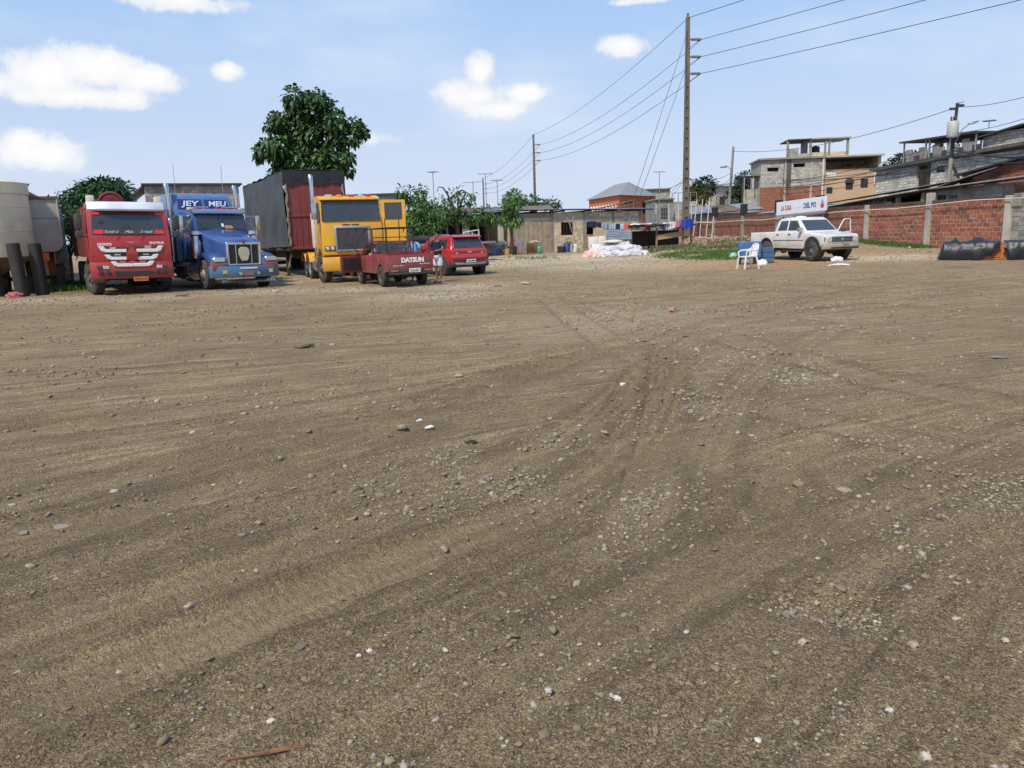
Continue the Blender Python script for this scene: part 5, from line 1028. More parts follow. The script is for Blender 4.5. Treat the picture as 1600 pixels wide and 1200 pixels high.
# ------------------------------------------------------------------ blue bonneted tractor
def blue_truck():
    g = GP(391, 27.3); hd = R(40); T = thing('tractor_truck', 'blue long-nosed tractor truck with sleeper and chrome stacks', 'truck', (g.x, g.y, g.z), math.atan2(-math.cos(hd), math.sin(hd)), tilt=(R(-.8), 0))
    BL = paint('royal_blue', (.016, .066, .25), .28, .7, .25, (.20, .22, .27)); BLL = paint('sleeper_blue', (.085, .17, .34), .3, .4, .35, (.22, .25, .32)); TEAL = paint('bumper_blue', (.015, .16, .34), .4, .3, .45, (.16, .14, .12)); FRED = paint('stripe_red', (.30, .045, .045), .4, .3, .45)
    # hood: narrow nose widening to the cab
    def sec(x, w, zt, zb, cr): return [(x, -w, zb), (x, -w, zt-cr), (x, -w+cr*.5, zt-cr*.25), (x, -w*.5, zt), (x, 0, zt+.025), (x, w*.5, zt), (x, w-cr*.5, zt-cr*.25), (x, w, zt-cr), (x, w, zb)]
    MB().loft([sec(-.34, .60, 1.64, .8, .12), sec(-.42, .64, 1.70, .8, .16), sec(-.9, .70, 1.80, .8, .2), sec(-1.5, .78, 1.95, .85, .2), sec(-2.25, .90, 2.12, .95, .18)]).build('hood', BL, T, smooth=50)
    MB().loft([[(-.30+dx, y, z) for y, z in ((-.60-e, .80-e), (-.60-e, 1.60+e), (.60+e, 1.60+e), (.60+e, .80-e))] for dx, e in ((-.06, .02), (.0, .03), (.03, .0), (.03, -.06), (-.04, -.09))], cap=False).build('grille_surround', CHROME, T, bevel=.012, seg=1)
    o = frontpanel(T, 'grille', mat('grille_mesh', (.035, .033, .03), .5, .3, var=.3, scale=30), rect(-.53, .53, .86, 1.55), -.31, .02)
    for y in (-.29, .26): frontpanel(o, 'grille_bar', CHROME, rect(y-.015, y+.015, .88, 1.54), -.28, .03)
    frontpanel(o, 'grille_ornament', mat('ornament_beige', (.55, .47, .33), .6, var=.2, scale=8), [(-.14, 1.05), (-.10, .97), (.10, .97), (.14, 1.05), (.20, 1.22), (.19, 1.36), (.11, 1.45), (-.11, 1.45), (-.19, 1.36), (-.20, 1.22)], -.285, .02, bevel=.008, seg=1)
    MB().box(-.34, -.25, -.05, .05, 1.56, 1.72).build('hood_badge', mat('bronze_badge', (.30, .10, .06), .4, .6), T, bevel=.02)
    # fenders
    for s in (-1, 1):
        pr = [(-.28, .78), (-.22, .92), (-.30, 1.10), (-.62, 1.22), (-1.2, 1.28), (-1.75, 1.15), (-2.0, .85), (-2.05, .72)]+[(-1.28+.62*math.cos(a), .55+.58*math.sin(a)) for a in np.linspace(math.pi*.93, .10*math.pi, 9)]
        mb = MB().prism(pr, (lambda x, z: s*1.16), (lambda x, z: s*.60)); mb.build('fender', BL, T, bevel=.05, seg=2)
        MB().prism([(-.20, .68), (-.16, .90), (-.42, .95), (-.66, .70)], s*1.17, s*.63).build('fender_lower', FRED, T, bevel=.02)
        o = frontpanel(T, 'headlight', CHROME, [(s*.72, .95), (s*1.14, .95), (s*1.12, 1.11), (s*.72, 1.11)][::s], -.19, .12, bevel=.02, seg=1)
        for y in (.83, 1.02): frontpanel(o, 'lens', LENS, rect(s*y-.085, s*y+.085, .965, 1.095), -.175, .02)
    # bumper with swept ends
    ys_ = [-1.24, -1.20, -.60, .60, 1.20, 1.24]; xo = lambda y: 0 if abs(y) <= .6 else -.28*(abs(y)-.6)/.6
    MB().loft([[(xo(y), y, .40), (xo(y)+.02, y, .60), (xo(y), y, .80), (xo(y)-.16, y, .80), (xo(y)-.16, y, .40)] for y in ys_]).build('bumper', TEAL, T, bevel=.015)
    frontpanel(T, 'bumper_slot', LETW, rect(-.30, .32, .70, .75), .022, .012); frontpanel(T, 'number_plate', FRED, rect(-.16, .16, .48, .60), .024, .012)
    for y in (-.30, .33): disc(T, 'tow_eye', CHROME, .01, y, .54, .07, .05)
    for y in (-.78, .80): frontpanel(T, 'fog_lamp', mat('yellow_lamp', (.65, .52, .16), .3, coat=.6), rect(y-.11, y+.11, .55, .67), xo(y)+.035, .02)
    MB().loft([[(-.10, y, .34), (-.02, y, .26), (-.14, y, .22), (-.2, y, .32)] for y in (-.95, .95)]).build('chrome_valance', CHROME, T)
    for k in range(16): y = -.86+k*.115; MB().box(-.055, -.03, y-.02, y+.02, .265, .315).build('valance_slot', TRIM, T)
    # cab
    hw = lambda x, z: .98-.05*max(0, z-2.0)
    MB().prism([(-2.22, 1.0), (-2.22, 2.06), (-2.42, 2.66), (-2.55, 2.74), (-3.92, 2.80), (-3.92, 1.0)], hw).build('cab', BL, T, bevel=.04, seg=2)
    xs_ = lambda y, z: -2.20-.20*(z-2.06)/.60-.10*abs(y)**2*.5
    frontpanel(T, 'windscreen', AUTOGL, [(-.88, 2.12), (.88, 2.12), (.84, 2.62), (-.84, 2.62)], 0, .02, lambda y, z: xs_(y, z)+.055)
    frontpanel(T, 'windscreen_post', BL, rect(-.012, .012, 2.12, 2.62), 0, .02, lambda y, z: xs_(y, z)+.065)
    frontpanel(T, 'dash_cloth', mat('orange_cloth', (.60, .28, .12), .9), [(.08, 2.14), (.42, 2.14), (.36, 2.24), (.12, 2.26)], 0, .01, lambda y, z: xs_(y, z)+.07); frontpanel(T, 'sticker', LETW, rect(-.02, .07, 2.2, 2.32), 0, .01, lambda y, z: xs_(y, z)+.07)
    MB().loft([[(-2.48+x-.05*y*y, y, z) for x, z in ((0, 2.72), (.20, 2.66), (.24, 2.72), (.02, 2.86))] for y in np.linspace(-.98, .98, 7)]).build('sun_visor', CHROME, T, bevel=.01)
    for y in (-.72, -.45, .0, .2, .4, .72): MB().lathe([(.0, 0), (.07, 0), (.06, .08), (0, .1)], 10, 'z', (-2.58, y, 2.84), cap=False).build('marker_lamp', REDL, T)
    for y in (-.95, .92): MB().box(-2.72, -2.5, y-.11, y+.11, 2.80, 2.91).build('cab_lamp', mat('cream_lamp', (.60, .56, .36), .5), T, bevel=.03)
    for y in (-.5, .55): MB().tube([(-2.62, y-.3, 2.9), (-2.62, y+.2, 2.9)], .045, 8).build('air_horn', CHROME, T)
    sides(T, 'door_window', AUTOGL, [(-2.55, 2.08), (-3.55, 2.08), (-3.55, 2.62), (-2.66, 2.62)], hw); sides(T, 'door', BL, [(-2.35, 1.15), (-3.66, 1.15), (-3.66, 2.02), (-2.35, 2.02)], hw, .02, .008, bevel=.006)
    # sleeper with raised roof
    hs = lambda x, z: 1.18-.10*max(0, z-2.7)
    MB().prism([(-3.86, .95), (-3.86, 2.85), (-4.10, 3.40), (-4.30, 3.52), (-5.9, 3.50), (-6.1, 3.35), (-6.1, .95)], hs).build('sleeper', BLL, T, bevel=.06, seg=2)
    xr = lambda y, z: -3.86-.24*(z-2.85)/.55
    for y0, y1, s_, w_ in ((-.98, -.06, 'JEY', .70), (.04, .96, 'MEU', .70)):
        o = frontpanel(T, 'roof_window', paint('navy_panel', (.012, .025, .14), .1, .6), [(y0, 2.90), (y1, 2.90), (y1-.06*(y1 > .5), 3.28), (y0+.06*(y0 < -.5), 3.28)], 0, .02, lambda y, z: xr(y, z)+.012)
        text(s_, .30, mat('pale_blue_letter', (.62, .68, .85), .5, var=.05), o, (xr(0, 3.09)+.045, (y0+y1)/2, 3.11), (R(90)-.42, 0, R(90)), shear=.2, width=w_, off=.008)
    for y in (-.55, -.2, .25, .6): MB().lathe([(0, 0), (.07, 0), (.05, .07), (0, .09)], 10, 'z', (-4.45, y, 3.5), cap=False).build('marker_lamp', REDL if y < .1 else TRIM, T)
    sides(T, 'sleeper_window', AUTOGL, [(-4.5, 1.95), (-5.1, 1.95), (-5.1, 2.35), (-4.5, 2.35)], hs); sides(T, 'side_locker', BLL, [(-4.2, 1.05), (-5.0, 1.05), (-5.0, 1.6), (-4.2, 1.6)], hs, .02, .006)
    for s in (-1, 1):
        # stack, air cleaner, mirror, tank, step
        sx = -3.98; MB().tube([(sx, s*1.28, .95), (sx, s*1.28, 3.45), (sx-.02, s*1.28, 3.62), (sx-.12, s*1.28, 3.80)], [.075, .075, .085, .10], 12).build('exhaust_stack', CHROME, T); MB().lathe([(.11, 1.2), (.13, 1.25), (.13, 2.5), (.11, 2.55)], 14, 'z', (sx, s*1.28, 0)).build('heat_shield', CHROME, T)
        MB().lathe([(.0, .45), (.17, .45), (.19, .5), (.19, 1.05), (.15, 1.12), (.15, 1.25), (.20, 1.3), (.18, 1.42), (0, 1.45)], 16, 'z', (-2.05, s*1.06, .62), cap=False).build('air_cleaner', CHROME, T)
        MB().tube([(-2.5, s*.95, 2.6), (-2.35, s*1.40, 2.58), (-2.35, s*1.42, 1.95), (-2.5, s*.98, 1.85)], .018, 6).build('mirror_arm', CHROME, T); MB().tube([(-2.55, s*.96, 2.5), (-2.35, s*1.40, 2.0)], .014, 5).build('mirror_brace', CHROME, T)
        MB().box(-2.42, -2.33, s*1.42-.09, s*1.42+.09, 2.0, 2.62).build('mirror', CHROME, T, bevel=.03); disc(T, 'turn_lamp', AMBER, -2.33, s*1.30, 1.86, .08, .05)
        MB().tube([(-2.6, s*.95, .62), (-4.0, s*.95, .62)], .33, 20).build('fuel_tank', CHROME, T)
        for x in (-2.85, -3.75): MB().lathe([(.335, -.04), (.345, 0), (.335, .04)], 20, 'x', (x, s*.95, .62), cap=False).build('tank_strap', STEEL, T)
        MB().box(-2.7, -4.1, s*1.2-.12, s*1.2+.12, .36, .42).build('step', CHROME, T)
        MB().box(-9.3, -.4, s*.42-.05, s*.42+.05, .70, 1.0).build('chassis_rail', CHASSIS, T)
        wheel(T, -1.28, s*1.02, .52, .29, 'front', RIMS, steer=R(-3))
        for x in (-7.2, -8.55): wheel(T, x, s*1.06, .52, .28, 'dish', RIMS, dual=True)
        MB().tube([(-4.25, s*.9, 3.4), (-4.25, s*.9, 4.6)], .01, 4).build('whip_aerial', STEEL, T)
    for x in (-1.28, -7.2, -8.55): MB().tube([(x, -.95, .52), (x, .95, .52)], .08, 8).build('axle', CHASSIS, T)
    for y0 in (-.6, .1): MB().tube([(-2.16, y0, 2.14), (-2.30, y0-.25, 2.42)], .012, 5).build('wiper', TRIM, T)
    MB().box(-2.2, -.6, -.45, .45, .6, .85).build('engine_sump', CHASSIS, T)
blue_truck()
# ------------------------------------------------------------------ tarp-covered trailer
def trailer():
    F0 = GP(456, 33.2); hd = R(28); h = Vector((math.sin(hd), -math.cos(hd))); lat = Vector((math.cos(hd), math.sin(hd))); W = 2.55
    c = F0.to_2d()+lat*W/2; T = thing('tarped_trailer', 'tall cargo trailer under dark tarpaulin with red slatted front end', 'trailer', (c.x, c.y, float(gz(c.x, c.y))), math.atan2(h.y, h.x))
    TARP = mat('grey_tarp', (.045, .052, .062), .7, var=.35, scale=1.3, bump=.4, bscale=5, dust=.55, dustc=(.13, .14, .155)); TARPB = mat('black_tarp', (.018, .019, .022), .55, var=.3, scale=2, bump=.4, bscale=6)
    MAR = paint('maroon_board', (.22, .022, .026), .45, .1, .55, (.20, .12, .10)); L_ = 9.6; zt, zb = 4.42, 1.18
    def wr(a, b): return .035*math.sin(a*26+2*math.sin(b*5))*(.3+b)+.05*noise.noise(Vector((a*7, b*3, 1)))
    for s in (-1, 1):
        mb = MB().grid(lambda a, b: (-a*L_+.02, s*(W/2+.03+wr(a, 1-b)), zb+.12+.05*math.sin(a*9)+(zt-zb-.12)*b), 90, 14); mb.build('side_tarp', TARP, T, solid=.008, smooth=60)
    MB().grid(lambda a, b: (-a*L_+.05, (b-.5)*(W+.1), zt+.03+.05*math.sin(b*math.pi)+.03*math.sin(a*40)), 60, 8).build('roof_tarp', TARPB, T, solid=.008, smooth=60)
    MB().grid(lambda a, b: (.05+.03*wr(a, b)*8*b, (a-.5)*(W+.08), zt+.04-(.55+.05*math.sin(a*14)+.04*noise.noise(Vector((a*5, 0, 3))))*b), 40, 8).build('front_flap', TARPB, T, solid=.008, smooth=60)
    # front board: vertical maroon boards, rails, ragged tarp edges
    n = 9
    for k in range(n): y0 = -W/2+.1+(W-.2)*k/n; MB().box(-.06, .0+.008*(k % 2), y0+.006, y0+(W-.2)/n-.006, zb+.05, zt-.1).build('front_board', MAR, T, bevel=.006, seg=1)
    for z in (zb+.02, 2.55): MB().box(-.02, .035, -W/2+.08, W/2-.08, z, z+.1).build('front_rail', MAR, T, bevel=.01, seg=1)
    for s in (-1, 1): MB().tube([(.04, s*(W/2-.06)+.03*math.sin(k*2.1), zb+.2+(zt-zb-.7)*k/12) for k in range(13)], [.05+.02*math.sin(k*3) for k in range(13)], 6).build('tarp_edge', mat('frayed_edge', (.26, .20, .15), .9, var=.5, scale=8), T)
    MB().box(-L_, -.06, -W/2+.05, W/2-.05, zb-.02, zb+.10).build('deck', CHASSIS, T)
    facade(T, 'rear_board', MAR, 'y', -W/2+.05, W/2-.05, zb+.11, zt-.05, -L_+.02, .06)
    for s in (-1, 1):
        MB().box(-L_, -.1, s*.5-.06, s*.5+.06, .80, zb-.03).build('chassis_rail', CHASSIS, T); MB().box(-2.5, -2.35, s*.85-.07, s*.85+.07, .05, 1.1).build('landing_leg', CHASSIS, T); MB().box(-2.58, -2.28, s*.85-.15, s*.85+.15, 0, .05).build('leg_foot', CHASSIS, T)
        MB().tube([(-2.4, s*.85, .35), (-1.6, s*.85, 1.0)], .035, 5).build('leg_brace', PIPEW, T); MB().tube([(-2.42, s*1.2, .5), (-6.0, s*1.2, .5)], .03, 5).build('side_guard', STEEL, T)
        for x in (-6.9, -8.2): wheel(T, x, s*1.06, .5, .27, 'dish', RIMS, dual=True)
    for x in (-6.9, -8.2): MB().tube([(x, -.95, .5), (x, .95, .5)], .07, 8).build('axle', CHASSIS, T)
trailer()
# ------------------------------------------------------------------ yellow cab-over tractor
def yellow_truck():
    g = GP(556, 29.4); hd = R(22); T = thing('tractor_truck', 'yellow flat-nosed tractor truck with its cab door swung open', 'truck', (g.x, g.y, g.z), math.atan2(-math.cos(hd), math.sin(hd)))
    YE = paint('cab_yellow', (.80, .40, .012), .2, .5, .35, (.40, .24, .10)); W = 1.13
    hw = lambda x, z: W-.02*max(0, z-2.2)
    cab = [(0, 1.05), (.0, 2.26), (-.16, 3.02), (-.02, 3.05), (-.04, 3.12), (-.55, 3.22), (-1.5, 3.22), (-1.62, 3.12), (-1.62, 1.05), (-1.4, 1.0)]+[(-.85+.60*math.cos(a), .78+.5*math.sin(a)) for a in np.linspace(math.pi*.9, .1*math.pi, 7)]+[(-.2, 1.0)]
    MB().prism(cab, hw).build('cab', YE, T, bevel=.05, seg=3)
    xs_ = lambda y, z: -.16*(z-2.26)/.76
    for y0, y1 in ((-1.07, -.006), (.006, 1.07)): frontpanel(T, 'windscreen', AUTOGL, [(y0, 2.31), (y1, 2.31), (y1-.04*(y1 > .5), 2.98), (y0+.04*(y0 < -.5), 2.98)], 0, .02, lambda y, z: xs_(y, z)+.014)
    MB().tube([(.02, -1.08, 2.29), (-.14, -1.05, 3.0), (-.14, 1.05, 3.0), (.02, 1.08, 2.29), (.02, -1.08, 2.29)], .022, 6).build('screen_rubber', TRIM, T); MB().tube([(.02, 0, 2.3), (-.135, 0, 3.0)], .014, 5).build('screen_divider', TRIM, T)
    o = MB().loft([[(.01+dx, y, z) for y, z in ((-.64-e, 1.16-e), (-.64-e, 2.06+e), (.64+e, 2.06+e), (.64+e, 1.16-e))] for dx, e in ((0, .03), (.05, .0), (.05, -.05), (.0, -.07))], cap=False).build('grille_surround', STEEL, T, bevel=.01, seg=1)
    g_ = frontpanel(T, 'grille', mat('radiator_grey', (.07, .065, .068), .6, .3, var=.2, scale=6), rect(-.58, .58, 1.2, 2.02), .012, .03)
    for k in range(27): y = -.56+k*1.12/26; frontpanel(g_, 'grille_slat', mat('grille_slat', (.15, .14, .145), .5, .5), rect(y-.011, y+.011, 1.21, 2.01), .032, .02, smooth=0)
    for y in (-.22, .12): frontpanel(T, 'badge', TRIM, rect(y-.14, y+.14, 2.12, 2.16), .012, .012)
    for s in (-1, 1):
        o = frontpanel(T, 'headlight', TRIM, rect(s*.86-.19, s*.86+.19, 1.20, 1.36), .03, .04, bevel=.015, seg=1)
        for y in (.77, .95): disc(o, 'lens', LENS, .025, s*y, 1.28, .065, .02)
        for z in (1.0, 1.62): sides(T, 'door_seam', TRIM, [(-.28, z), (-.27, z), (-.27, z+.5), (-.28, z+.5)], hw, .01, .003, (s,))
    MB().loft([[(x-.12*(abs(y) > .9)*abs(y), y, z) for x, z in ((-.02, .42), (.10, .44), (.12, .70), (.10, .95), (-.02, .97))] for y in (-1.16, -1.0, -.5, 0, .5, 1.0, 1.16)]).build('bumper', YE, T, bevel=.02)
    MB().box(-.02, .11, -.4, .4, .60, .98).build('tow_recess', TRIM, T) if False else frontpanel(T, 'front_red_panel', paint('bumper_red', (.34, .04, .03), .4, .2), rect(-.45, 1.0, .52, .9), .135, .01)
    for k, y in enumerate((-.75, -.35, .1, .45, .75)):
        MB().box(-.42, -.24, y-.09-.04*(k == 0), y+.09+.04*(k == 0), 3.15, 3.25).build('roof_lamp', (LENS, AMBER, REDL, LENS, REDL)[k], T, bevel=.02)
    # camera-side door glass and the open door on the far side
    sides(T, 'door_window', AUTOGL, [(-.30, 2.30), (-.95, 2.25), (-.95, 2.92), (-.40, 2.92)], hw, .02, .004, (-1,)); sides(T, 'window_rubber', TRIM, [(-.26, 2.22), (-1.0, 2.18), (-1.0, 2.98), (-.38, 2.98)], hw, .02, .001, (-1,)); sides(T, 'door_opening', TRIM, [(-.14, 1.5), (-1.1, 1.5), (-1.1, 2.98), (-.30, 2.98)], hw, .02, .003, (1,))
    o = facade(T, 'door', YE, 'y', 0, .92, 1.45, 3.02, 0, .055, [(.14, .80, 2.28, 2.92)], label='yellow cab door swung wide open', uv=False); o.location = (-.12, W+.02, 0); o.rotation_euler = (0, 0, R(-10))
    MB().box(.02, .035, .14, .80, 2.28, 2.92).build('pane', AUTOGL, o); MB().box(-.03, 0, .05, .87, 1.55, 2.18).build('door_trim', YE, o, bevel=.015)
    MB().box(-.25, -.08, -W-.30, -W-.12, 2.35, 2.90).build('mirror', CHROME, T, bevel=.02); MB().tube([(-.15, -W, 2.95), (-.16, -W-.21, 2.95), (-.16, -W-.21, 2.2), (-.15, -W, 2.2)], .016, 5).build('mirror_arm', CHROME, T)
    MB().tube([(-1.85, -W+.02, .9), (-1.85, -W+.02, 3.75), (-1.86, -W+.02, 3.9), (-1.95, -W+.02, 4.05)], [.075, .075, .085, .09], 12).build('exhaust_stack', CHROME, T); MB().lathe([(.10, 1.3), (.12, 1.35), (.12, 2.6), (.10, 2.65)], 12, 'z', (-1.85, -W+.02, 0)).build('heat_shield', PIPEW, T)
    for s in (-1, 1):
        MB().box(-6.6, -.2, s*.42-.05, s*.42+.05, .70, .98).build('chassis_rail', CHASSIS, T); MB().tube([(-1.75, s*.86, .62), (-2.9, s*.86, .62)], .30, 20).build('fuel_tank', CHROME, T)
        MB().box(-2.95, -1.75, s*.86-.28, s*.86+.28, .92, .97).build('tank_cover', YE, T, bevel=.02)
        wheel(T, -.85, s*.98, .52, .28, 'front', RIMD, steer=R(10))
        for x in (-3.9, -5.2):
            wheel(T, x, s*1.0, .52, .27, 'dish', RIMB, dual=True)
            MB().loft([[(x+.60*math.cos(a), yy, .52+.58*math.sin(a)) for a in np.linspace(.35, math.pi-.35, 9)] for yy in sorted((s*.62, s*1.2))], closed=False, cap=False).build('rear_fender', YE, T, solid=.02)
    for x in (-.85, -3.9, -5.2): MB().tube([(x, -.9, .52), (x, .9, .52)], .08, 8).build('axle', CHASSIS, T)
    MB().lathe([(.0, 0), (.5, 0), (.5, .1), (.1, .14), (0, .14)], 20, 'z', (-4.5, 0, 1.0), cap=False).build('fifth_wheel', CHASSIS, T); MB().box(-1.6, -.3, -.5, .5, .5, 1.1).build('engine', CHASSIS, T)
yellow_truck()
# ------------------------------------------------------------------ small maroon pickup seen from behind
def small_pickup():
    g = GP(643, 25.6); hd = R(-27); T = thing('pickup_truck', 'old maroon pickup with black pipe rack and white tailgate lettering', 'pickup', (g.x, g.y, g.z), math.atan2(math.cos(hd), math.sin(hd)))
    MR = paint('pickup_maroon', (.24, .016, .028), .32, .35, .4, (.24, .13, .11)); W = .77
    # origin under the tailgate, +X forward
    low = [(0, .50), (0, 1.0), (1.72, 1.02), (1.72, .98), (2.95, .98), (3.05, .96), (3.95, .90), (4.05, .84), (4.08, .50), (3.75, .42)]
    low += [(3.3+.36*math.cos(a), .36+.36*math.sin(a)) for a in np.linspace(.1, math.pi-.1, 8)]+[(2.9, .42), (1.4, .42)]+[(.82+.37*math.cos(a), .36+.37*math.sin(a)) for a in np.linspace(.1, math.pi-.1, 8)]+[(.4, .44)]
    # bed: two side walls, floor, tailgate; cab and hood as one body
    for s in (-1, 1):
        pr = [(.02, .50), (.02, 1.03), (1.70, 1.04), (1.70, .42)]+[(.82+.40*math.cos(a), .34+.40*math.sin(a)) for a in np.linspace(.2, math.pi-.2, 9)]+[(.35, .50)]
        MB().prism(pr, s*W, s*(W-.07)).build('bed_side', MR, T, bevel=.02, seg=2); MB().tube([(.03, s*(W-.03), 1.045), (1.7, s*(W-.03), 1.05)], .022, 6).build('bed_rail', MR, T)
        MB().prism([(.45, .45), (.45, .75), (1.2, .75), (1.2, .45)], s*(W-.08), s*(W-.26)).build('wheel_arch', CHASSIS, T)
    MB().box(.05, 1.68, -W+.08, W-.08, .52, .58).build('bed_floor', DARKW, T); MB().box(1.64, 1.69, -W+.08, W-.08, .58, 1.03).build('bed_front', MR, T)
    o = frontpanel(T, 'tailgate', MR, rect(-W+.02, W-.02, .56, 1.04), -.02, -.045, bevel=.012)
    text('DATSUN', .20, LETW, o, (-.026, -.08, .86), RB, width=.78, off=.012); 
    for y, z in ((.44, .68), (-.48, .72)):
        for k in range(5): frontpanel(o, 'chevron', LETW, [(y+.16-.075*k, z), (y+.11-.075*k, z), (y+.135-.075*k, z+.035)], -.022, .006, smooth=0)
    MB().box(-.06, .02, -W, W, .47, .56).build('rear_sill', TRIM, T, bevel=.01); MB().box(-.16, -.08, -W-.02, W+.02, .40, .47).build('bumper', CHASSIS, T, bevel=.015)
    q = frontpanel(T, 'number_plate', PLATEW, rect(-.32, .08, .46, .60), -.085, .012); text('GQJ-0817', .10, mat('green_ink', (.05, .18, .08), .6, var=0), q, (-.099, -.12, .53), RB, width=.34)
    for y in (-.58, .58): frontpanel(T, 'tail_lamp', mat('dull_lamp', (.42, .16, .10), .4, coat=.4), rect(y-.12, y+.12, .50, .56), -.065, .012)
    body = [(1.74, .42), (1.74, 1.04), (2.95, 1.02), (3.1, .98), (3.98, .92), (4.06, .86), (4.08, .48), (3.72, .42)]+[(3.3+.38*math.cos(a), .34+.38*math.sin(a)) for a in np.linspace(.2, math.pi-.2, 9)]+[(2.9, .42)]
    MB().prism(body, W).build('body', MR, T, bevel=.03, seg=2)
    hw = lambda x, z: W-.03-.20*max(0, z-1.03)
    # cab as pillars, roof and glass so the windows are open to the light
    MB().prism([(1.74, 1.40), (1.84, 1.50), (2.45, 1.50), (2.62, 1.42), (2.45, 1.45), (1.9, 1.45)], lambda x, z: hw(x, z)).build('roof', MR, T, bevel=.015)
    for s in (-1, 1):
        for a, b in (((1.76, 1.03), (1.80, 1.44)), ((2.98, 1.02), (2.58, 1.43))): MB().tube([(a[0], s*hw(*a)*.98, a[1]), (b[0], s*hw(*b)*.98, b[1])], .04, 6).build('pillar', MR, T)
    MB().box(1.745, 1.80, -.70, .70, 1.02, 1.14).build('cab_back', MR, T); o = frontpanel(T, 'rear_window', mat('clear_glass', (.25, .28, .29), .05, var=.2, trans=.6), [(-.60, 1.16), (.60, 1.16), (.56, 1.41), (-.56, 1.41)], 1.79, .012); MB().tube([(1.775, -.63, 1.13), (1.79, -.58, 1.43), (1.79, .58, 1.43), (1.775, .63, 1.13), (1.775, -.63, 1.13)], .022, 6).build('window_rubber', TRIM, o)
    frontpanel(T, 'windscreen', MATS['clear_glass'], [(-.66, 1.05), (.66, 1.05), (.58, 1.41), (-.58, 1.41)], 0, .012, lambda y, z: 2.98-1.0*(z-1.03))
    MB().box(2.0, 2.5, -.66, .66, .80, 1.10).build('seat', mat('seat_cloth', (.35, .33, .30), .9), T, bevel=.08)
    for x, y, z in ((2.2, .35, 1.2), (2.1, -.1, 1.22)): MB().lathe([(0, -.12), (.14, -.08), (.19, .02), (.12, .1), (0, .12)], 10, 'z', (x, y, z), cap=False).build('parcel', WHITE, T)
    # open driver door
    o = MB().prism([(0, .45), (-.98, .45), (-.98, 1.02), (0, 1.02)], .03, -.03).build('door', MR, T, bevel=.02); o.location = (2.92, W+.03, 0); o.rotation_euler = (0, 0, R(-62)); o['label'] = 'maroon front door standing wide open'
    MB().tube([(-.02, 0, 1.02), (-.42, 0, 1.40), (-.80, 0, 1.42), (-.96, 0, 1.02)], .018, 6).build('window_frame', TRIM, o); MB().box(-.9, -.08, -.05, -.032, .55, .95).build('door_lining', TRIM, o); disc(o, 'wing_mirror', CHROME, -.2, .1, 1.12, .07, .03)
    # black pipe rack over bed and cab
    K = mat('rack_black', (.02, .02, .022), .5, var=.2)
    for s in (-1, 1):
        for x in (.10, 1.62): MB().tube([(x, s*(W-.04), 1.04), (x, s*(W-.04), 1.92)], .022, 6).build('rack_post', K, T)
        MB().tube([(.02, s*(W-.04), 1.92), (2.5, s*(W-.04), 1.92), (2.62, s*(W-.04), 1.78)], .02, 6).build('rack_rail', K, T); MB().tube([(.02, s*(W-.04), 1.50), (1.62, s*(W-.04), 1.50)], .016, 6).build('rack_rail', K, T)
        MB().tube([(1.66, s*(W-.04), 1.5), (2.4, s*(W-.05), 1.60)], .016, 6).build('rack_rail', K, T)
    for x in (.10, 1.62, 2.5): MB().tube([(x, -W+.04, 1.92), (x, W-.04, 1.92)], .02, 6).build('rack_bar', K, T)
    for y in (-.25, .25): MB().tube([(1.62, y, 1.5), (1.62, y, 2.25)], .018, 6).build('rack_upright', K, T)
    MB().tube([(1.62, -W+.04, 1.62), (1.62, W-.04, 1.62)], .016, 6).build('rack_bar', K, T)
    for s in (-1, 1):
        wheel(T, .82, s*.68, .345, .20, 'steel', RIMD); wheel(T, 3.3, s*.68, .335, .18, 'steel', RIMD); 
        MB().box(.3, 3.9, s*.35-.04, s*.35+.04, .36, .46).build('chassis_rail', CHASSIS, T)
    MB().tube([(.82, -.62, .345), (.82, .62, .345)], .05, 8).build('axle', CHASSIS, T); MB().lathe([(0, -.14), (.13, -.08), (.15, 0), (.13, .08), (0, .14)], 12, 'x', (.82, -.05, .345), cap=False).build('differential', CHASSIS, T); MB().tube([(3.3, -.62, .34), (3.3, .62, .34)], .04, 6).build('axle', CHASSIS, T)
    disc(T, 'side_emblem', mat('emblem_red', (.45, .10, .06), .5), .95, W+.005, .88, .07, .006, 12, 'y')
    frontpanel(T, 'front_grille', TRIM, rect(-.6, .6, .6, .82), 4.09, .02)
    for y in (-.5, .5): disc(T, 'headlight', LENS, 4.08, y, .72, .09, .04)
small_pickup()
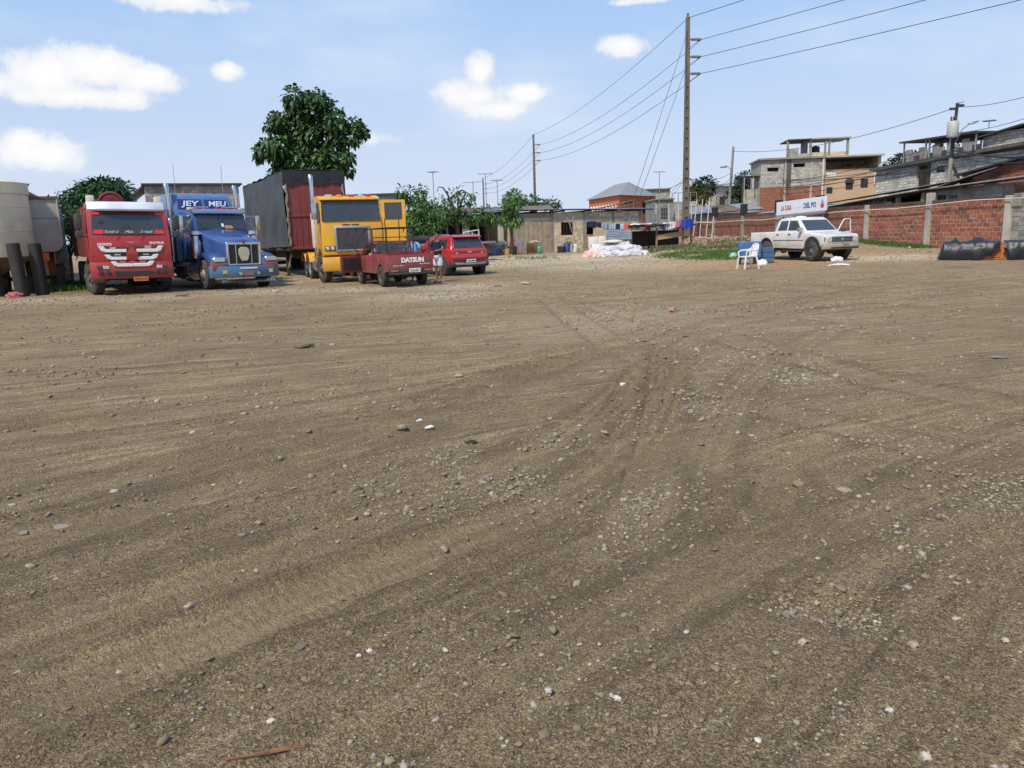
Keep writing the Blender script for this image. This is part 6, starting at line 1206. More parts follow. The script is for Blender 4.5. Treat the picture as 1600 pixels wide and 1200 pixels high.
# ------------------------------------------------------------------ red compact SUV seen from behind
def red_suv():
    g = GP(737, 31.2); hd = R(-31); T = thing('compact_suv', 'shiny red compact SUV with silver roof rails and rear skid plate', 'car', (g.x, g.y, g.z), math.atan2(math.cos(hd), math.sin(hd)))
    RD = paint('suv_red', (.46, .012, .016), .10, .8, .22, (.30, .12, .10)); W = .87
    # lofted body: cross-sections along the length (x from the tail forward)
    def sec(x, zb, zbelt, w): return [(x, s*ww, z) for s, ww, z in ((1, w*.92, zb), (1, w, zb+.18), (1, w*1.0, zbelt-.22), (1, w*.965, zbelt-.03), (1, w*.90, zbelt), (-1, w*.90, zbelt), (-1, w*.965, zbelt-.03), (-1, w, zbelt-.22), (-1, w, zb+.18), (-1, w*.92, zb))]
    MB().loft([sec(.10, .45, 1.00, W*.93), sec(.16, .36, 1.06, W*.97), sec(.5, .34, 1.08, W), sec(1.5, .32, 1.06, W), sec(2.8, .32, 1.02, W), sec(3.3, .32, 1.0, W*.99), sec(3.95, .34, .92, W*.95), sec(4.15, .45, .82, W*.88)]).build('body', RD, T, smooth=40, bevel=0)
    hw = lambda x, z: W*.93-.36*max(0, z-1.04)
    MB().prism([(.16, 1.03), (.30, 1.30), (.42, 1.54), (.55, 1.60), (1.2, 1.63), (2.2, 1.60), (2.55, 1.50), (3.15, 1.02)], hw).build('greenhouse', RD, T, bevel=.05, seg=3)
    MB().loft([[(x, y, z) for x, z in ((.30, 1.50), (.62, 1.60), (.62, 1.62), (.22, 1.565), (.20, 1.53))] for y in (-.62, -.58, .58, .62)]).build('spoiler', RD, T, bevel=.01)
    frontpanel(T, 'rear_window', AUTOGL, [(-.68, 1.10), (.68, 1.10), (.58, 1.47), (-.58, 1.47)], 0, -.02, lambda y, z: .165+.42*(z-1.03)*1.0+.02*y*y-.012)
    MB().tube([(.26, -.05, 1.16), (.20, .12, 1.14), (.22, .42, 1.17)], .012, 5).build('wiper', TRIM, T)
    for a, b in ((.62, 1.02), (1.08, 1.72), (1.78, 2.45)):
        sides(T, 'side_window', AUTOGL, [(a, 1.09), (b, 1.09), (b-.02-.38*(b > 2), 1.46), (a+.02-(.0 if a > 1 else -.04), 1.46)], hw, .02, .005)
    sides(T, 'window_trim', CHROME, [(.55, 1.055), (2.75, 1.045), (2.75, 1.065), (.55, 1.075)], hw, .02, .012)
    for s in (-1, 1): MB().tube([(.6, s*.60, 1.60), (.75, s*.60, 1.655), (2.0, s*.60, 1.645), (2.2, s*.60, 1.60)], .018, 6).build('roof_rail', CHROME, T)
    # tail: lamps, badge bar, crease panel, plate, dark bumper with silver skid
    for s in (-1, 1):
        frontpanel(T, 'tail_lamp', REDL, [(s*.44, .99), (s*.82, .98), (s*.845, .86), (s*.62, .88), (s*.44, .93)][::-s], 0, -.03, lambda y, z: .105+.10*abs(y)**4, bevel=.01, seg=1); frontpanel(T, 'reverse_lamp', LENS, rect(s*.60-.07, s*.60+.07, .89, .93), 0, -.02, lambda y, z: .085+.1*abs(y)**4)
    frontpanel(T, 'badge_bar', paint('dark_red_bar', (.20, .01, .012), .1, .6), [(-.5, .93), (.5, .93), (.5, .97), (-.5, .97)], .085, -.02)
    frontpanel(T, 'badge', mat('gold_badge', (.70, .55, .25), .3, .6), [(-.10, .93), (-.04, .93), (-.04, .915), (.04, .915), (.04, .93), (.10, .93), (.10, .965), (.04, .965), (.04, .98), (-.04, .98), (-.04, .965), (-.10, .965)], .07, -.02)
    MB().loft([[(x+.08*abs(y)**3, y, z) for x, z in ((.16, .58), (.06, .62), (.03, .74), (.07, .86), (.16, .90))] for y in np.linspace(-.80, .80, 9)]).build('tailgate', RD, T, bevel=.015)
    MB().loft([[(x+.12*abs(y)**3, y, z) for x, z in ((.20, .34), (.02, .36), (-.02, .46), (.0, .56), (.18, .60))] for y in np.linspace(-.86, .86, 11)]).build('bumper', TRIM, T, bevel=.015)
    MB().loft([[(x+.12*abs(y)**3, y, z+.05*abs(y)**2) for x, z in ((-.02, .42), (-.05, .44), (-.05, .49), (-.02, .51))] for y in np.linspace(-.70, .70, 9)]).build('skid_plate', STEEL, T, bevel=.01)
    o = frontpanel(T, 'number_plate', PLATEW, rect(-.23, .23, .575, .70), .0, -.012) if False else frontpanel(T, 'number_plate', PLATEW, rect(-.21, .21, .53, .66), -.03, -.012); text('GTA-8406', .09, INK, o, (-.034, 0, .595), RB, width=.36)
    for x in (.78, 3.38):
        for s in (-1, 1):
            wheel(T, x, s*.825, .345, .21, 'alloy', mat('bronze_alloy', (.36, .31, .26), .35, .8, var=.15))
            MB().prism([(x+.45*math.cos(a), .33+.45*math.sin(a)) for a in np.linspace(0, math.pi, 13)]+[(x+.37*math.cos(a), .33+.37*math.sin(a)) for a in np.linspace(math.pi, 0, 13)], s*(W+.012), s*(W-.05)).build('arch_trim', TRIM, T)
            MB().lathe([(0, 0), (.375, 0), (.375, .22), (0, .22)] if s < 0 else [(0, 0), (.375, 0), (.375, -.22), (0, -.22)], 20, 'y', (x, s*(W+.004), .335), cap=False).build('arch_shade_disc', BLACK, T)  # black disc on the uncut body side stands in for the shaded arch hollow
    sides(T, 'sill_trim', TRIM, [(1.2, .32), (2.95, .32), (2.95, .44), (1.2, .44)], W, .03, .012)
    for x in (1.05, 2.05): sides(T, 'door_seam', TRIM, [(x, .45), (x+.008, .45), (x+.008, 1.0), (x, 1.0)], W, .01, .003)
    for s in (-1, 1): MB().box(2.55, 2.72, s*.98-.09, s*.98+.09, 1.02, 1.16).build('wing_mirror', RD, T, bevel=.04)
red_suv()
# ------------------------------------------------------------------ white double-cab pickup
def white_pickup():
    fw = GP(1271, 31.2); hd = R(19); h = Vector((math.sin(hd), -math.cos(hd))); lt = Vector((-h.y, h.x))   # vehicle left
    c = fw.to_2d()+lt*.70-h*1.40     # origin under the middle of the wheelbase
    T = thing('pickup_truck', 'dusty white double-cab pickup with far front door open by the brick wall', 'pickup', (c.x, c.y, float(gz(c.x, c.y))), math.atan2(h.y, h.x))
    WH = paint('pickup_white', (.74, .75, .74), .42, .4, .35, (.42, .36, .27)); W = .84; xf, xr, R_ = 1.40, -1.45, .39
    for s in (-1, 1):   # bed sides
        pr = [(-2.48, .60), (-2.50, 1.16), (-.98, 1.18), (-.98, .60), (-1.0, .56)]+[(xr+.46*math.cos(a), .50+.44*math.sin(a)) for a in np.linspace(.0, math.pi, 11)]+[(-2.3, .58)]
        MB().prism(pr, s*W, s*(W-.08)).build('bed_side', WH, T, bevel=.02, seg=2); MB().prism([(-1.95, .5), (-1.95, .98), (-1.0, .98), (-1.0, .5)], s*(W-.09), s*(W-.3)).build('wheel_arch', BLACK, T)
    MB().box(-2.45, -1.0, -W+.09, W-.09, .62, .70).build('bed_floor', TRIM, T); MB().box(-2.52, -2.46, -W+.03, W-.03, .62, 1.15).build('tailgate', WH, T, bevel=.015); MB().box(-1.03, -.98, -W+.09, W-.09, .7, 1.16).build('bed_front', WH, T)
    MB().box(-2.68, -2.56, -W, W, .50, .60).build('rear_bumper', CHROME, T, bevel=.02)
    body = [(-.96, .50), (-.96, 1.18), (.90, 1.16), (1.05, 1.13), (2.05, 1.02), (2.14, .96), (2.15, .66), (1.92, .60)]+[(xf+.47*math.cos(a), .50+.45*math.sin(a)) for a in np.linspace(.05, math.pi, 11)]+[(.85, .46)]
    MB().prism(body, lambda x, z: W-.05*max(0, x-1.7)).build('body', WH, T, bevel=.045, seg=3)
    hw = lambda x, z: W-.02-.22*max(0, z-1.16)
    MB().prism([(-.94, 1.14), (-.80, 1.60), (-.68, 1.70), (-.1, 1.745), (.25, 1.73), (.42, 1.67), (1.05, 1.13)], hw).build('cab', WH, T, bevel=.04, seg=3)
    frontpanel(T, 'windscreen', AUTOGL, [(-.72, 1.20), (.72, 1.20), (.62, 1.62), (-.62, 1.62)], 0, .02, lambda y, z: 1.05-1.16*(z-1.13)+.035-.04*y*y)
    sides(T, 'side_window', mat('blue_tint_glass', (.05, .08, .13), .06, var=.2, coat=.6), [(-.72, 1.22), (-.16, 1.22), (-.14, 1.62), (-.60, 1.61)], hw, .02, .006); sides(T, 'door_window', AUTOGL, [(-.06, 1.22), (.72, 1.22), (.40, 1.60), (-.05, 1.62)], hw, .02, .006, (-1,))
    for x0, x1 in ((-.86, -.11), (-.10, .86)): sides(T, 'door', WH, [(x0+.01, .56), (x1-.01, .56), (x1-.01, 1.15), (x0+.01, 1.15)], W, .03, .006, (-1,) if x0 > -.5 else (1, -1), bevel=.008)
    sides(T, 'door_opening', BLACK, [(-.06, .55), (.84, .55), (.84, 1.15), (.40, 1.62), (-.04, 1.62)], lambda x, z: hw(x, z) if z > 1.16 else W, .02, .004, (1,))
    for x in (-.74, -.0): MB().box(x, x+.13, -W-.025, -W-.005, 1.03, 1.08).build('handle', TRIM, T)
    sides(T, 'rub_strip', TRIM, [(-.95, .80), (.90, .80), (.90, .83), (-.95, .83)], W, .02, .012, (-1,))
    o = MB().prism([(0, .52), (-.96, .52), (-.96, 1.12), (0, 1.12)], .03, -.03).build('door', WH, T, bevel=.015); o.location = (.86, W+.04, 0); o.rotation_euler = (0, 0, R(-76)); o['label'] = 'white front door swung wide open'
    MB().tube([(-.02, 0, 1.10), (-.42, 0, 1.58), (-.50, 0, 1.62), (-.88, 0, 1.63), (-.94, 0, 1.10)], .026, 6).build('window_frame', WH, o); MB().box(-.9, -.08, -.05, -.032, .62, 1.05).build('door_lining', mat('grey_trim', (.33, .33, .32), .8), o); MB().box(-.35, -.2, .05, .22, 1.12, 1.26).build('wing_mirror', TRIM, o, bevel=.03)
    MB().box(.74, .88, -W-.20, -W-.02, 1.16, 1.32).build('wing_mirror', CHROME, T, bevel=.03); MB().lathe([(0, 0), (.22, 0), (.2, .05), (0, .07)], 14, 'z', (-.15, -.1, 1.735), cap=False).build('roof_vent', WH, T)
    MB().loft([[(1.2+dx*.9, y*(1-.08*dx), 1.135-.10*dx-.02*y*y) for y in np.linspace(-.7, .7, 7)] for dx in (0, .3, .6, .9)], closed=False, cap=False).build('hood', WH, T, solid=-.012, smooth=50)
    # nose
    frontpanel(T, 'grille', TRIM, rect(-.50, .50, .74, .90), 2.17, .03); frontpanel(T, 'grille_chrome', CHROME, rect(-.52, .52, .90, .945), 2.185, .03)
    for z in (.79, .84): frontpanel(T, 'grille_bar', STEEL, rect(-.49, .49, z-.008, z+.008), 2.18, .02)
    disc(T, 'badge', STEEL, 2.17, 0, .82, .06, .03)
    for s in (-1, 1):
        frontpanel(T, 'headlight', LENS, rect(s*.62-.12, s*.62+.12, .75, .91), 2.175, .03, bevel=.01, seg=1); frontpanel(T, 'turn_lamp', mat('dark_lamp', (.16, .13, .11), .3, coat=.6), rect(s*.79-.045, s*.79+.045, .75, .91), 2.14, .03)
    MB().loft([[(x-.12*abs(y)**4/.6, y, z) for x, z in ((2.1, .44), (2.26, .46), (2.28, .56), (2.26, .65), (2.1, .66))] for y in np.linspace(-.86, .86, 9)]).build('bumper', paint('dirty_bumper', (.42, .38, .29), .6, 0, .7), T, bevel=.015); frontpanel(T, 'bumper_slot', BLACK, rect(-.62, .70, .47, .53), 2.285, .012)
    q = frontpanel(T, 'number_plate', mat('dirty_plate', (.42, .38, .28), .7), rect(-.12, .28, .55, .67), 2.30, .012); text('GLH-215', .09, INK, q, (2.303, .08, .61), RX, width=.30)
    for s in (-1, 1):
        wheel(T, xf, s*.72, R_, .25, 'steel', RIMS, steer=R(-12)); wheel(T, xr, s*.72, R_, .25, 'steel', RIMS)
        MB().box(-2.4, 1.9, s*.38-.05, s*.38+.05, .44, .56).build('chassis_rail', CHASSIS, T); MB().lathe([(0, 0), (.45, 0), (.45, -s*.3), (0, -s*.3)], 20, 'y', (xf, s*(W-.03), .5), cap=False).build('arch_shade_disc', BLACK, T)  # black drum fills the cut arch in place of its shaded depth
        MB().box(-.8, .8, s*.75-.07, s*.75+.07, .36, .42).build('side_step', CHASSIS, T)
    for x in (xf, xr): MB().tube([(x, -.65, R_), (x, .65, R_)], .06, 8).build('axle', CHASSIS, T); MB().lathe([(0, -.15), (.14, -.08), (.16, 0), (.14, .08), (0, .15)], 12, 'x', (x, .1, R_), cap=False).build('differential', CHASSIS, T)
    MB().box(.3, 2.0, -.3, .3, .40, .55).build('engine_guard', CHASSIS, T)
white_pickup()
# ================================================================== silo, tank and yard clutter
def stand(u, Y, dz=0): g = GP(u, Y); return Vector((g.x, g.y, float(height(np.array([g.x]), np.array([g.y]))[0])+dz))
c = stand(18, 28.6); c.x -= .86
SILO = mat('silo_cream', (.80, .71, .46), .75, var=.16, scale=1.2, dust=.35, dustc=(.34, .27, .17), bump=.1)
T = thing('cement_silo', 'cream cylindrical cement silo with brown cone standing on dark legs', 'silo', c); rs = 1.72; z1 = PT(42, 284, 28.6).z-c.z; zb = PT(58, 400, 28.6).z-c.z
MB().lathe([(rs, zb), (rs, z1)], 40).build('shell', SILO, T); MB().lathe([(rs+.03, z1-.42), (rs+.04, z1-.02), (rs+.02, z1), (.3, z1+.32), (0, z1+.33)], 40, cap=False).build('roof', SILO, T)
MB().lathe([(.35, zb-.75), (rs-.01, zb-.02), (rs-.03, zb+.01)], 40, cap=False).build('cone', mat('rust_cone', (.30, .20, .12), .85, var=.35, scale=2, dust=.4), T)
for z in (zb+.9, zb+1.75): MB().lathe([(rs+.005, z-.012), (rs+.012, z), (rs+.005, z+.012)], 40, cap=False).build('weld_band', SILO, T)
for k in range(4): a = R(45+90*k); MB().box(-.09, .09, -.09, .09, 0, zb+.1, Matrix.Translation((1.45*math.cos(a), 1.45*math.sin(a), 0))).build('leg', CHASSIS, T)
MB().tube([(rs*.985*math.cos(a), rs*.985*math.sin(a), z) for a, z in ((-.9, zb+.85), (-.7, zb+.5), (-.55, zb+.1))], .015, 5).build('cable', TRIM, T)
PIPE = mat('black_pipe', (.022, .022, .023), .6, var=.35, scale=3, bump=.15, dust=.5, dustc=(.075, .065, .055))
for u, Y, hh, lab, tl in ((36, 27.0, 1.82, 'thick black upright pipe leaning before the cream silo', -.05), (67, 27.6, 1.80, 'thick black upright pipe standing at the grey tank corner', -.03), (-3, 27.3, 1.05, 'short black upright pipe under the cream silo cone', 0)):
    g = stand(u, Y); one(MB().lathe([(.21, -.05), (.215, 0), (.21, hh), (.185, hh), (.185, hh-.3), (0, hh-.3)], 20, cap=False), 'black_pipe', PIPE, lab, 'pipe', g, group='black pipes by the silo', tilt=(0, tl))
# grey tank on wheels
g = stand(99, 29.8); T = thing('grey_tank_trailer', 'grey round-bottomed bulk tank trailer behind the silo', 'trailer', g, R(30)); GT = mat('tank_grey', (.40, .375, .32), .75, var=.2, scale=1.5, dust=.35, dustc=(.20, .17, .13))
zt2 = PT(80, 311, 29.8).z-g.z; zb2 = PT(80, 392, 29.8).z-g.z; hwid = 1.15; cr = .35
us = [(-hwid, zt2)]+[(-hwid+cr-cr*math.cos(a), zb2+cr-cr*math.sin(a)) for a in np.linspace(0, math.pi/2, 7)]+[(hwid-cr+cr*math.sin(a), zb2+cr-cr*math.cos(a)) for a in np.linspace(0, math.pi/2, 7)]+[(hwid, zt2)]
MB().prism([(x-.95, z) for x, z in us], 0, 6.5).build('tank', GT, T, bevel=.03); MB().tube([(x-.95, -.02, z) for x, z in us], .04, 6).build('end_rim', GT, T)
MB().box(-2.15, .25, -.06, 6.6, zt2, zt2+.1).build('lid', mat('tank_lid', (.12, .09, .08), .8, var=.3), T); MB().box(-2.08, .18, -.012, 0, (zt2+zb2)/2+.25, (zt2+zb2)/2+.265).build('weld_seam', TRIM, T)
for x in (-1.5, -.4): MB().box(x-.06, x+.06, .1, 6.3, zb2-.3, zb2-.005).build('chassis_rail', CHASSIS, T)
MB().box(-.62, -.30, -.03, .06, zb2-.36, zb2-.06).build('reflector', mat('orange_reflector', (.70, .10, .03), .4), T)
for y in (1.0, 2.2):
    for s, xx in ((1, .0), (-1, -1.9)):
        o = link('wheel', MB().lathe([(.28, -.14), (.5, -.14), (.52, -.1), (.52, .1), (.5, .14), (.28, .14), (.2, .05), (0, .05)], 24, 'x').mesh('wheel', RUBBER), T, (xx, y, .5))
    MB().tube([(-1.9, y, .5), (0, y, .5)], .07, 6).build('axle', CHASSIS, T)
def crumple(n, rx, ry, rz, amp, seed, sub=3, fl=.35):
    """a crumpled bag- or rag-like lump, flattened underneath"""
    bm = bmesh.new(); bmesh.ops.create_icosphere(bm, subdivisions=sub, radius=1)
    for v in bm.verts:
        q = v.co*2.2+Vector((seed*7.3, seed*3.1, seed)); k = 1+amp*(noise.noise(q)+.6*noise.noise(q*2.3)+.35*noise.noise(q*5))
        v.co = Vector((v.co.x*rx*k, v.co.y*ry*k, max(v.co.z, -fl)*rz*k+rz*fl*.95))
    me = bpy.data.meshes.new(n); bm.to_mesh(me); bm.free(); me.polygons.foreach_set('use_smooth', [True]*len(me.polygons)); me.set_sharp_from_angle(angle=R(35)); return me
def lump(name, m, label, cat, u, Y, rx, ry, rz, seed, rot=0, amp=.3, group=None, dz=0, g=None):
    me = crumple(name, rx, ry, rz, amp, seed); me.materials.append(m); g = g or stand(u, Y, dz); return tag(link(name, me, None, g, (0, 0, rot)), label, cat, group)
lump('rag', mat('red_white_rag', (.42, .12, .11), .95, var=.6, scale=14), 'crumpled red and white rag lying at the black pipe foot', 'rag', 23, 26.6, .28, .2, .14, 3)
SACK = mat('white_sack', (.60, .59, .59), .75, var=.12, scale=5, bump=.3, bscale=14, dust=.2); rs_ = random.Random(4)
sk = [(938, 43.2, 0), (951, 43.0, 0), (964, 43.2, 0), (977, 43.1, 0), (990, 43.4, 0), (998, 43.0, 0), (944, 43.9, .2), (957, 43.8, .25), (969, 43.9, .28), (981, 43.8, .25), (992, 44, .2), (950, 44.4, .38), (963, 44.4, .42), (976, 44.3, .4)]
for k, (u, Y, dz) in enumerate(sk): lump('white_sack', SACK, 'limp white sack in the heap before the block house', 'sack', u, Y, .45+.1*rs_.random(), .34, .24, k+2, rs_.uniform(-.6, .6), .35, 'white sacks heaped before the house', dz)
lump('striped_sack', mat('orange_white_sack', (.74, .72, .70), .8, var=.1, scale=1.6, dust=1., dustc=(.72, .13, .05)), 'white sack with orange print at the end of the sack heap', 'sack', 925, 43.1, .5, .35, .3, 31)
lump('cardboard_sheet', mat('cream_card', (.62, .55, .45), .9), 'cream folded cardboard lying on top of the sack heap', 'cardboard', 958, 44.2, .6, .3, .12, 9, .1, .15, None, .72)
one(MB().slab([(-.55, 0, 0), (.55, .05, 0), (.35, .35, .45), (-.3, .3, .5)], .02), 'white_board', WHITE, 'white bent board propped on the sack heap', 'board', stand(936, 44.6, .18), .2)
# ---- plastic chairs
def chair(u, Y, rz, label, m, sc=1.05):
    g = stand(u, Y); T = thing('plastic_chair', label, 'chair', g, rz, 'moulded plastic chairs'); T.scale = (sc,)*3
    MB().loft([[(x, y, .42+.02*abs(y)*4*(x < .1)) for y in np.linspace(-.22, .22, 5)] for x in (-.21, -.1, .05, .2, .24)], closed=False, cap=False).build('seat', m, T, solid=.02, smooth=60)
    for s in (-1, 1):
        MB().loft([[(x+.03, s*y, z), (x-.03, s*y, z), (x-.03, s*(y+.035), z), (x+.03, s*(y+.035), z)] for x, y, z in ((.27, .23, 0), (.22, .21, .42))]).build('leg', m, T, bevel=.006, seg=1); MB().loft([[(x+.03, s*y, z), (x-.03, s*y, z), (x-.03, s*(y+.035), z), (x+.03, s*(y+.035), z)] for x, y, z in ((-.30, .22, 0), (-.21, .20, .42))]).build('leg', m, T, bevel=.006, seg=1)
        MB().tube([(.20, s*.235, .42), (.22, s*.26, .60), (.10, s*.265, .65), (-.15, s*.26, .66), (-.25, s*.22, .70)], [.024, .024, .026, .026, .022], 8).build('armrest', m, T)
        MB().tube([(-.20, s*.21, .42), (-.25, s*.22, .66), (-.30, s*.18, .82), (-.315, s*.08, .87), (-.315, 0, .875)], .022, 8).build('back_frame', m, T)
    for y in (-.12, -.04, .04, .12): MB().box(-.012, .012, y-.026, y+.026, 0, .43, Matrix.Translation((-.21, 0, .43)) @ Matrix.Rotation(-.245, 4, 'Y')).build('back_slat', m, T, bevel=.004, seg=1)
PLW = mat('plastic_white', (.76, .77, .76), .4, var=.08, dust=.25, dustc=(.5, .42, .25))
chair(1168, 28.4, R(195), 'white plastic armchair standing by the white pickup', PLW); chair(814, 50.5, R(-60), 'white plastic chair standing before the boarded house wall', PLW, 1.0)
chair(803, 52.2, R(-80), 'red plastic chair tucked under the lean-to roof', mat('plastic_red', (.40, .05, .05), .5))
g = stand(1172, 31.2); T = thing('blue_cart', 'bright blue metal cart box parked behind the white plastic chair', 'cart', g, R(-8)); BC = mat('cart_blue', (.015, .13, .34), .45, var=.2, scale=2.5, dust=.3)
MB().box(-.42, .42, 0, .6, .26, .90).build('box', BC, T, bevel=.02); 
for x in (-.205, .205): MB().box(x-.19, x+.19, -.014, -.002, .31, .85).build('panel', BC, T, bevel=.004, seg=1)
for x in (-.36, .36): MB().box(x-.03, x+.03, .05, .11, 0, .26).build('leg', CHASSIS, T); MB().box(x-.03, x+.03, .5, .56, 0, .26).build('leg', CHASSIS, T)
g = stand(1196, 31.5); T = thing('blue_crate', 'small dull blue crate between the blue cart and the pickup bed', 'crate', g, R(5))
for k in range(3): MB().box(-.35, .35, -.012, 0, .05+k*.2, .22+k*.2).build('slat', mat('dull_blue', (.03, .12, .26), .5, var=.2, dust=.4), T)
MB().box(-.35, .35, .004, .45, .03, .62).build('body', MATS['dull_blue'], T)
lump('plastic_bag', mat('thin_bag', (.78, .78, .78), .5, var=.1), 'white plastic bag caught by the blue cart', 'bag', 1191, 30.6, .22, .18, .16, 12); lump('plastic_bag', MATS['thin_bag'], 'flat white plastic bag on the dirt before the white pickup', 'bag', 1312, 27.9, .36, .14, .05, 14, .1, .5); lump('plastic_bag', MATS['thin_bag'], 'white plastic bag under the nose of the white pickup', 'bag', 1307, 30.6, .24, .14, .14, 16)
lump('green_bucket', mat('mint_plastic', (.25, .55, .42), .5), 'mint green plastic bowl lying in the grass by the wall', 'bowl', 1146, 36, .2, .2, .2, 17, 0, .05)
# ---- brick stack under tarpaulins
TARPN = mat('navy_tarp', (.012, .014, .022), .42, var=.3, scale=2, bump=.7, bscale=7, dust=.12, dustc=(.09, .085, .085)); g0 = GP(1470, 28.6); g1 = GP(1640, 27.0); rzt = frame_of(g0, g1); LT = (g1-g0).to_2d().length
xg = LT*.55
T = thing('brick_stack', 'orange bricks stacked under dark tarpaulin by the brick wall', 'brick stack', g0, rzt); bme = [MB().box(0, .30, 0, .14, 0, .085).mesh('brick', mat(f'new_brick_{k}', cc, .9, var=.2, scale=8, bump=.2), bevel=.008, seg=1, smooth=0) for k, cc in enumerate(((.50, .19, .085), (.44, .15, .07), (.56, .25, .12)))]
for k in range(7):
    for j in range(int(LT/.31)): link('brick', bme[(k*3+j*5) % 3], T, (.12+j*.31-(k % 2)*.12, .06+.01*((j*7+k) % 3), .0+k*.088))
MB().box(.15, LT-.2, .24, 1.1, 0, .60).build('inner_row', mat('brick_core', (.40, .14, .07), .9, var=.3, scale=6), T)
def drape(name, label, x0, x1, seed, gap):
    def f(a, b):
        x = x0+(x1-x0)*a; n_ = lambda s, k: noise.noise(Vector((x*s+seed, b*2.5*k, seed)))
        bump_ = .14*math.exp(-((x-.42)/.12)**2)+.17*math.exp(-((x-1.15)/.22)**2) if seed < 2 else .03
        if b < .55:
            t = b/.55; z = .03+.62*t; y = -.16+.13*t+.07*n_(2.2, 1)*(1-t)+.05*math.sin(x*9+seed)*(1-t)
            lift = gap(x); z = z+(lift*(1-t)**1.5 if lift else 0)
        else:
            t = (b-.55)/.45; z = .66+bump_*math.sin(math.pi*min(1, t*1.6))-.02*t; y = -.03+1.25*t
        e = float(sm(0, .10, a) if seed < 2 else sm(1, .92, a)); z = .02+(z-.02)*(.12+.88*e)
        return (x, y-.10*math.sin(math.pi*min(1, b/.6))*e, z+.035*n_(3, 2)+.03*n_(8, 3))
    o = MB().grid(f, 70, 26).build(name, TARPN, None, solid=.006, smooth=50); o.location = g0; o.rotation_euler = (0, 0, rzt); return tag(o, label, 'tarpaulin')
drape('tarpaulin', 'dark navy tarpaulin with two peaks draped over the brick stack', -.12, xg, 1, lambda x: max(0, .62*sm(xg-.28, xg, x))+(.10*sm(1.0, 1.5, x)*sm(2.1, 1.9, x))); drape('tarpaulin', 'dark tarpaulin covering the end of the brick stack past the gap', xg+.12, LT+.2, 4, lambda x: .45*sm(xg+.3, xg+.12, x))
# ---- shack, laundry and household clutter by the block house
g = stand(985, 50.2); g2 = stand(1082, 51.2); T = thing('laundry_shack', 'low shack of zinc sheet and plank with a cloth-strewn roof', 'shack', g, frame_of(g, g2)); SW = (g2-g).to_2d().length; zr = PT(1030, 351, 50.5).z-g.z
ub = lambda u: (stand(u, 50.6)-g).to_2d().length
for x, y in ((.05, 0), (ub(1026), 0), (ub(1071), 0), (SW-.1, 0), (.05, 2.0), (SW*.5, 2.0), (SW-.1, 2.0)): MB().box(x-.05, x+.05, y-.05, y+.05, -.05, zr-.03).build('post', WOOD, T)
for k in range(2): zz0 = .52+k*.42; q = link('zinc_panel', sheet_mesh(.42, ub(1026)-.1, ZINCB, .1, .014), T, (.05, -.06, zz0), (R(90), 0, 0)); q.rotation_euler = Euler((0, R(-90), R(-90))) if False else Matrix(((0, 1, 0), (0, 0, -1), (1, 0, 0))).to_euler()
MB().add([(ub(1026)+.04, -.075, .60), (ub(1070), -.075, .78), (ub(1070), -.075, 1.12), (ub(1026)+.04, -.075, .92)], [(0, 1, 2, 3)]).build('plank', mat('plywood', (.42, .28, .15), .85, var=.2, scale=3), T, solid=.03)
sheet_roof(T, -.1, SW+.1, -.4, 2.4, lambda x, y: zr+.05*y, ZINC, .9, RUSTZ, jit=.05)
MB().box(.1, SW-.2, 1.7, 1.75, .2, 1.2).build('back_board', DARKW, T)
lay = random.Random(9); CL = [(.75, .74, .72), (.55, .30, .28), (.66, .52, .50), (.20, .25, .45), (.72, .62, .58)]
for k in range(8): gg = g.lerp(g2, .08+.11*k); lump('laid_cloth', mat(f'laid_{k%5}', CL[k % 5], .95, var=.4, scale=7), ('cream', 'dusty red', 'pale pink', 'dull blue', 'beige')[k % 5]+' cloth laid to dry on the shack roof '+('by the plank end' if k > 4 else 'above the zinc panel'), 'cloth', 0, 0, .45, .3, .07, k+40, lay.random(), .4, 'cloths drying on the shack roof', g=Vector((gg.x, gg.y-.1, g.z+zr+.03)))
la = PT(920, 346, 50.4); lb = PT(1086, 341, 50.4); one(MB().tube(sag(la, lb, .28, 20), .012, 4), 'clothes_line', WIREM, 'long clothes line from the block house to the wire gate', 'line')
GAR = [(924, .62, .40, (.015, .012, .07), 'navy'), (934, .5, .32, (.02, .02, .025), 'black'), (943, .42, .36, (.30, .32, .40), 'patterned grey'), (950, .40, .42, (.22, .25, .30), 'slate'), (957, .42, .42, (.35, .48, .60), 'light blue'), (964, .45, .48, (.02, .02, .03), 'black'), (972, .45, .40, (.40, .45, .55), 'blue-grey'), (980, .62, .46, (.66, .12, .07), 'orange red'), (989, .40, .34, (.68, .68, .55), 'cream'), (996, .36, .34, (.30, .40, .60), 'pale blue'), (1004, .46, .34, (.72, .74, .76), 'white'), (1012, .44, .42, (.25, .04, .07), 'maroon'), (1021, .5, .30, (.30, .42, .22), 'green'), (1029, .4, .36, (.70, .66, .64), 'white'), (1036, .4, .44, (.08, .10, .25), 'dark blue'), (1043, .42, .40, (.62, .40, .45), 'pink'), (1051, .46, .42, (.60, .66, .74), 'pale grey'), (1059, .42, .40, (.55, .14, .14), 'red'), (1068, .62, .50, (.02, .06, .38), 'royal blue'), (1077, .55, .60, (.015, .04, .30), 'deep blue')]
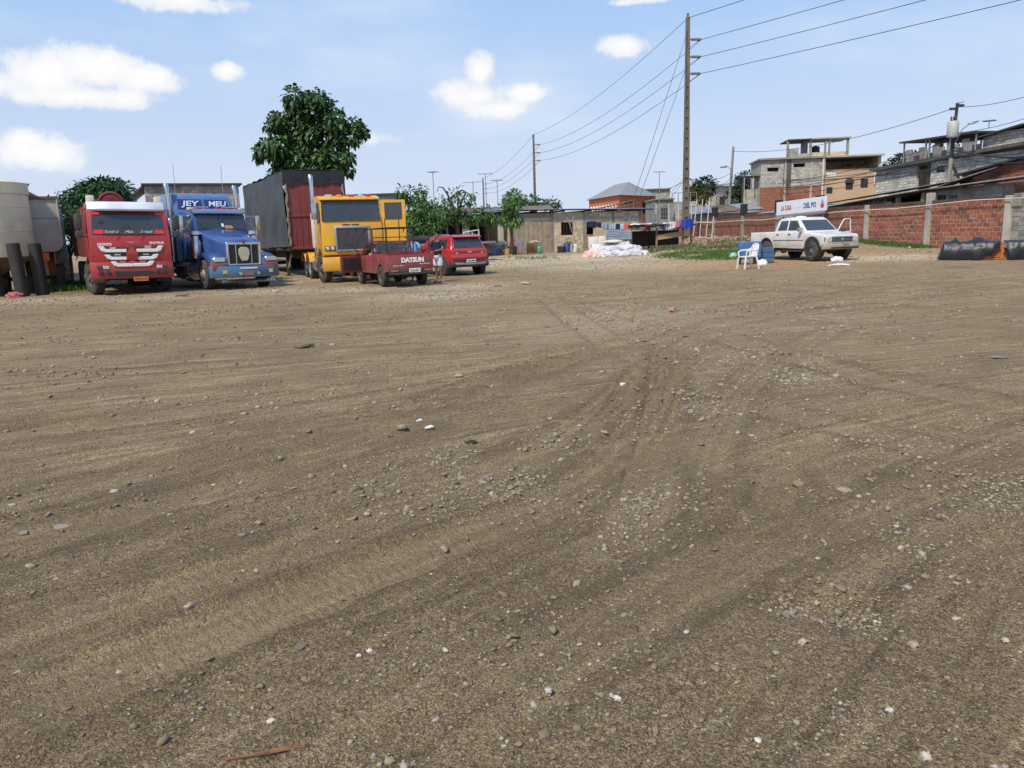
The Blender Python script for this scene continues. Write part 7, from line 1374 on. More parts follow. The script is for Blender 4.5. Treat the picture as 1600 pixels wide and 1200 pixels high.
for k, (u, w, h, cc, nm) in enumerate(GAR):
    t = (u-920)/166; p = la.lerp(lb, t)-Vector((0, 0, .28*4*t*(1-t))); M_ = mat('cloth_'+nm.replace(' ', '_'), cc, .95, var=.25, scale=5, bump=.2)
    def f(a, b, k=k, w=w, h=h): return ((a-.5)*w*(1-.1*b), .05*math.sin(a*9+k)*b+.03*math.sin(a*17+k*2)*b, .02-h*b*(1-.12*math.sin(a*math.pi*1.5+k)))
    o = MB().grid(f, 10, 6).build('hanging_garment', M_, None, solid=.012, smooth=60); o.location = p
    nb = GAR[k-1][4] if k else None
    tag(o, f'{nm} garment hung on the clothes line '+(f'next to the {nb} one' if nb else 'at the house end'), 'garment', 'laundry on the clothes line')
for u, cc, nm, w in ((969, (.75, .45, .03), 'yellow', .22), (976, (.45, .12, .04), 'rust orange', .35), (983, (.03, .09, .40), 'blue', .3)):
    p = PT(u, 352, 52); M_ = mat('towel_'+nm.replace(' ', '_'), cc, .95, var=.2); o = MB().grid(lambda a, b, w=w: ((a-.5)*w, .03*math.sin(a*8), -.85*b), 6, 4).build('hanging_towel', M_, None, solid=.012); o.location = p; tag(o, f'{nm} towel hanging under the clothes line by the house wall', 'towel', 'towels by the house wall')
one(MB().tube([PT(960, 351, 52), PT(1000, 352, 52)], .012, 4), 'clothes_line', WIREM, 'short clothes line holding three towels by the house wall', 'line')
# fridge, crate, rack, barrels, ladder
g = stand(935, 52.0); T = thing('old_fridge', 'old white fridge with its door ajar by the house door', 'fridge', g, .05); MB().box(-.62, .0, 0, .55, 0, .95).build('body', WHITE, T, bevel=.02); MB().box(.02, .5, -.02, .04, .03, .98).build('door', WHITE, T, bevel=.02); MB().box(-.5, -.14, -.012, -.002, .05, .4).build('vent', BLACK, T)
g = stand(950, 52.2); T = thing('black_crate', 'open black crate standing beside the old fridge', 'crate', g, -.1)
for y in (0, .5): MB().box(-.32, .32, y, y+.03, 0, .6).build('side', BLACK, T)
for x in (-.32, .30): MB().box(x, x+.02, .032, .498, 0, .62).build('end', BLACK, T)
MB().box(-.29, .29, .033, .497, 0, .03).build('bottom', BLACK, T)
g = stand(974, 48.6); T = thing('wooden_rack', 'black timber rack with crossed braces before the block house', 'rack', g, 0); w = .48
for z in (.05, .36, .70): MB().box(-w, w, -.03, .03, z-.03, z+.03).build('rail', TRIM, T)
for x in (-w-.032, -.16, .16, w+.032): MB().box(x-.03, x+.03, -.034, .034, 0, .75).build('upright', TRIM, T)
for x in (-.32, .32, 0): MB().tube([(x-.14, 0, .08), (x+.14, 0, .34)], .018, 4).build('brace', TRIM, T); MB().tube([(x-.14, 0, .66), (x+.14, 0, .39)], .018, 4).build('brace', TRIM, T)
for x in (-w, w): MB().box(x-.03, x+.03, .3, .36, 0, .72).build('rear_leg', TRIM, T)
g = stand(909, 52.3); T = thing('wooden_ladder', 'wooden ladder leaning against the house beside its door', 'ladder', g, 0, tilt=(R(-12), R(-17)))
for x in (-.19, .19): MB().box(x-.025, x+.025, -.03, .03, 0, 2.5).build('stile', WOOD, T)
for k in range(8): MB().tube([(-.19, 0, .25+k*.29), (.19, 0, .25+k*.29)], .018, 6).build('rung', WOOD, T)
def drum(u, Y, r, h, m, label, cat, name, prof=None):
    g = stand(u, Y); T = thing(name, label, cat, g); MB().lathe(prof or [(0, 0), (r*.9, 0), (r*.95, .03), (r, h*.5), (r, h*.95), (r*.93, h), (r*.9, h-.03), (0, h-.04)], 18, cap=False).build('body', m, T); return T
T = drum(886, 51.6, .22, .62, mat('barrel_blue', (.02, .08, .35), .45, dust=.3), 'blue plastic barrel holding a potted plant by the house wall', 'barrel', 'blue_barrel'); MB().lathe([(.23, .2), (.24, .22), (.23, .24)], 18, cap=False).build('hoop', MATS['barrel_blue'], T)
drum(877, 51.4, .26, .42, BLACK, 'squat black tub beside the blue barrel', 'tub', 'black_tub'); drum(898.5, 51.8, .19, .50, WHITE, 'white plastic bucket by the ladder foot', 'bucket', 'white_bucket'); drum(801, 49.8, .30, .55, mat('tub_navy', (.02, .025, .05), .5, dust=.3), 'dark round tub at the young mango trunk', 'tub', 'dark_tub'); drum(793, 49.6, .18, .42, mat('jug_yellow', (.62, .38, .06), .5, dust=.3), 'yellow plastic jug by the dark tub', 'jug', 'yellow_jug')
T = drum(843, 50.2, .16, .55, mat('gas_green', (.06, .32, .20), .4, dust=.25), 'green gas cylinder standing before the house', 'gas cylinder', 'gas_cylinder', [(0, .03), (.13, .03), (.16, .08), (.165, .3), (.16, .42), (.10, .5), (.03, .52), (0, .52)]); MB().lathe([(.09, .5), (.1, .52), (.1, .62), (.09, .62)], 14, cap=False).build('collar', MATS['gas_green'], T); MB().lathe([(.12, 0), (.12, .04)], 14, cap=False).build('foot_ring', MATS['gas_green'], T)
g = stand(834, 51.4); T = thing('wooden_cabinet', 'low orange-brown wooden cabinet before the boarded house wall', 'cabinet', g, .1); MB().box(-.42, .42, 0, .45, .05, .68).build('body', WOODO, T, bevel=.01)
for x in (-.205, .205): q = MB().box(x-.19, x+.19, -.022, -.004, .08, .64).build('door', WOODO, T, bevel=.006, seg=1); MB().box(x-.02, x+.02, -.04, -.023, .36, .40).build('handle', STEEL, q)
for x in (-.38, .38): MB().box(x-.03, x+.03, .05, .4, 0, .05).build('foot', DARKW, T)
lump('cloth_bundle', CREAM, 'cream cloth bundle lying on the wooden cabinet', 'bundle', 836, 51.6, .3, .22, .12, 51, 0, .3, None, .68)
rk = random.Random(21)
for k in range(16):
    u = 766+rk.random()*22; lv = k // 6; lump('rubble_sack', mat(f'rubble_{k%3}', ((.38, .36, .30), (.30, .20, .11), (.42, .40, .36))[k % 3], .95, var=.3, scale=6, bump=.3), ('grey', 'brown', 'pale')[k % 3]+' filled sack in the heap under the lean-to edge', 'sack', u, 50+rk.random(), .28, .24, .22, 60+k, rk.random()*3, .3, 'filled sacks under the lean-to', .3*lv)
lump('blue_bag', mat('navy_bag', (.02, .04, .14), .6), 'dark blue bag beside the filled sack heap', 'bag', 772, 49.4, .35, .3, .38, 80)
# dark flatbed cart behind the SUV
g = stand(640, 39.5); g2 = stand(775, 43); T = thing('flatbed_trailer', 'dark low flatbed trailer with pipe headboard behind the red SUV', 'trailer', g, frame_of(g, g2)); w = (g2-g).to_2d().length
MB().box(0, w, 0, 2.2, .95, 1.12).build('deck', CHASSIS, T); MB().box(.0, w, -.03, .0, 1.0, 1.12).build('deck_edge', STEEL, T); MB().box(.1, w-.1, .06, .14, .45, .9).build('side_panel', TRIM, T)
for x in (w*.62, w*.72, w*.80): MB().tube([(x, 0, 1.12), (x, 0, 1.62+.12*(x > w*.75))], .035, 6).build('headboard_post', PIPEW, T)
MB().tube([(w*.62, 0, 1.62), (w*.80, 0, 1.74)], .035, 6).build('headboard_rail', PIPEW, T); MB().box(.2, w*.55, .3, 2, 1.13, 1.5).build('load', TRIM, T, bevel=.1)
for x in (w*.2, w*.3, w*.86): link('wheel', MB().lathe([(.28, -.12), (.44, -.12), (.46, 0), (.44, .12), (.28, .12), (.15, .0), (0, 0)], 20, 'y').mesh('wheel', RUBBER), T, (x, .25, .45))
# pipe gate by the wall
T = thing('pipe_gate', 'tall open frame of pale pipes standing by the brick wall end', 'gate', stand(1080, 52.5), 0); g = T.location.copy()
q = lambda u, v: PT(u, v, 52.5)-g
for u0, v0, u1, v1 in ((1083, 371, 1089, 313), (1093, 372, 1098, 311), (1103, 372, 1109, 309), (1112, 372, 1115, 338)): MB().tube([q(u0, v0), q(u1, v1)], .03, 6).build('upright', PIPEW, T)
for u0, v0, u1, v1 in ((1078, 371, 1113, 372), (1080, 347, 1113, 348)): MB().tube([q(u0, v0)+Vector((0, -.04, 0)), q(u1, v1)+Vector((0, -.04, 0))], .025, 6).build('crossbar', PIPEW, T)
MB().tube([q(1079, 390), q(1081, 347)], .05, 6).build('post', WOOD, T)
T = thing('mesh_fence', 'old wire mesh fence on thin posts beyond the laundry shack', 'fence', stand(1022, 58), 0); g = T.location.copy(); q = lambda u, v: PT(u, v, 58)-g
for u in (1025, 1045, 1060, 1080): MB().tube([q(u, 365), q(u, 318)], .035, 5).build('post', PIPEW, T)
for v in (322, 330, 338, 346): MB().tube([q(1025, v), q(1080, v-.5)], .012, 4).build('wire', STEEL, T)
# ---- small things lying on the dirt
one(MB().loft([[(x, y+.012*math.sin(x*14), z) for y, z in ((-.005-.003*math.sin(x*19), 0), (.005, .002), (.004, .008), (-.004, .007))] for x in np.linspace(-.115, .115, 9)]), 'wood_strip', mat('reddish_wood', (.21, .10, .05), .9, var=.5, scale=30), 'long reddish splinter of wood lying on the dirt', 'stick', GV(417, 1187)+Vector((0, 0, .022)), R(9))
def flake(u, v, w, h, t, m, label, cat, name, seed, tilt=.1):
    n = 9; g = GV(u, v); g.z = float(height(np.array([g.x]), np.array([g.y]))[0]); r = random.Random(seed); pts = [(w*.5*math.cos(a)*r.uniform(.7, 1.15), h*.5*math.sin(a)*r.uniform(.7, 1.15), t+r.uniform(-.2, .5)*t) for a in np.linspace(0, 2*math.pi, n, endpoint=False)]
    return one(MB().slab(pts, t), name, m, label, cat, g+Vector((0, 0, t*.6)), r.uniform(-.4, .4), tilt=(tilt*r.uniform(-1, 1), tilt*r.uniform(-1, 1)), smooth=0)
SCR = mat('teal_scrap', (.20, .19, .16), .95, var=.3, scale=20); GRYS = mat('grey_scrap', (.16, .14, .11), .95, var=.3, scale=9)
flake(379, 840, .055, .035, .006, SCR, 'small crooked teal plastic scrap pressed into the dirt', 'scrap', 'plastic_scrap', 1); flake(475, 543, .28, .22, .03, GRYS, 'flat dark grey rag ground into the dirt yard', 'rag', 'flat_rag', 2); flake(95, 820, .10, .07, .006, mat('brown_card', (.30, .25, .19), .9), 'torn piece of brown cardboard lying on tyre marks', 'cardboard', 'cardboard_piece', 3)
flake(672, 672, .08, .07, .01, WHITE, 'crumpled white paper scrap beside the gravel patch', 'paper', 'paper_scrap', 4); flake(655, 657, .06, .07, .01, PIPEW, 'folded cream paper scrap lying near the crumpled white one', 'paper', 'paper_scrap', 5); flake(1050, 488, .16, .16, .05, mat('pink_brick', (.52, .24, .19), .9), 'pinkish broken brick lump alone on the dirt', 'brick piece', 'brick_lump', 6); flake(822, 444, .42, .4, .04, CREAM, 'pale flat board offcut on the dirt beyond the tracks', 'board', 'board_offcut', 7); flake(777, 447, .35, .3, .03, WOOD, 'brown flat board offcut on the dirt near the man', 'board', 'board_offcut', 8)
flake(434, 457, .35, .35, .05, CREAM, 'pale slab of broken render near the yellow truck wheels', 'slab', 'render_slab', 9); flake(285, 463, .6, .25, .02, GRYS, 'dark flat rubber strip before the blue truck', 'rubber strip', 'rubber_strip', 10); flake(972, 600, .07, .06, .02, WHITE, 'small bright white stone chip near the curved tyre track', 'stone', 'white_stone', 11); flake(36, 833, .07, .04, .008, SCR, 'faded bluish plastic scrap beside brown cardboard', 'scrap', 'plastic_scrap', 12); flake(160, 459, .35, .2, .03, WHITE, 'white cloth scrap by the red truck front wheel', 'cloth', 'cloth_scrap', 13); flake(470, 1015, .05, .06, .006, mat('olive_scrap', (.17, .135, .095), .95), 'dull olive strip pressed into the tyre rut', 'scrap', 'plastic_scrap', 14); flake(1560, 562, .18, .1, .01, mat('blue_scrap', (.24, .23, .22), .95), 'faded blue plastic strip lying far out on the dirt', 'scrap', 'plastic_scrap', 15)
T = thing('jar_lid', 'rusty round jar lid lying face up on the dirt', 'lid', GV(1119, 1137)+Vector((0, 0, .004)), 0, tilt=(.12, .1)); MB().lathe([(0, .002), (.019, .002), (.021, .005), (.024, .006), (.025, .002), (.025, -.004)], 24, cap=False).build('disc', mat('rust_lid', (.26, .22, .17), .7, .3, var=.3, scale=40), T)
one(MB().lathe([(0, .012), (.012, .010), (.022, .003), (.024, 0), (.020, 0), (.010, .006), (0, .008)], 14, cap=False), 'broken_shell', mat('shell_beige', (.46, .40, .31), .7, var=.3, scale=40), 'broken beige shell half lying on the dirt', 'shell', GV(1076, 992), .3, tilt=(.5, .2))
ST = [(578, 1020, .013, 'round white pebble, larger of a touching pair', (.72, .68, .60)), (561, 1030, .010, 'small white pebble beside the larger white one', (.66, .62, .54)), (857, 1080, .014, 'angular pale grey stone standing alone on the dirt', (.46, .43, .37)), (965, 1099, .013, 'flat cream stone lying alone near the jar lid', (.60, .54, .44)), (1228, 952, .026, 'biggest grey-brown stone in the disturbed soil', (.20, .17, .135)), (1310, 945, .024, 'long brown stone half buried in the disturbed soil', (.22, .18, .14)), (1390, 1112, .013, 'pale stone at the head of a row of three', (.55, .51, .43)), (1447, 1185, .018, 'rounded cream pebble beside scattered greenish stones', (.50, .44, .36)), (628, 672, .045, 'flat grey embedded stone by the paper scraps', (.26, .215, .16)), (425, 1133, .011, 'small light pebble by the rut edge', (.58, .54, .46)), (1570, 1008, .014, 'buff pebble in a dark damp spot', (.45, .38, .29)), (1184, 1163, .010, 'whitish pebble near the jar lid', (.60, .56, .5))]
for k, (u, v, r_, lab, cc) in enumerate(ST):
    g = GV(u, v); V, F = stone_cloud(np.array([g.x]), np.array([g.y]), np.array([r_]), 3, .35); ctr = V.mean(0); o = link('stone', fast_mesh('stone', V-ctr, F, mat(f'stone_{k}', cc, .85, var=.25, scale=60, bump=.2), True), None, ctr); tag(o, lab, 'stone', 'single stones on the dirt')
lump('dirt_clod', mat('dark_clod', (.055, .04, .028), .95, var=.4, scale=30, bump=.6), 'dark brown clod of damp earth in a small hollow', 'clod', 736, GV(736, 690).y, .055, .03, .02, 5, .2, .5)
# ================================================================== vegetation
def leaves(C, N_, size, aspect=.5, droop=.5, seed=0, up=.3):
    """leaf-sized folded faces at points C with outward directions N_ -> vertices, triangles"""
    r = np.random.default_rng(seed); n = len(C); d = N_+r.normal(0, .6, (n, 3)); d[:, 2] -= droop; d /= np.linalg.norm(d, axis=1)[:, None]
    s = size*r.uniform(.65, 1.3, n)[:, None]; a = np.cross(d, np.array([0, 0, 1.])+r.normal(0, .35, (n, 3))); a /= np.linalg.norm(a, axis=1)[:, None]+1e-9
    b = np.cross(a, d); fold = r.uniform(.05, .3, n)[:, None]*s*aspect
    base = C; tip = C+d*s-np.array([0, 0, 1.])*s*droop*.35; mid = C+d*s*.5+b*fold
    L_ = C+d*s*.45+a*s*aspect*.5; R__ = C+d*s*.45-a*s*aspect*.5
    V = np.stack([base, L_, tip, R__, mid], 1).reshape(-1, 3); I_ = (np.arange(n)*5)[:, None, None]
    F = (np.array([[0, 1, 4], [1, 2, 4], [2, 3, 4], [3, 0, 4]])[None]+I_).reshape(-1, 3); return V, F
def blob_points(blobs, dens, seed=0, shell=.55):
    r = np.random.default_rng(seed); C = []; N_ = []
    for c, rad in blobs:
        rad = np.array(rad); n = max(6, int(dens*(rad[0]*rad[2]+rad[0]*rad[1]+rad[1]*rad[2])/3)); d = r.normal(0, 1, (n, 3)); d /= np.linalg.norm(d, axis=1)[:, None]
        k = (shell+(1-shell)*r.random(n)**.6)[:, None]*(1+.18*r.normal(0, 1, (n, 1))); C.append(np.array(c)+d*rad*k); N_.append(d)
    return np.concatenate(C), np.concatenate(N_)
BARK = mat('bark', (.14, .11, .08), .95, var=.4, scale=6, bump=.5); BARKD = mat('dark_bark', (.05, .042, .035), .95, var=.4, scale=6, bump=.5)
def tree(name, label, cat, base, pxblobs, Y, depth, dens, size, lm, aspect=.5, droop=.4, trunk_r=.15, seed=0, bark=None, branches=True, group=None, lean=0):
    """a crown of leaf faces in clumps given as photo pixels (u,v,ru,rv) at distance Y, on a trunk with limbs to each clump"""
    T = thing(name, label, cat, base, 0, group); B_ = Vector(base); k = Y/FPX; blobs = []; r = random.Random(seed)
    for u, v, ru, rv in pxblobs:
        p = PT(u, v, Y)-B_; p.y += r.uniform(-1, 1)*depth; blobs.append((tuple(p), (ru*k, min(ru, rv)*k*1.0+depth*.35, rv*k)))
    C, N_ = blob_points(blobs, dens, seed); V, F = leaves(C, N_, size, aspect, droop, seed)
    link('crown', fast_mesh('crown', V, F, lm), T)
    zs = [b[0][2] for b in blobs]; top = Vector((np.mean([b[0][0] for b in blobs])+lean, 0, np.percentile(zs, 60))); fork = Vector((top.x*.25, 0, max(.3, min(zs)*.85)))
    MB().tube([Vector((0, 0, -.15)), fork*.5+Vector((.03, 0, 0)), fork, (fork+top)/2+Vector((.1*trunk_r, 0, 0)), top], [trunk_r*1.15, trunk_r, trunk_r*.85, trunk_r*.5, trunk_r*.2], 9).build('trunk', bark or BARK, T)
    if branches:
        for c, rad in blobs:
            c = Vector(c); st = fork.lerp(top, r.uniform(.0, .7)); m_ = (st+c)/2+Vector((0, 0, -.12*(c-st).length)); MB().tube([st, m_, c], [trunk_r*.4, trunk_r*.25, trunk_r*.08], 6).build('limb', bark or BARK, T)
    return T
def px(l, ox, oy, s): return [(ox+x/s, oy+y/s, r/s, (r if len(q) < 1 else q[0])/s) for x, y, r, *q in l]
big = [(450, 150, 100), (400, 190, 80), (540, 130, 60), (640, 170, 85), (700, 200, 60), (560, 250, 125), (460, 260, 90), (260, 330, 70), (340, 340, 85), (250, 400, 50), (400, 430, 120), (560, 420, 120), (700, 340, 90), (800, 350, 95), (930, 370, 75), (990, 420, 55), (920, 480, 70), (130, 570, 65), (110, 620, 45), (240, 560, 90), (340, 560, 115), (480, 540, 90), (640, 480, 90), (800, 460, 90), (700, 640, 110), (820, 640, 85), (890, 640, 50), (480, 690, 105), (310, 660, 70), (330, 760, 85), (270, 800, 50), (620, 730, 110), (760, 740, 100), (870, 740, 50)]
tree('large_leaved_tree', 'tall dark broad-leaved tree rising behind the tarped trailer', 'tree', stand(478, 47), px([(x, y+30, r*.76) for x, y, r in big], 380, 120, 5.333), 47, .7, 520, .31, leaf_mat('teak_leaf', (.055, .115, .033), .5, .25, .5, (.08, .13, .03)), .75, .75, .28, 1)
MANGO = leaf_mat('mango_leaf', (.035, .085, .025), .5, .2, .5, (.07, .12, .03)); BRIGHT = leaf_mat('bright_leaf', (.085, .18, .04), .5, .3, .5, (.17, .24, .05)); MID = leaf_mat('mid_leaf', (.05, .12, .03), .5, .25, .55, (.12, .17, .04)); DARKL = leaf_mat('dark_leaf', (.022, .050, .020), .5, .15, .55, (.05, .08, .025)); OLIVE = leaf_mat('olive_leaf', (.10, .105, .035), .4, .2, .6, (.16, .13, .05))
tree('mango_tree', 'dense rounded mango tree behind the red tipper truck', 'tree', stand(150, 44), [(150, 298, 40, 17), (125, 305, 18, 16), (178, 303, 22, 16), (150, 315, 46, 18), (118, 330, 14, 14), (185, 322, 18, 16), (150, 335, 40, 15), (125, 350, 20, 16)], 44, .9, 1900, .27, MANGO, .5, .5, .25, 2)
tree('leafy_shrub', 'tall green shrub crowding the gap beside the red truck', 'shrub', stand(112, 35), [(112, 345, 12, 16), (118, 365, 12, 16), (108, 375, 10, 14), (116, 385, 12, 14), (122, 335, 12, 12)], 35, .5, 1300, .16, MID, .45, .3, .08, 3, branches=False)
tree('low_shrub', 'low weedy shrub at the foot of the rough block wall', 'shrub', stand(108, 31), [(100, 428, 8, 9), (110, 432, 10, 8), (90, 436, 8, 7), (104, 440, 10, 5)], 31, .3, 1600, .12, BRIGHT, .4, .2, .03, 4, branches=False)
tree('papaya_sapling', 'slim papaya sapling with drooping leaf plume over the block wall', 'tree', stand(627, 46), [(627, 300, 6, 9), (628, 312, 5, 7), (624, 306, 4, 6)], 46, .2, 900, .34, MID, .3, .9, .05, 5, group='papaya saplings'); tree('papaya_sapling', 'second slim papaya sapling standing just beside the first', 'tree', stand(641, 46.3), [(641, 301, 6, 8), (642, 312, 5, 7)], 46.3, .2, 900, .34, MID, .3, .9, .05, 6, group='papaya saplings')
tree('leafy_tree', 'bright leafy tree with a pointed top beyond the dark flatbed', 'tree', stand(660, 45), [(661, 297, 6, 9), (658, 310, 8, 10), (665, 318, 10, 10), (655, 325, 12, 11), (668, 335, 14, 12), (648, 340, 14, 12), (660, 348, 20, 13), (640, 352, 12, 10), (680, 350, 12, 12), (655, 360, 24, 9), (684, 335, 10, 10)], 45, .6, 620, .27, BRIGHT, .42, .6, .10, 7)
T = tree('bent_tree', 'sparse tree with bare arching branches beside the lean-to', 'tree', stand(716, 47.5), [(715, 300, 8, 7), (700, 308, 12, 8), (722, 308, 9, 7), (735, 312, 8, 7), (690, 318, 12, 9), (712, 322, 16, 11), (730, 328, 14, 10), (700, 336, 14, 10), (720, 342, 16, 10), (742, 342, 10, 8), (690, 345, 12, 9), (740, 305, 5, 5)], 47.5, .6, 360, .25, BRIGHT, .40, .6, .14, 8, BARKD)
b0 = Vector(T.location)
for pts in (((716, 345), (705, 322), (700, 305), (692, 293), (685, 292), (683, 300)), ((716, 345), (720, 318), (728, 300), (735, 305), (738, 315)), ((716, 345), (700, 330), (688, 322), (678, 325)), ((714, 330), (700, 312), (712, 303), (722, 297), (733, 303))): MB().tube([PT(u, v, 47.5)-b0 for u, v in pts], [.09, .075, .06, .045, .03, .02][:len(pts)], 6).build('limb', BARKD, T)
tree('leafy_shrub', 'bright drooping shrub before the dark lean-to opening', 'shrub', stand(764, 49), [(764, 332, 10, 9), (756, 338, 10, 8), (770, 340, 8, 8), (762, 346, 10, 6), (750, 334, 6, 6)], 49, .4, 520, .30, BRIGHT, .36, .7, .05, 9)
tree('young_mango', 'young mango tree with drooping leaves before the boarded wall', 'tree', stand(800, 49.2), [(800, 308, 6, 6), (800, 318, 10, 8), (793, 322, 7, 7), (806, 322, 7, 7), (799, 334, 12, 8), (790, 342, 9, 7), (808, 342, 8, 8), (799, 348, 9, 6)], 49.2, .4, 620, .32, BRIGHT, .30, .8, .10, 10, BARKD)
tree('round_tree', 'rounded bright green tree beyond the block house roof', 'tree', stand(803, 72), [(803, 306, 11, 9), (795, 312, 9, 9), (812, 313, 11, 9), (802, 318, 18, 8)], 72, .9, 520, .30, BRIGHT, .45, .4, .2, 11, group='trees beyond the house roof'); tree('round_tree', 'low green tree between the round tree and the distant pole', 'tree', stand(832, 72), [(832, 315, 10, 8), (843, 318, 10, 7), (824, 319, 9, 6)], 72, .9, 520, .30, MID, .45, .4, .2, 12, group='trees beyond the house roof'); tree('round_tree', 'small dark green tree just past the distant concrete pole', 'tree', stand(862, 74), [(862, 318, 11, 6), (870, 321, 8, 5), (852, 321, 8, 5)], 74, .9, 520, .30, MANGO, .45, .4, .2, 13, group='trees beyond the house roof')
tree('hillside_tree', 'dark round tree with olive lower leaves by the tall pole', 'tree', Vector((*GP(1098, 92)[:2], 1.0)), [(1100, 288, 14, 9), (1090, 292, 9, 8), (1110, 293, 9, 9), (1100, 300, 18, 9)], 92, 1., 420, .38, DARKL, .5, .4, .25, 14); tree('hillside_tree', 'olive brown bush tree under the dark round one', 'tree', Vector((*GP(1086, 90)[:2], 1.0)), [(1084, 302, 9, 9), (1100, 304, 8, 8), (1092, 310, 14, 7)], 90, .8, 420, .36, OLIVE, .5, .4, .2, 15)
tree('hillside_tree', 'tall dark clipped tree beside the tall block building', 'tree', Vector((*GP(1164, 93)[:2], 1.0)), [(1165, 277, 13, 8), (1158, 285, 9, 9), (1172, 286, 11, 10), (1165, 295, 16, 10), (1150, 300, 16, 9), (1172, 305, 16, 10), (1152, 312, 14, 9), (1170, 318, 16, 9), (1185, 308, 8, 8)], 93, 1., 420, .38, DARKL, .5, .4, .25, 16)
tree('hillside_tree', 'dark tree standing behind the terrace house', 'tree', Vector((*GP(1412, 80)[:2], 3.0)), [(1408, 248, 12, 6), (1420, 246, 12, 7), (1398, 254, 8, 4), (1432, 244, 8, 5)], 80, 1., 420, .38, DARKL, .5, .4, .25, 17)
tree('potted_plant', 'leafy plant growing from the blue barrel top', 'plant', stand(886, 51.6)+Vector((0, 0, .6)), [(886, 377, 5, 4), (890, 380, 3, 3), (883, 381, 3, 3)], 51.6, .1, 500, .22, MID, .35, .6, .02, 18, branches=False)
# far wooded ridge
n = 90; hx = np.linspace(-160, 240, n); hz = 9+13*np.exp(-((hx+16)/14)**2)+7*np.exp(-((hx-40)/60)**2)+5*np.array([noise.noise(Vector((x*.05, 0, 0)))+.6*noise.noise(Vector((x*.25, 1, 0))) for x in hx])
V = []; 
for j, (dy, k) in enumerate(((-90, 0), (-40, .7), (0, 1), (60, .6), (140, 0))): V += [(x, 760+dy, .3+z*k) for x, z in zip(hx, hz)]
F = [(j*n+i, j*n+i+1, (j+1)*n+i+1, (j+1)*n+i) for j in range(4) for i in range(n-1)]
struct(link('hills', fast_mesh('hills', V, F, mat('wooded_ridge', (.05, .075, .05), .95, var=.4, scale=.12, bump=1, bscale=.4), True)))
# ---- grass
def grass(label, pts, n, hgt, m, seed, spread):
    r = np.random.default_rng(seed); P = []
    for x, y, k in pts: q = max(4, int(n*k)); P.append(np.stack([x+r.normal(0, spread, q), y+r.normal(0, spread*.8, q)], 1))
    P = np.concatenate(P); n = len(P); h = height(P[:, 0], P[:, 1]); a = r.uniform(0, 6.28, n); s = hgt*r.uniform(.4, 1.3, n); w = .012+.01*r.random(n); lean = r.normal(0, .45, (n, 2))*s[:, None]
    b = np.stack([P[:, 0], P[:, 1], h-.01], 1); d = np.stack([np.cos(a)*w, np.sin(a)*w, 0*a], 1); m1 = b+np.stack([lean[:, 0]*.35, lean[:, 1]*.35, s*.6], 1); t = b+np.stack([lean[:, 0], lean[:, 1], s], 1)
    V = np.stack([b-d, b+d, m1+d*.8, t, m1-d*.8], 1).reshape(-1, 3); F = (np.array([[0, 1, 2], [0, 2, 4], [4, 2, 3]])[None]+(np.arange(n)*5)[:, None, None]).reshape(-1, 3)
    o = link('grass', fast_mesh('grass', V, F, m)); o['kind'] = 'stuff'; o['label'] = label
GR = leaf_mat('grass_blade', (.12, .20, .04), .5, .3, .6, (.16, .17, .06)); GR2 = leaf_mat('dry_weed', (.13, .15, .06), .4, .3, .6, (.24, .19, .10))
rg = random.Random(2); A_ = []
for k in range(130):
    u = rg.uniform(1045, 1190); Y = rg.uniform(35, 47); g = GP(u, Y)
    if fbm(np.array([g.x*.5]), np.array([g.y*.5]), 3)[0] > .50: A_.append((g.x, g.y, 1.))
grass('bright green grass patch between laundry shack and blue cart', A_, 170, .13, GR, 1, .45)
A_ = []
for k in range(70): s = S(1340+rg.random()*120, 0); wdd = -rg.uniform(.15, .7); A_.append((*WW(s, wdd), 1.))
for k in range(12): s = S(1590+rg.random()*20, 0); A_.append((*WW(s, -2.2+rg.random()), 1.))
grass('green grass fringe along the foot of the brick wall', A_, 130, .17, GR, 2, .22)
A_ = [(*GP(rg.uniform(985, 1185), rg.uniform(44, 52))[:2], 1.) for k in range(60)]; grass('dry weeds scattered over the rubble bank', A_, 40, .22, GR2, 3, .5)
A_ = [(*GP(rg.uniform(85, 130), rg.uniform(29.5, 33))[:2], 1.) for k in range(30)]; grass('weeds growing between the silo and the red truck', A_, 120, .22, GR, 4, .25)
A_ = [(*GP(rg.uniform(790, 860), rg.uniform(42, 47))[:2], .3) for k in range(12)]; grass('sparse weeds in the pale gravel before the house', A_, 60, .12, GR2, 5, .3)
# rubble on the bank
nq = 900; uu = rng.uniform(0, 1, nq); sR = posts[-1]-4+uu*(posts[3]-posts[-1]+4); wR = -rng.gamma(2.2, 1.1, nq)-.2; xr_ = WX0-WDX*sR+WDY*wR; yr_ = WY0-WDY*sR-WDX*wR
V, F = stone_cloud(xr_, yr_, .05*np.exp(rng.normal(0, .55, nq)), 1, .4); o = link('rubble', fast_mesh('rubble', V, F, stone_mat('rubble_mix', [(.24, .17, .12), (.36, .20, .12), (.30, .26, .21), (.48, .44, .38), (.34, .14, .08)]))); o['kind'] = 'stuff'; tag(o, 'broken brick and stone rubble on the bank by the wall', 'rubble')
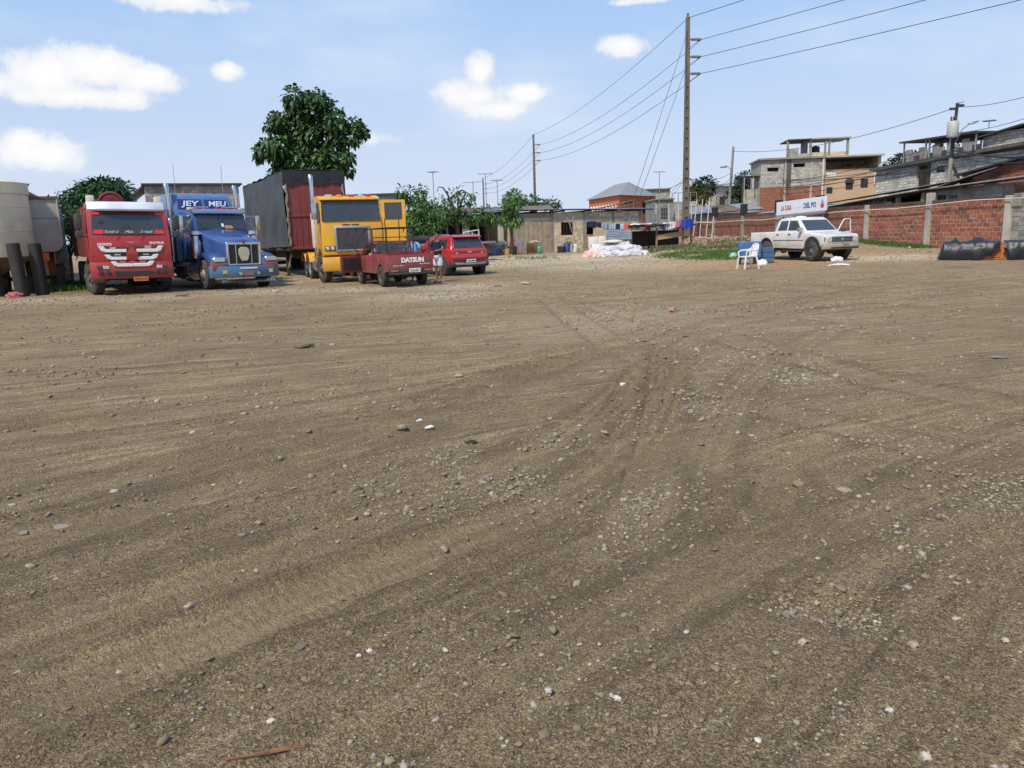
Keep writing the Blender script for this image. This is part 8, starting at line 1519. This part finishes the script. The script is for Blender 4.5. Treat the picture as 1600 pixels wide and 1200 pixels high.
# ================================================================== people
def skin_mesh(name, V, E, root, m, sub=2):
    """grow one continuous surface over a jointed skeleton: V = {joint: ((x,y,z), radius)}"""
    names = list(V); me = bpy.data.meshes.new(name); me.from_pydata([V[k][0] for k in names], [(names.index(a), names.index(b)) for a, b in E], [])
    o = bpy.data.objects.new(name, me); col.objects.link(o); md = o.modifiers.new('skin', 'SKIN'); md.use_smooth_shade = True
    for k, nme in enumerate(names):
        r = V[nme][1]; r = r if isinstance(r, tuple) else (r, r); me.skin_vertices[0].data[k].radius = r; me.skin_vertices[0].data[k].use_root = nme == root
    s = o.modifiers.new('sub', 'SUBSURF'); s.levels = s.render_levels = sub
    bpy.context.view_layer.update(); out = bpy.data.meshes.new_from_object(o.evaluated_get(bpy.context.evaluated_depsgraph_get())); bpy.data.objects.remove(o); bpy.data.meshes.remove(me)
    out.name = name; out.materials.clear(); out.materials.append(m); out.polygons.foreach_set('use_smooth', [True]*len(out.polygons)); return out
def person(label, loc, rz, skin_c, shirt_c, short_c, hair_c, elbow, hand, elbow2, hand2, H=1.70, shoulders=.19, bald=False, hips=.1, group=None, tag_=''):
    """stands facing +X; elbow/hand targets are for the left (+Y) and second (-Y) arm, in metres for a 1.70 m figure"""
    T = thing('person', label, 'person', loc, rz, group); k = H/1.70; T.scale = (k,)*3
    SK = mat('skin'+tag_, skin_c, .55, var=.08, scale=8); SH = mat('shirt'+tag_, shirt_c, .9, var=.12, scale=6, bump=.25, bscale=14); ST_ = mat('shorts'+tag_, short_c, .9, var=.08, scale=6, bump=.25, bscale=12)
    V = {'pel': ((0, 0, .93), (.11, .10)), 'waist': ((.0, 0, 1.06), (.09, .09)), 'chest': ((-.005, 0, 1.26), (.10, .10)), 'up': ((-.01, 0, 1.40), (.075, .075)), 'neck': ((.0, 0, 1.49), .055), 'jaw': ((.03, 0, 1.555), (.062, .068)), 'head': ((.018, 0, 1.62), (.076, .095)), 'top': ((.005, 0, 1.675), (.055, .07))}
    E = [('pel', 'waist'), ('waist', 'chest'), ('chest', 'up'), ('up', 'neck'), ('neck', 'jaw'), ('jaw', 'head'), ('head', 'top')]
    for s, n_, e, h in ((1, 'L', elbow, hand), (-1, 'R', elbow2, hand2)):
        V.update({'sh'+n_: ((-.01, s*shoulders, 1.40), .058), 'el'+n_: (e, .042), 'wr'+n_: (tuple(Vector(e).lerp(Vector(h), .86)), .028), 'hd'+n_: (h, (.036, .022)),
                  'hip'+n_: ((0, s*.10, .86), .092), 'kn'+n_: ((.02+.02*s, s*(hips+.005), .49), .058), 'ca'+n_: ((-.01+.02*s, s*hips, .34), .052), 'an'+n_: ((-.02+.02*s, s*hips, .09), .036), 'ft'+n_: ((.06+.02*s, s*(hips+.015), .045), .036), 'to'+n_: ((.15+.02*s, s*(hips+.025), .030), .028)})
        E += [('up', 'sh'+n_), ('sh'+n_, 'el'+n_), ('el'+n_, 'wr'+n_), ('wr'+n_, 'hd'+n_), ('pel', 'hip'+n_), ('hip'+n_, 'kn'+n_), ('kn'+n_, 'ca'+n_), ('ca'+n_, 'an'+n_), ('an'+n_, 'ft'+n_), ('ft'+n_, 'to'+n_)]
    me = skin_mesh('body', V, E, 'pel', SK)
    # fingers, nose and ears are fused into the one body mesh
    mb = MB()
    for n_, h, e in (('L', hand, elbow), ('R', hand2, elbow2)):
        h = Vector(h); d = (h-Vector(e)).normalized(); sd_ = d.cross(Vector((0, 0, 1))).normalized(); dn = Vector((0, 0, -1))
        for j, ln in enumerate((.065, .075, .072, .055)): b = h+sd_*(-.027+.018*j)+d*.015; mb.tube([b, b+d*ln*.5+dn*.006, b+d*ln*.8+dn*.028, b+d*ln*.85+dn*.048], [.010, .0095, .009, .007], 6)
        b = h-d*.02-sd_*.028; mb.tube([b, b-sd_*.022+d*.025, b-sd_*.026+d*.055+dn*.012], [.012, .011, .008], 6)
    mb.tube([(.098, 0, 1.645), (.118, 0, 1.605), (.095, 0, 1.592)], [.010, .017, .012], 6)
    for s in (-1, 1): mb.lathe([(0, -.012), (.018, -.008), (.026, .004), (.016, .012), (0, .008)], 8, 'y', (.0, s*.078, 1.61), cap=False)
    bm = bmesh.new(); bm.from_mesh(me); m2 = mb.mesh('x', SK); bm.from_mesh(m2); bm.to_mesh(me); bm.free(); me.polygons.foreach_set('use_smooth', [True]*len(me.polygons)); link('body', me, T)
    for s in (-1, 1):
        MB().lathe([(0, 0), (.011, .0), (.008, .006), (0, .008)], 8, 'x', (.096, s*.03, 1.635), cap=False).build('eye', mat('eye_dark', (.03, .02, .015), .3), T); MB().box(.095, .104, s*.03-.02, s*.03+.02, 1.655, 1.662).build('eyebrow', mat('brow', (.02, .016, .013), .9), T)
    MB().box(.100, .108, -.024, .024, 1.566, 1.574).build('mouth', mat('lip', (.16, .06, .05), .6), T, bevel=.003, seg=1)
    # hair: a cap over the skull
    hb = MB(); q = []
    for i in range(7):
        a = math.pi*.5*i/6; q.append([(-.012+(.100 if math.cos(t) < .3 else .085)*math.cos(a)*math.cos(t)*(1.0), .083*math.cos(a)*math.sin(t), (1.655 if bald else 1.635)+(.065 if bald else .098)*math.sin(a)-(.03*(1-math.cos(t))*math.cos(a))) for t in np.linspace(0, 2*math.pi, 16, endpoint=False)])
    hb.loft(q).build('hair', mat('hair'+tag_, hair_c, .9, var=.3, scale=40, bump=.5), T)
    # shirt: torso, collar and short sleeves
    W = {'hem': ((0, 0, .90), (.152, .125)), 'waist': ((0, 0, 1.06), (.148, .122)), 'chest': ((-.005, 0, 1.26), (.172, .13)), 'up': ((-.012, 0, 1.405), (.115, .098)), 'nk': ((-.008, 0, 1.465), .068)}; E2 = [('hem', 'waist'), ('waist', 'chest'), ('chest', 'up'), ('up', 'nk')]
    for s, n_, e in ((1, 'L', elbow), (-1, 'R', elbow2)): W.update({'s'+n_: ((-.01, s*shoulders, 1.405), .074), 'e'+n_: (tuple(Vector((-.01, s*shoulders, 1.405)).lerp(Vector(e), .72)), .068)}); E2 += [('up', 's'+n_), ('s'+n_, 'e'+n_)]
    o = link('shirt', skin_mesh('shirt', W, E2, 'chest', SH), T); MB().lathe([(.066, 1.46), (.074, 1.485), (.070, 1.50), (.060, 1.49)], 16, cap=False).build('collar', SH, o)
    W = {'w': ((0, 0, .985), (.14, .118)), 'p': ((0, 0, .90), (.145, .122))}; E2 = [('w', 'p')]
    for s, n_ in ((1, 'L'), (-1, 'R')): W.update({'h'+n_: ((.005, s*.095, .80), .110), 'k'+n_: ((.02+.02*s, s*(hips+.01), .535), .098)}); E2 += [('p', 'h'+n_), ('h'+n_, 'k'+n_)]
    link('shorts', skin_mesh('shorts', W, E2, 'p', ST_), T)
    for s in (-1, 1):
        q = MB().loft([[(x+.02*s, s*(hips+.018)+y*w, z) for y in (-1, 1) for z in ((0, .014) if y < 0 else (.014, 0))] for x, w in ((-.075, .030), (-.04, .038), (.05, .042), (.13, .046), (.18, .036))]).build('sandal', mat('sandal', (.06, .035, .025), .8), T); MB().tube([(.09+.02*s, s*(hips+.018)-.045, .012), (.09+.02*s, s*(hips+.018), .066), (.09+.02*s, s*(hips+.018)+.045, .012)], .008, 6).build('strap', MATS['sandal'], q)
    return T
g = stand(686, 27.6, .0)
person('man in navy polo shirt and white shorts resting his hands by the tailgate', g, R(238), (.24, .13, .085), (.012, .014, .035), (.74, .74, .76), (.10, .075, .06), (.10, .30, 1.15), (.31, .08, 1.10), (.12, -.30, 1.14), (.33, -.06, 1.08), 1.70, bald=True, tag_='_a')
g = stand(648.5, 28.4)
person('man in light blue shirt standing beyond the pickup bed with hands together', g, R(258), (.17, .09, .06), (.22, .42, .68), (.40, .40, .38), (.012, .010, .009), (.06, .29, 1.12), (.24, .06, 1.08), (.06, -.29, 1.12), (.26, -.04, 1.10), 1.66, tag_='_b')
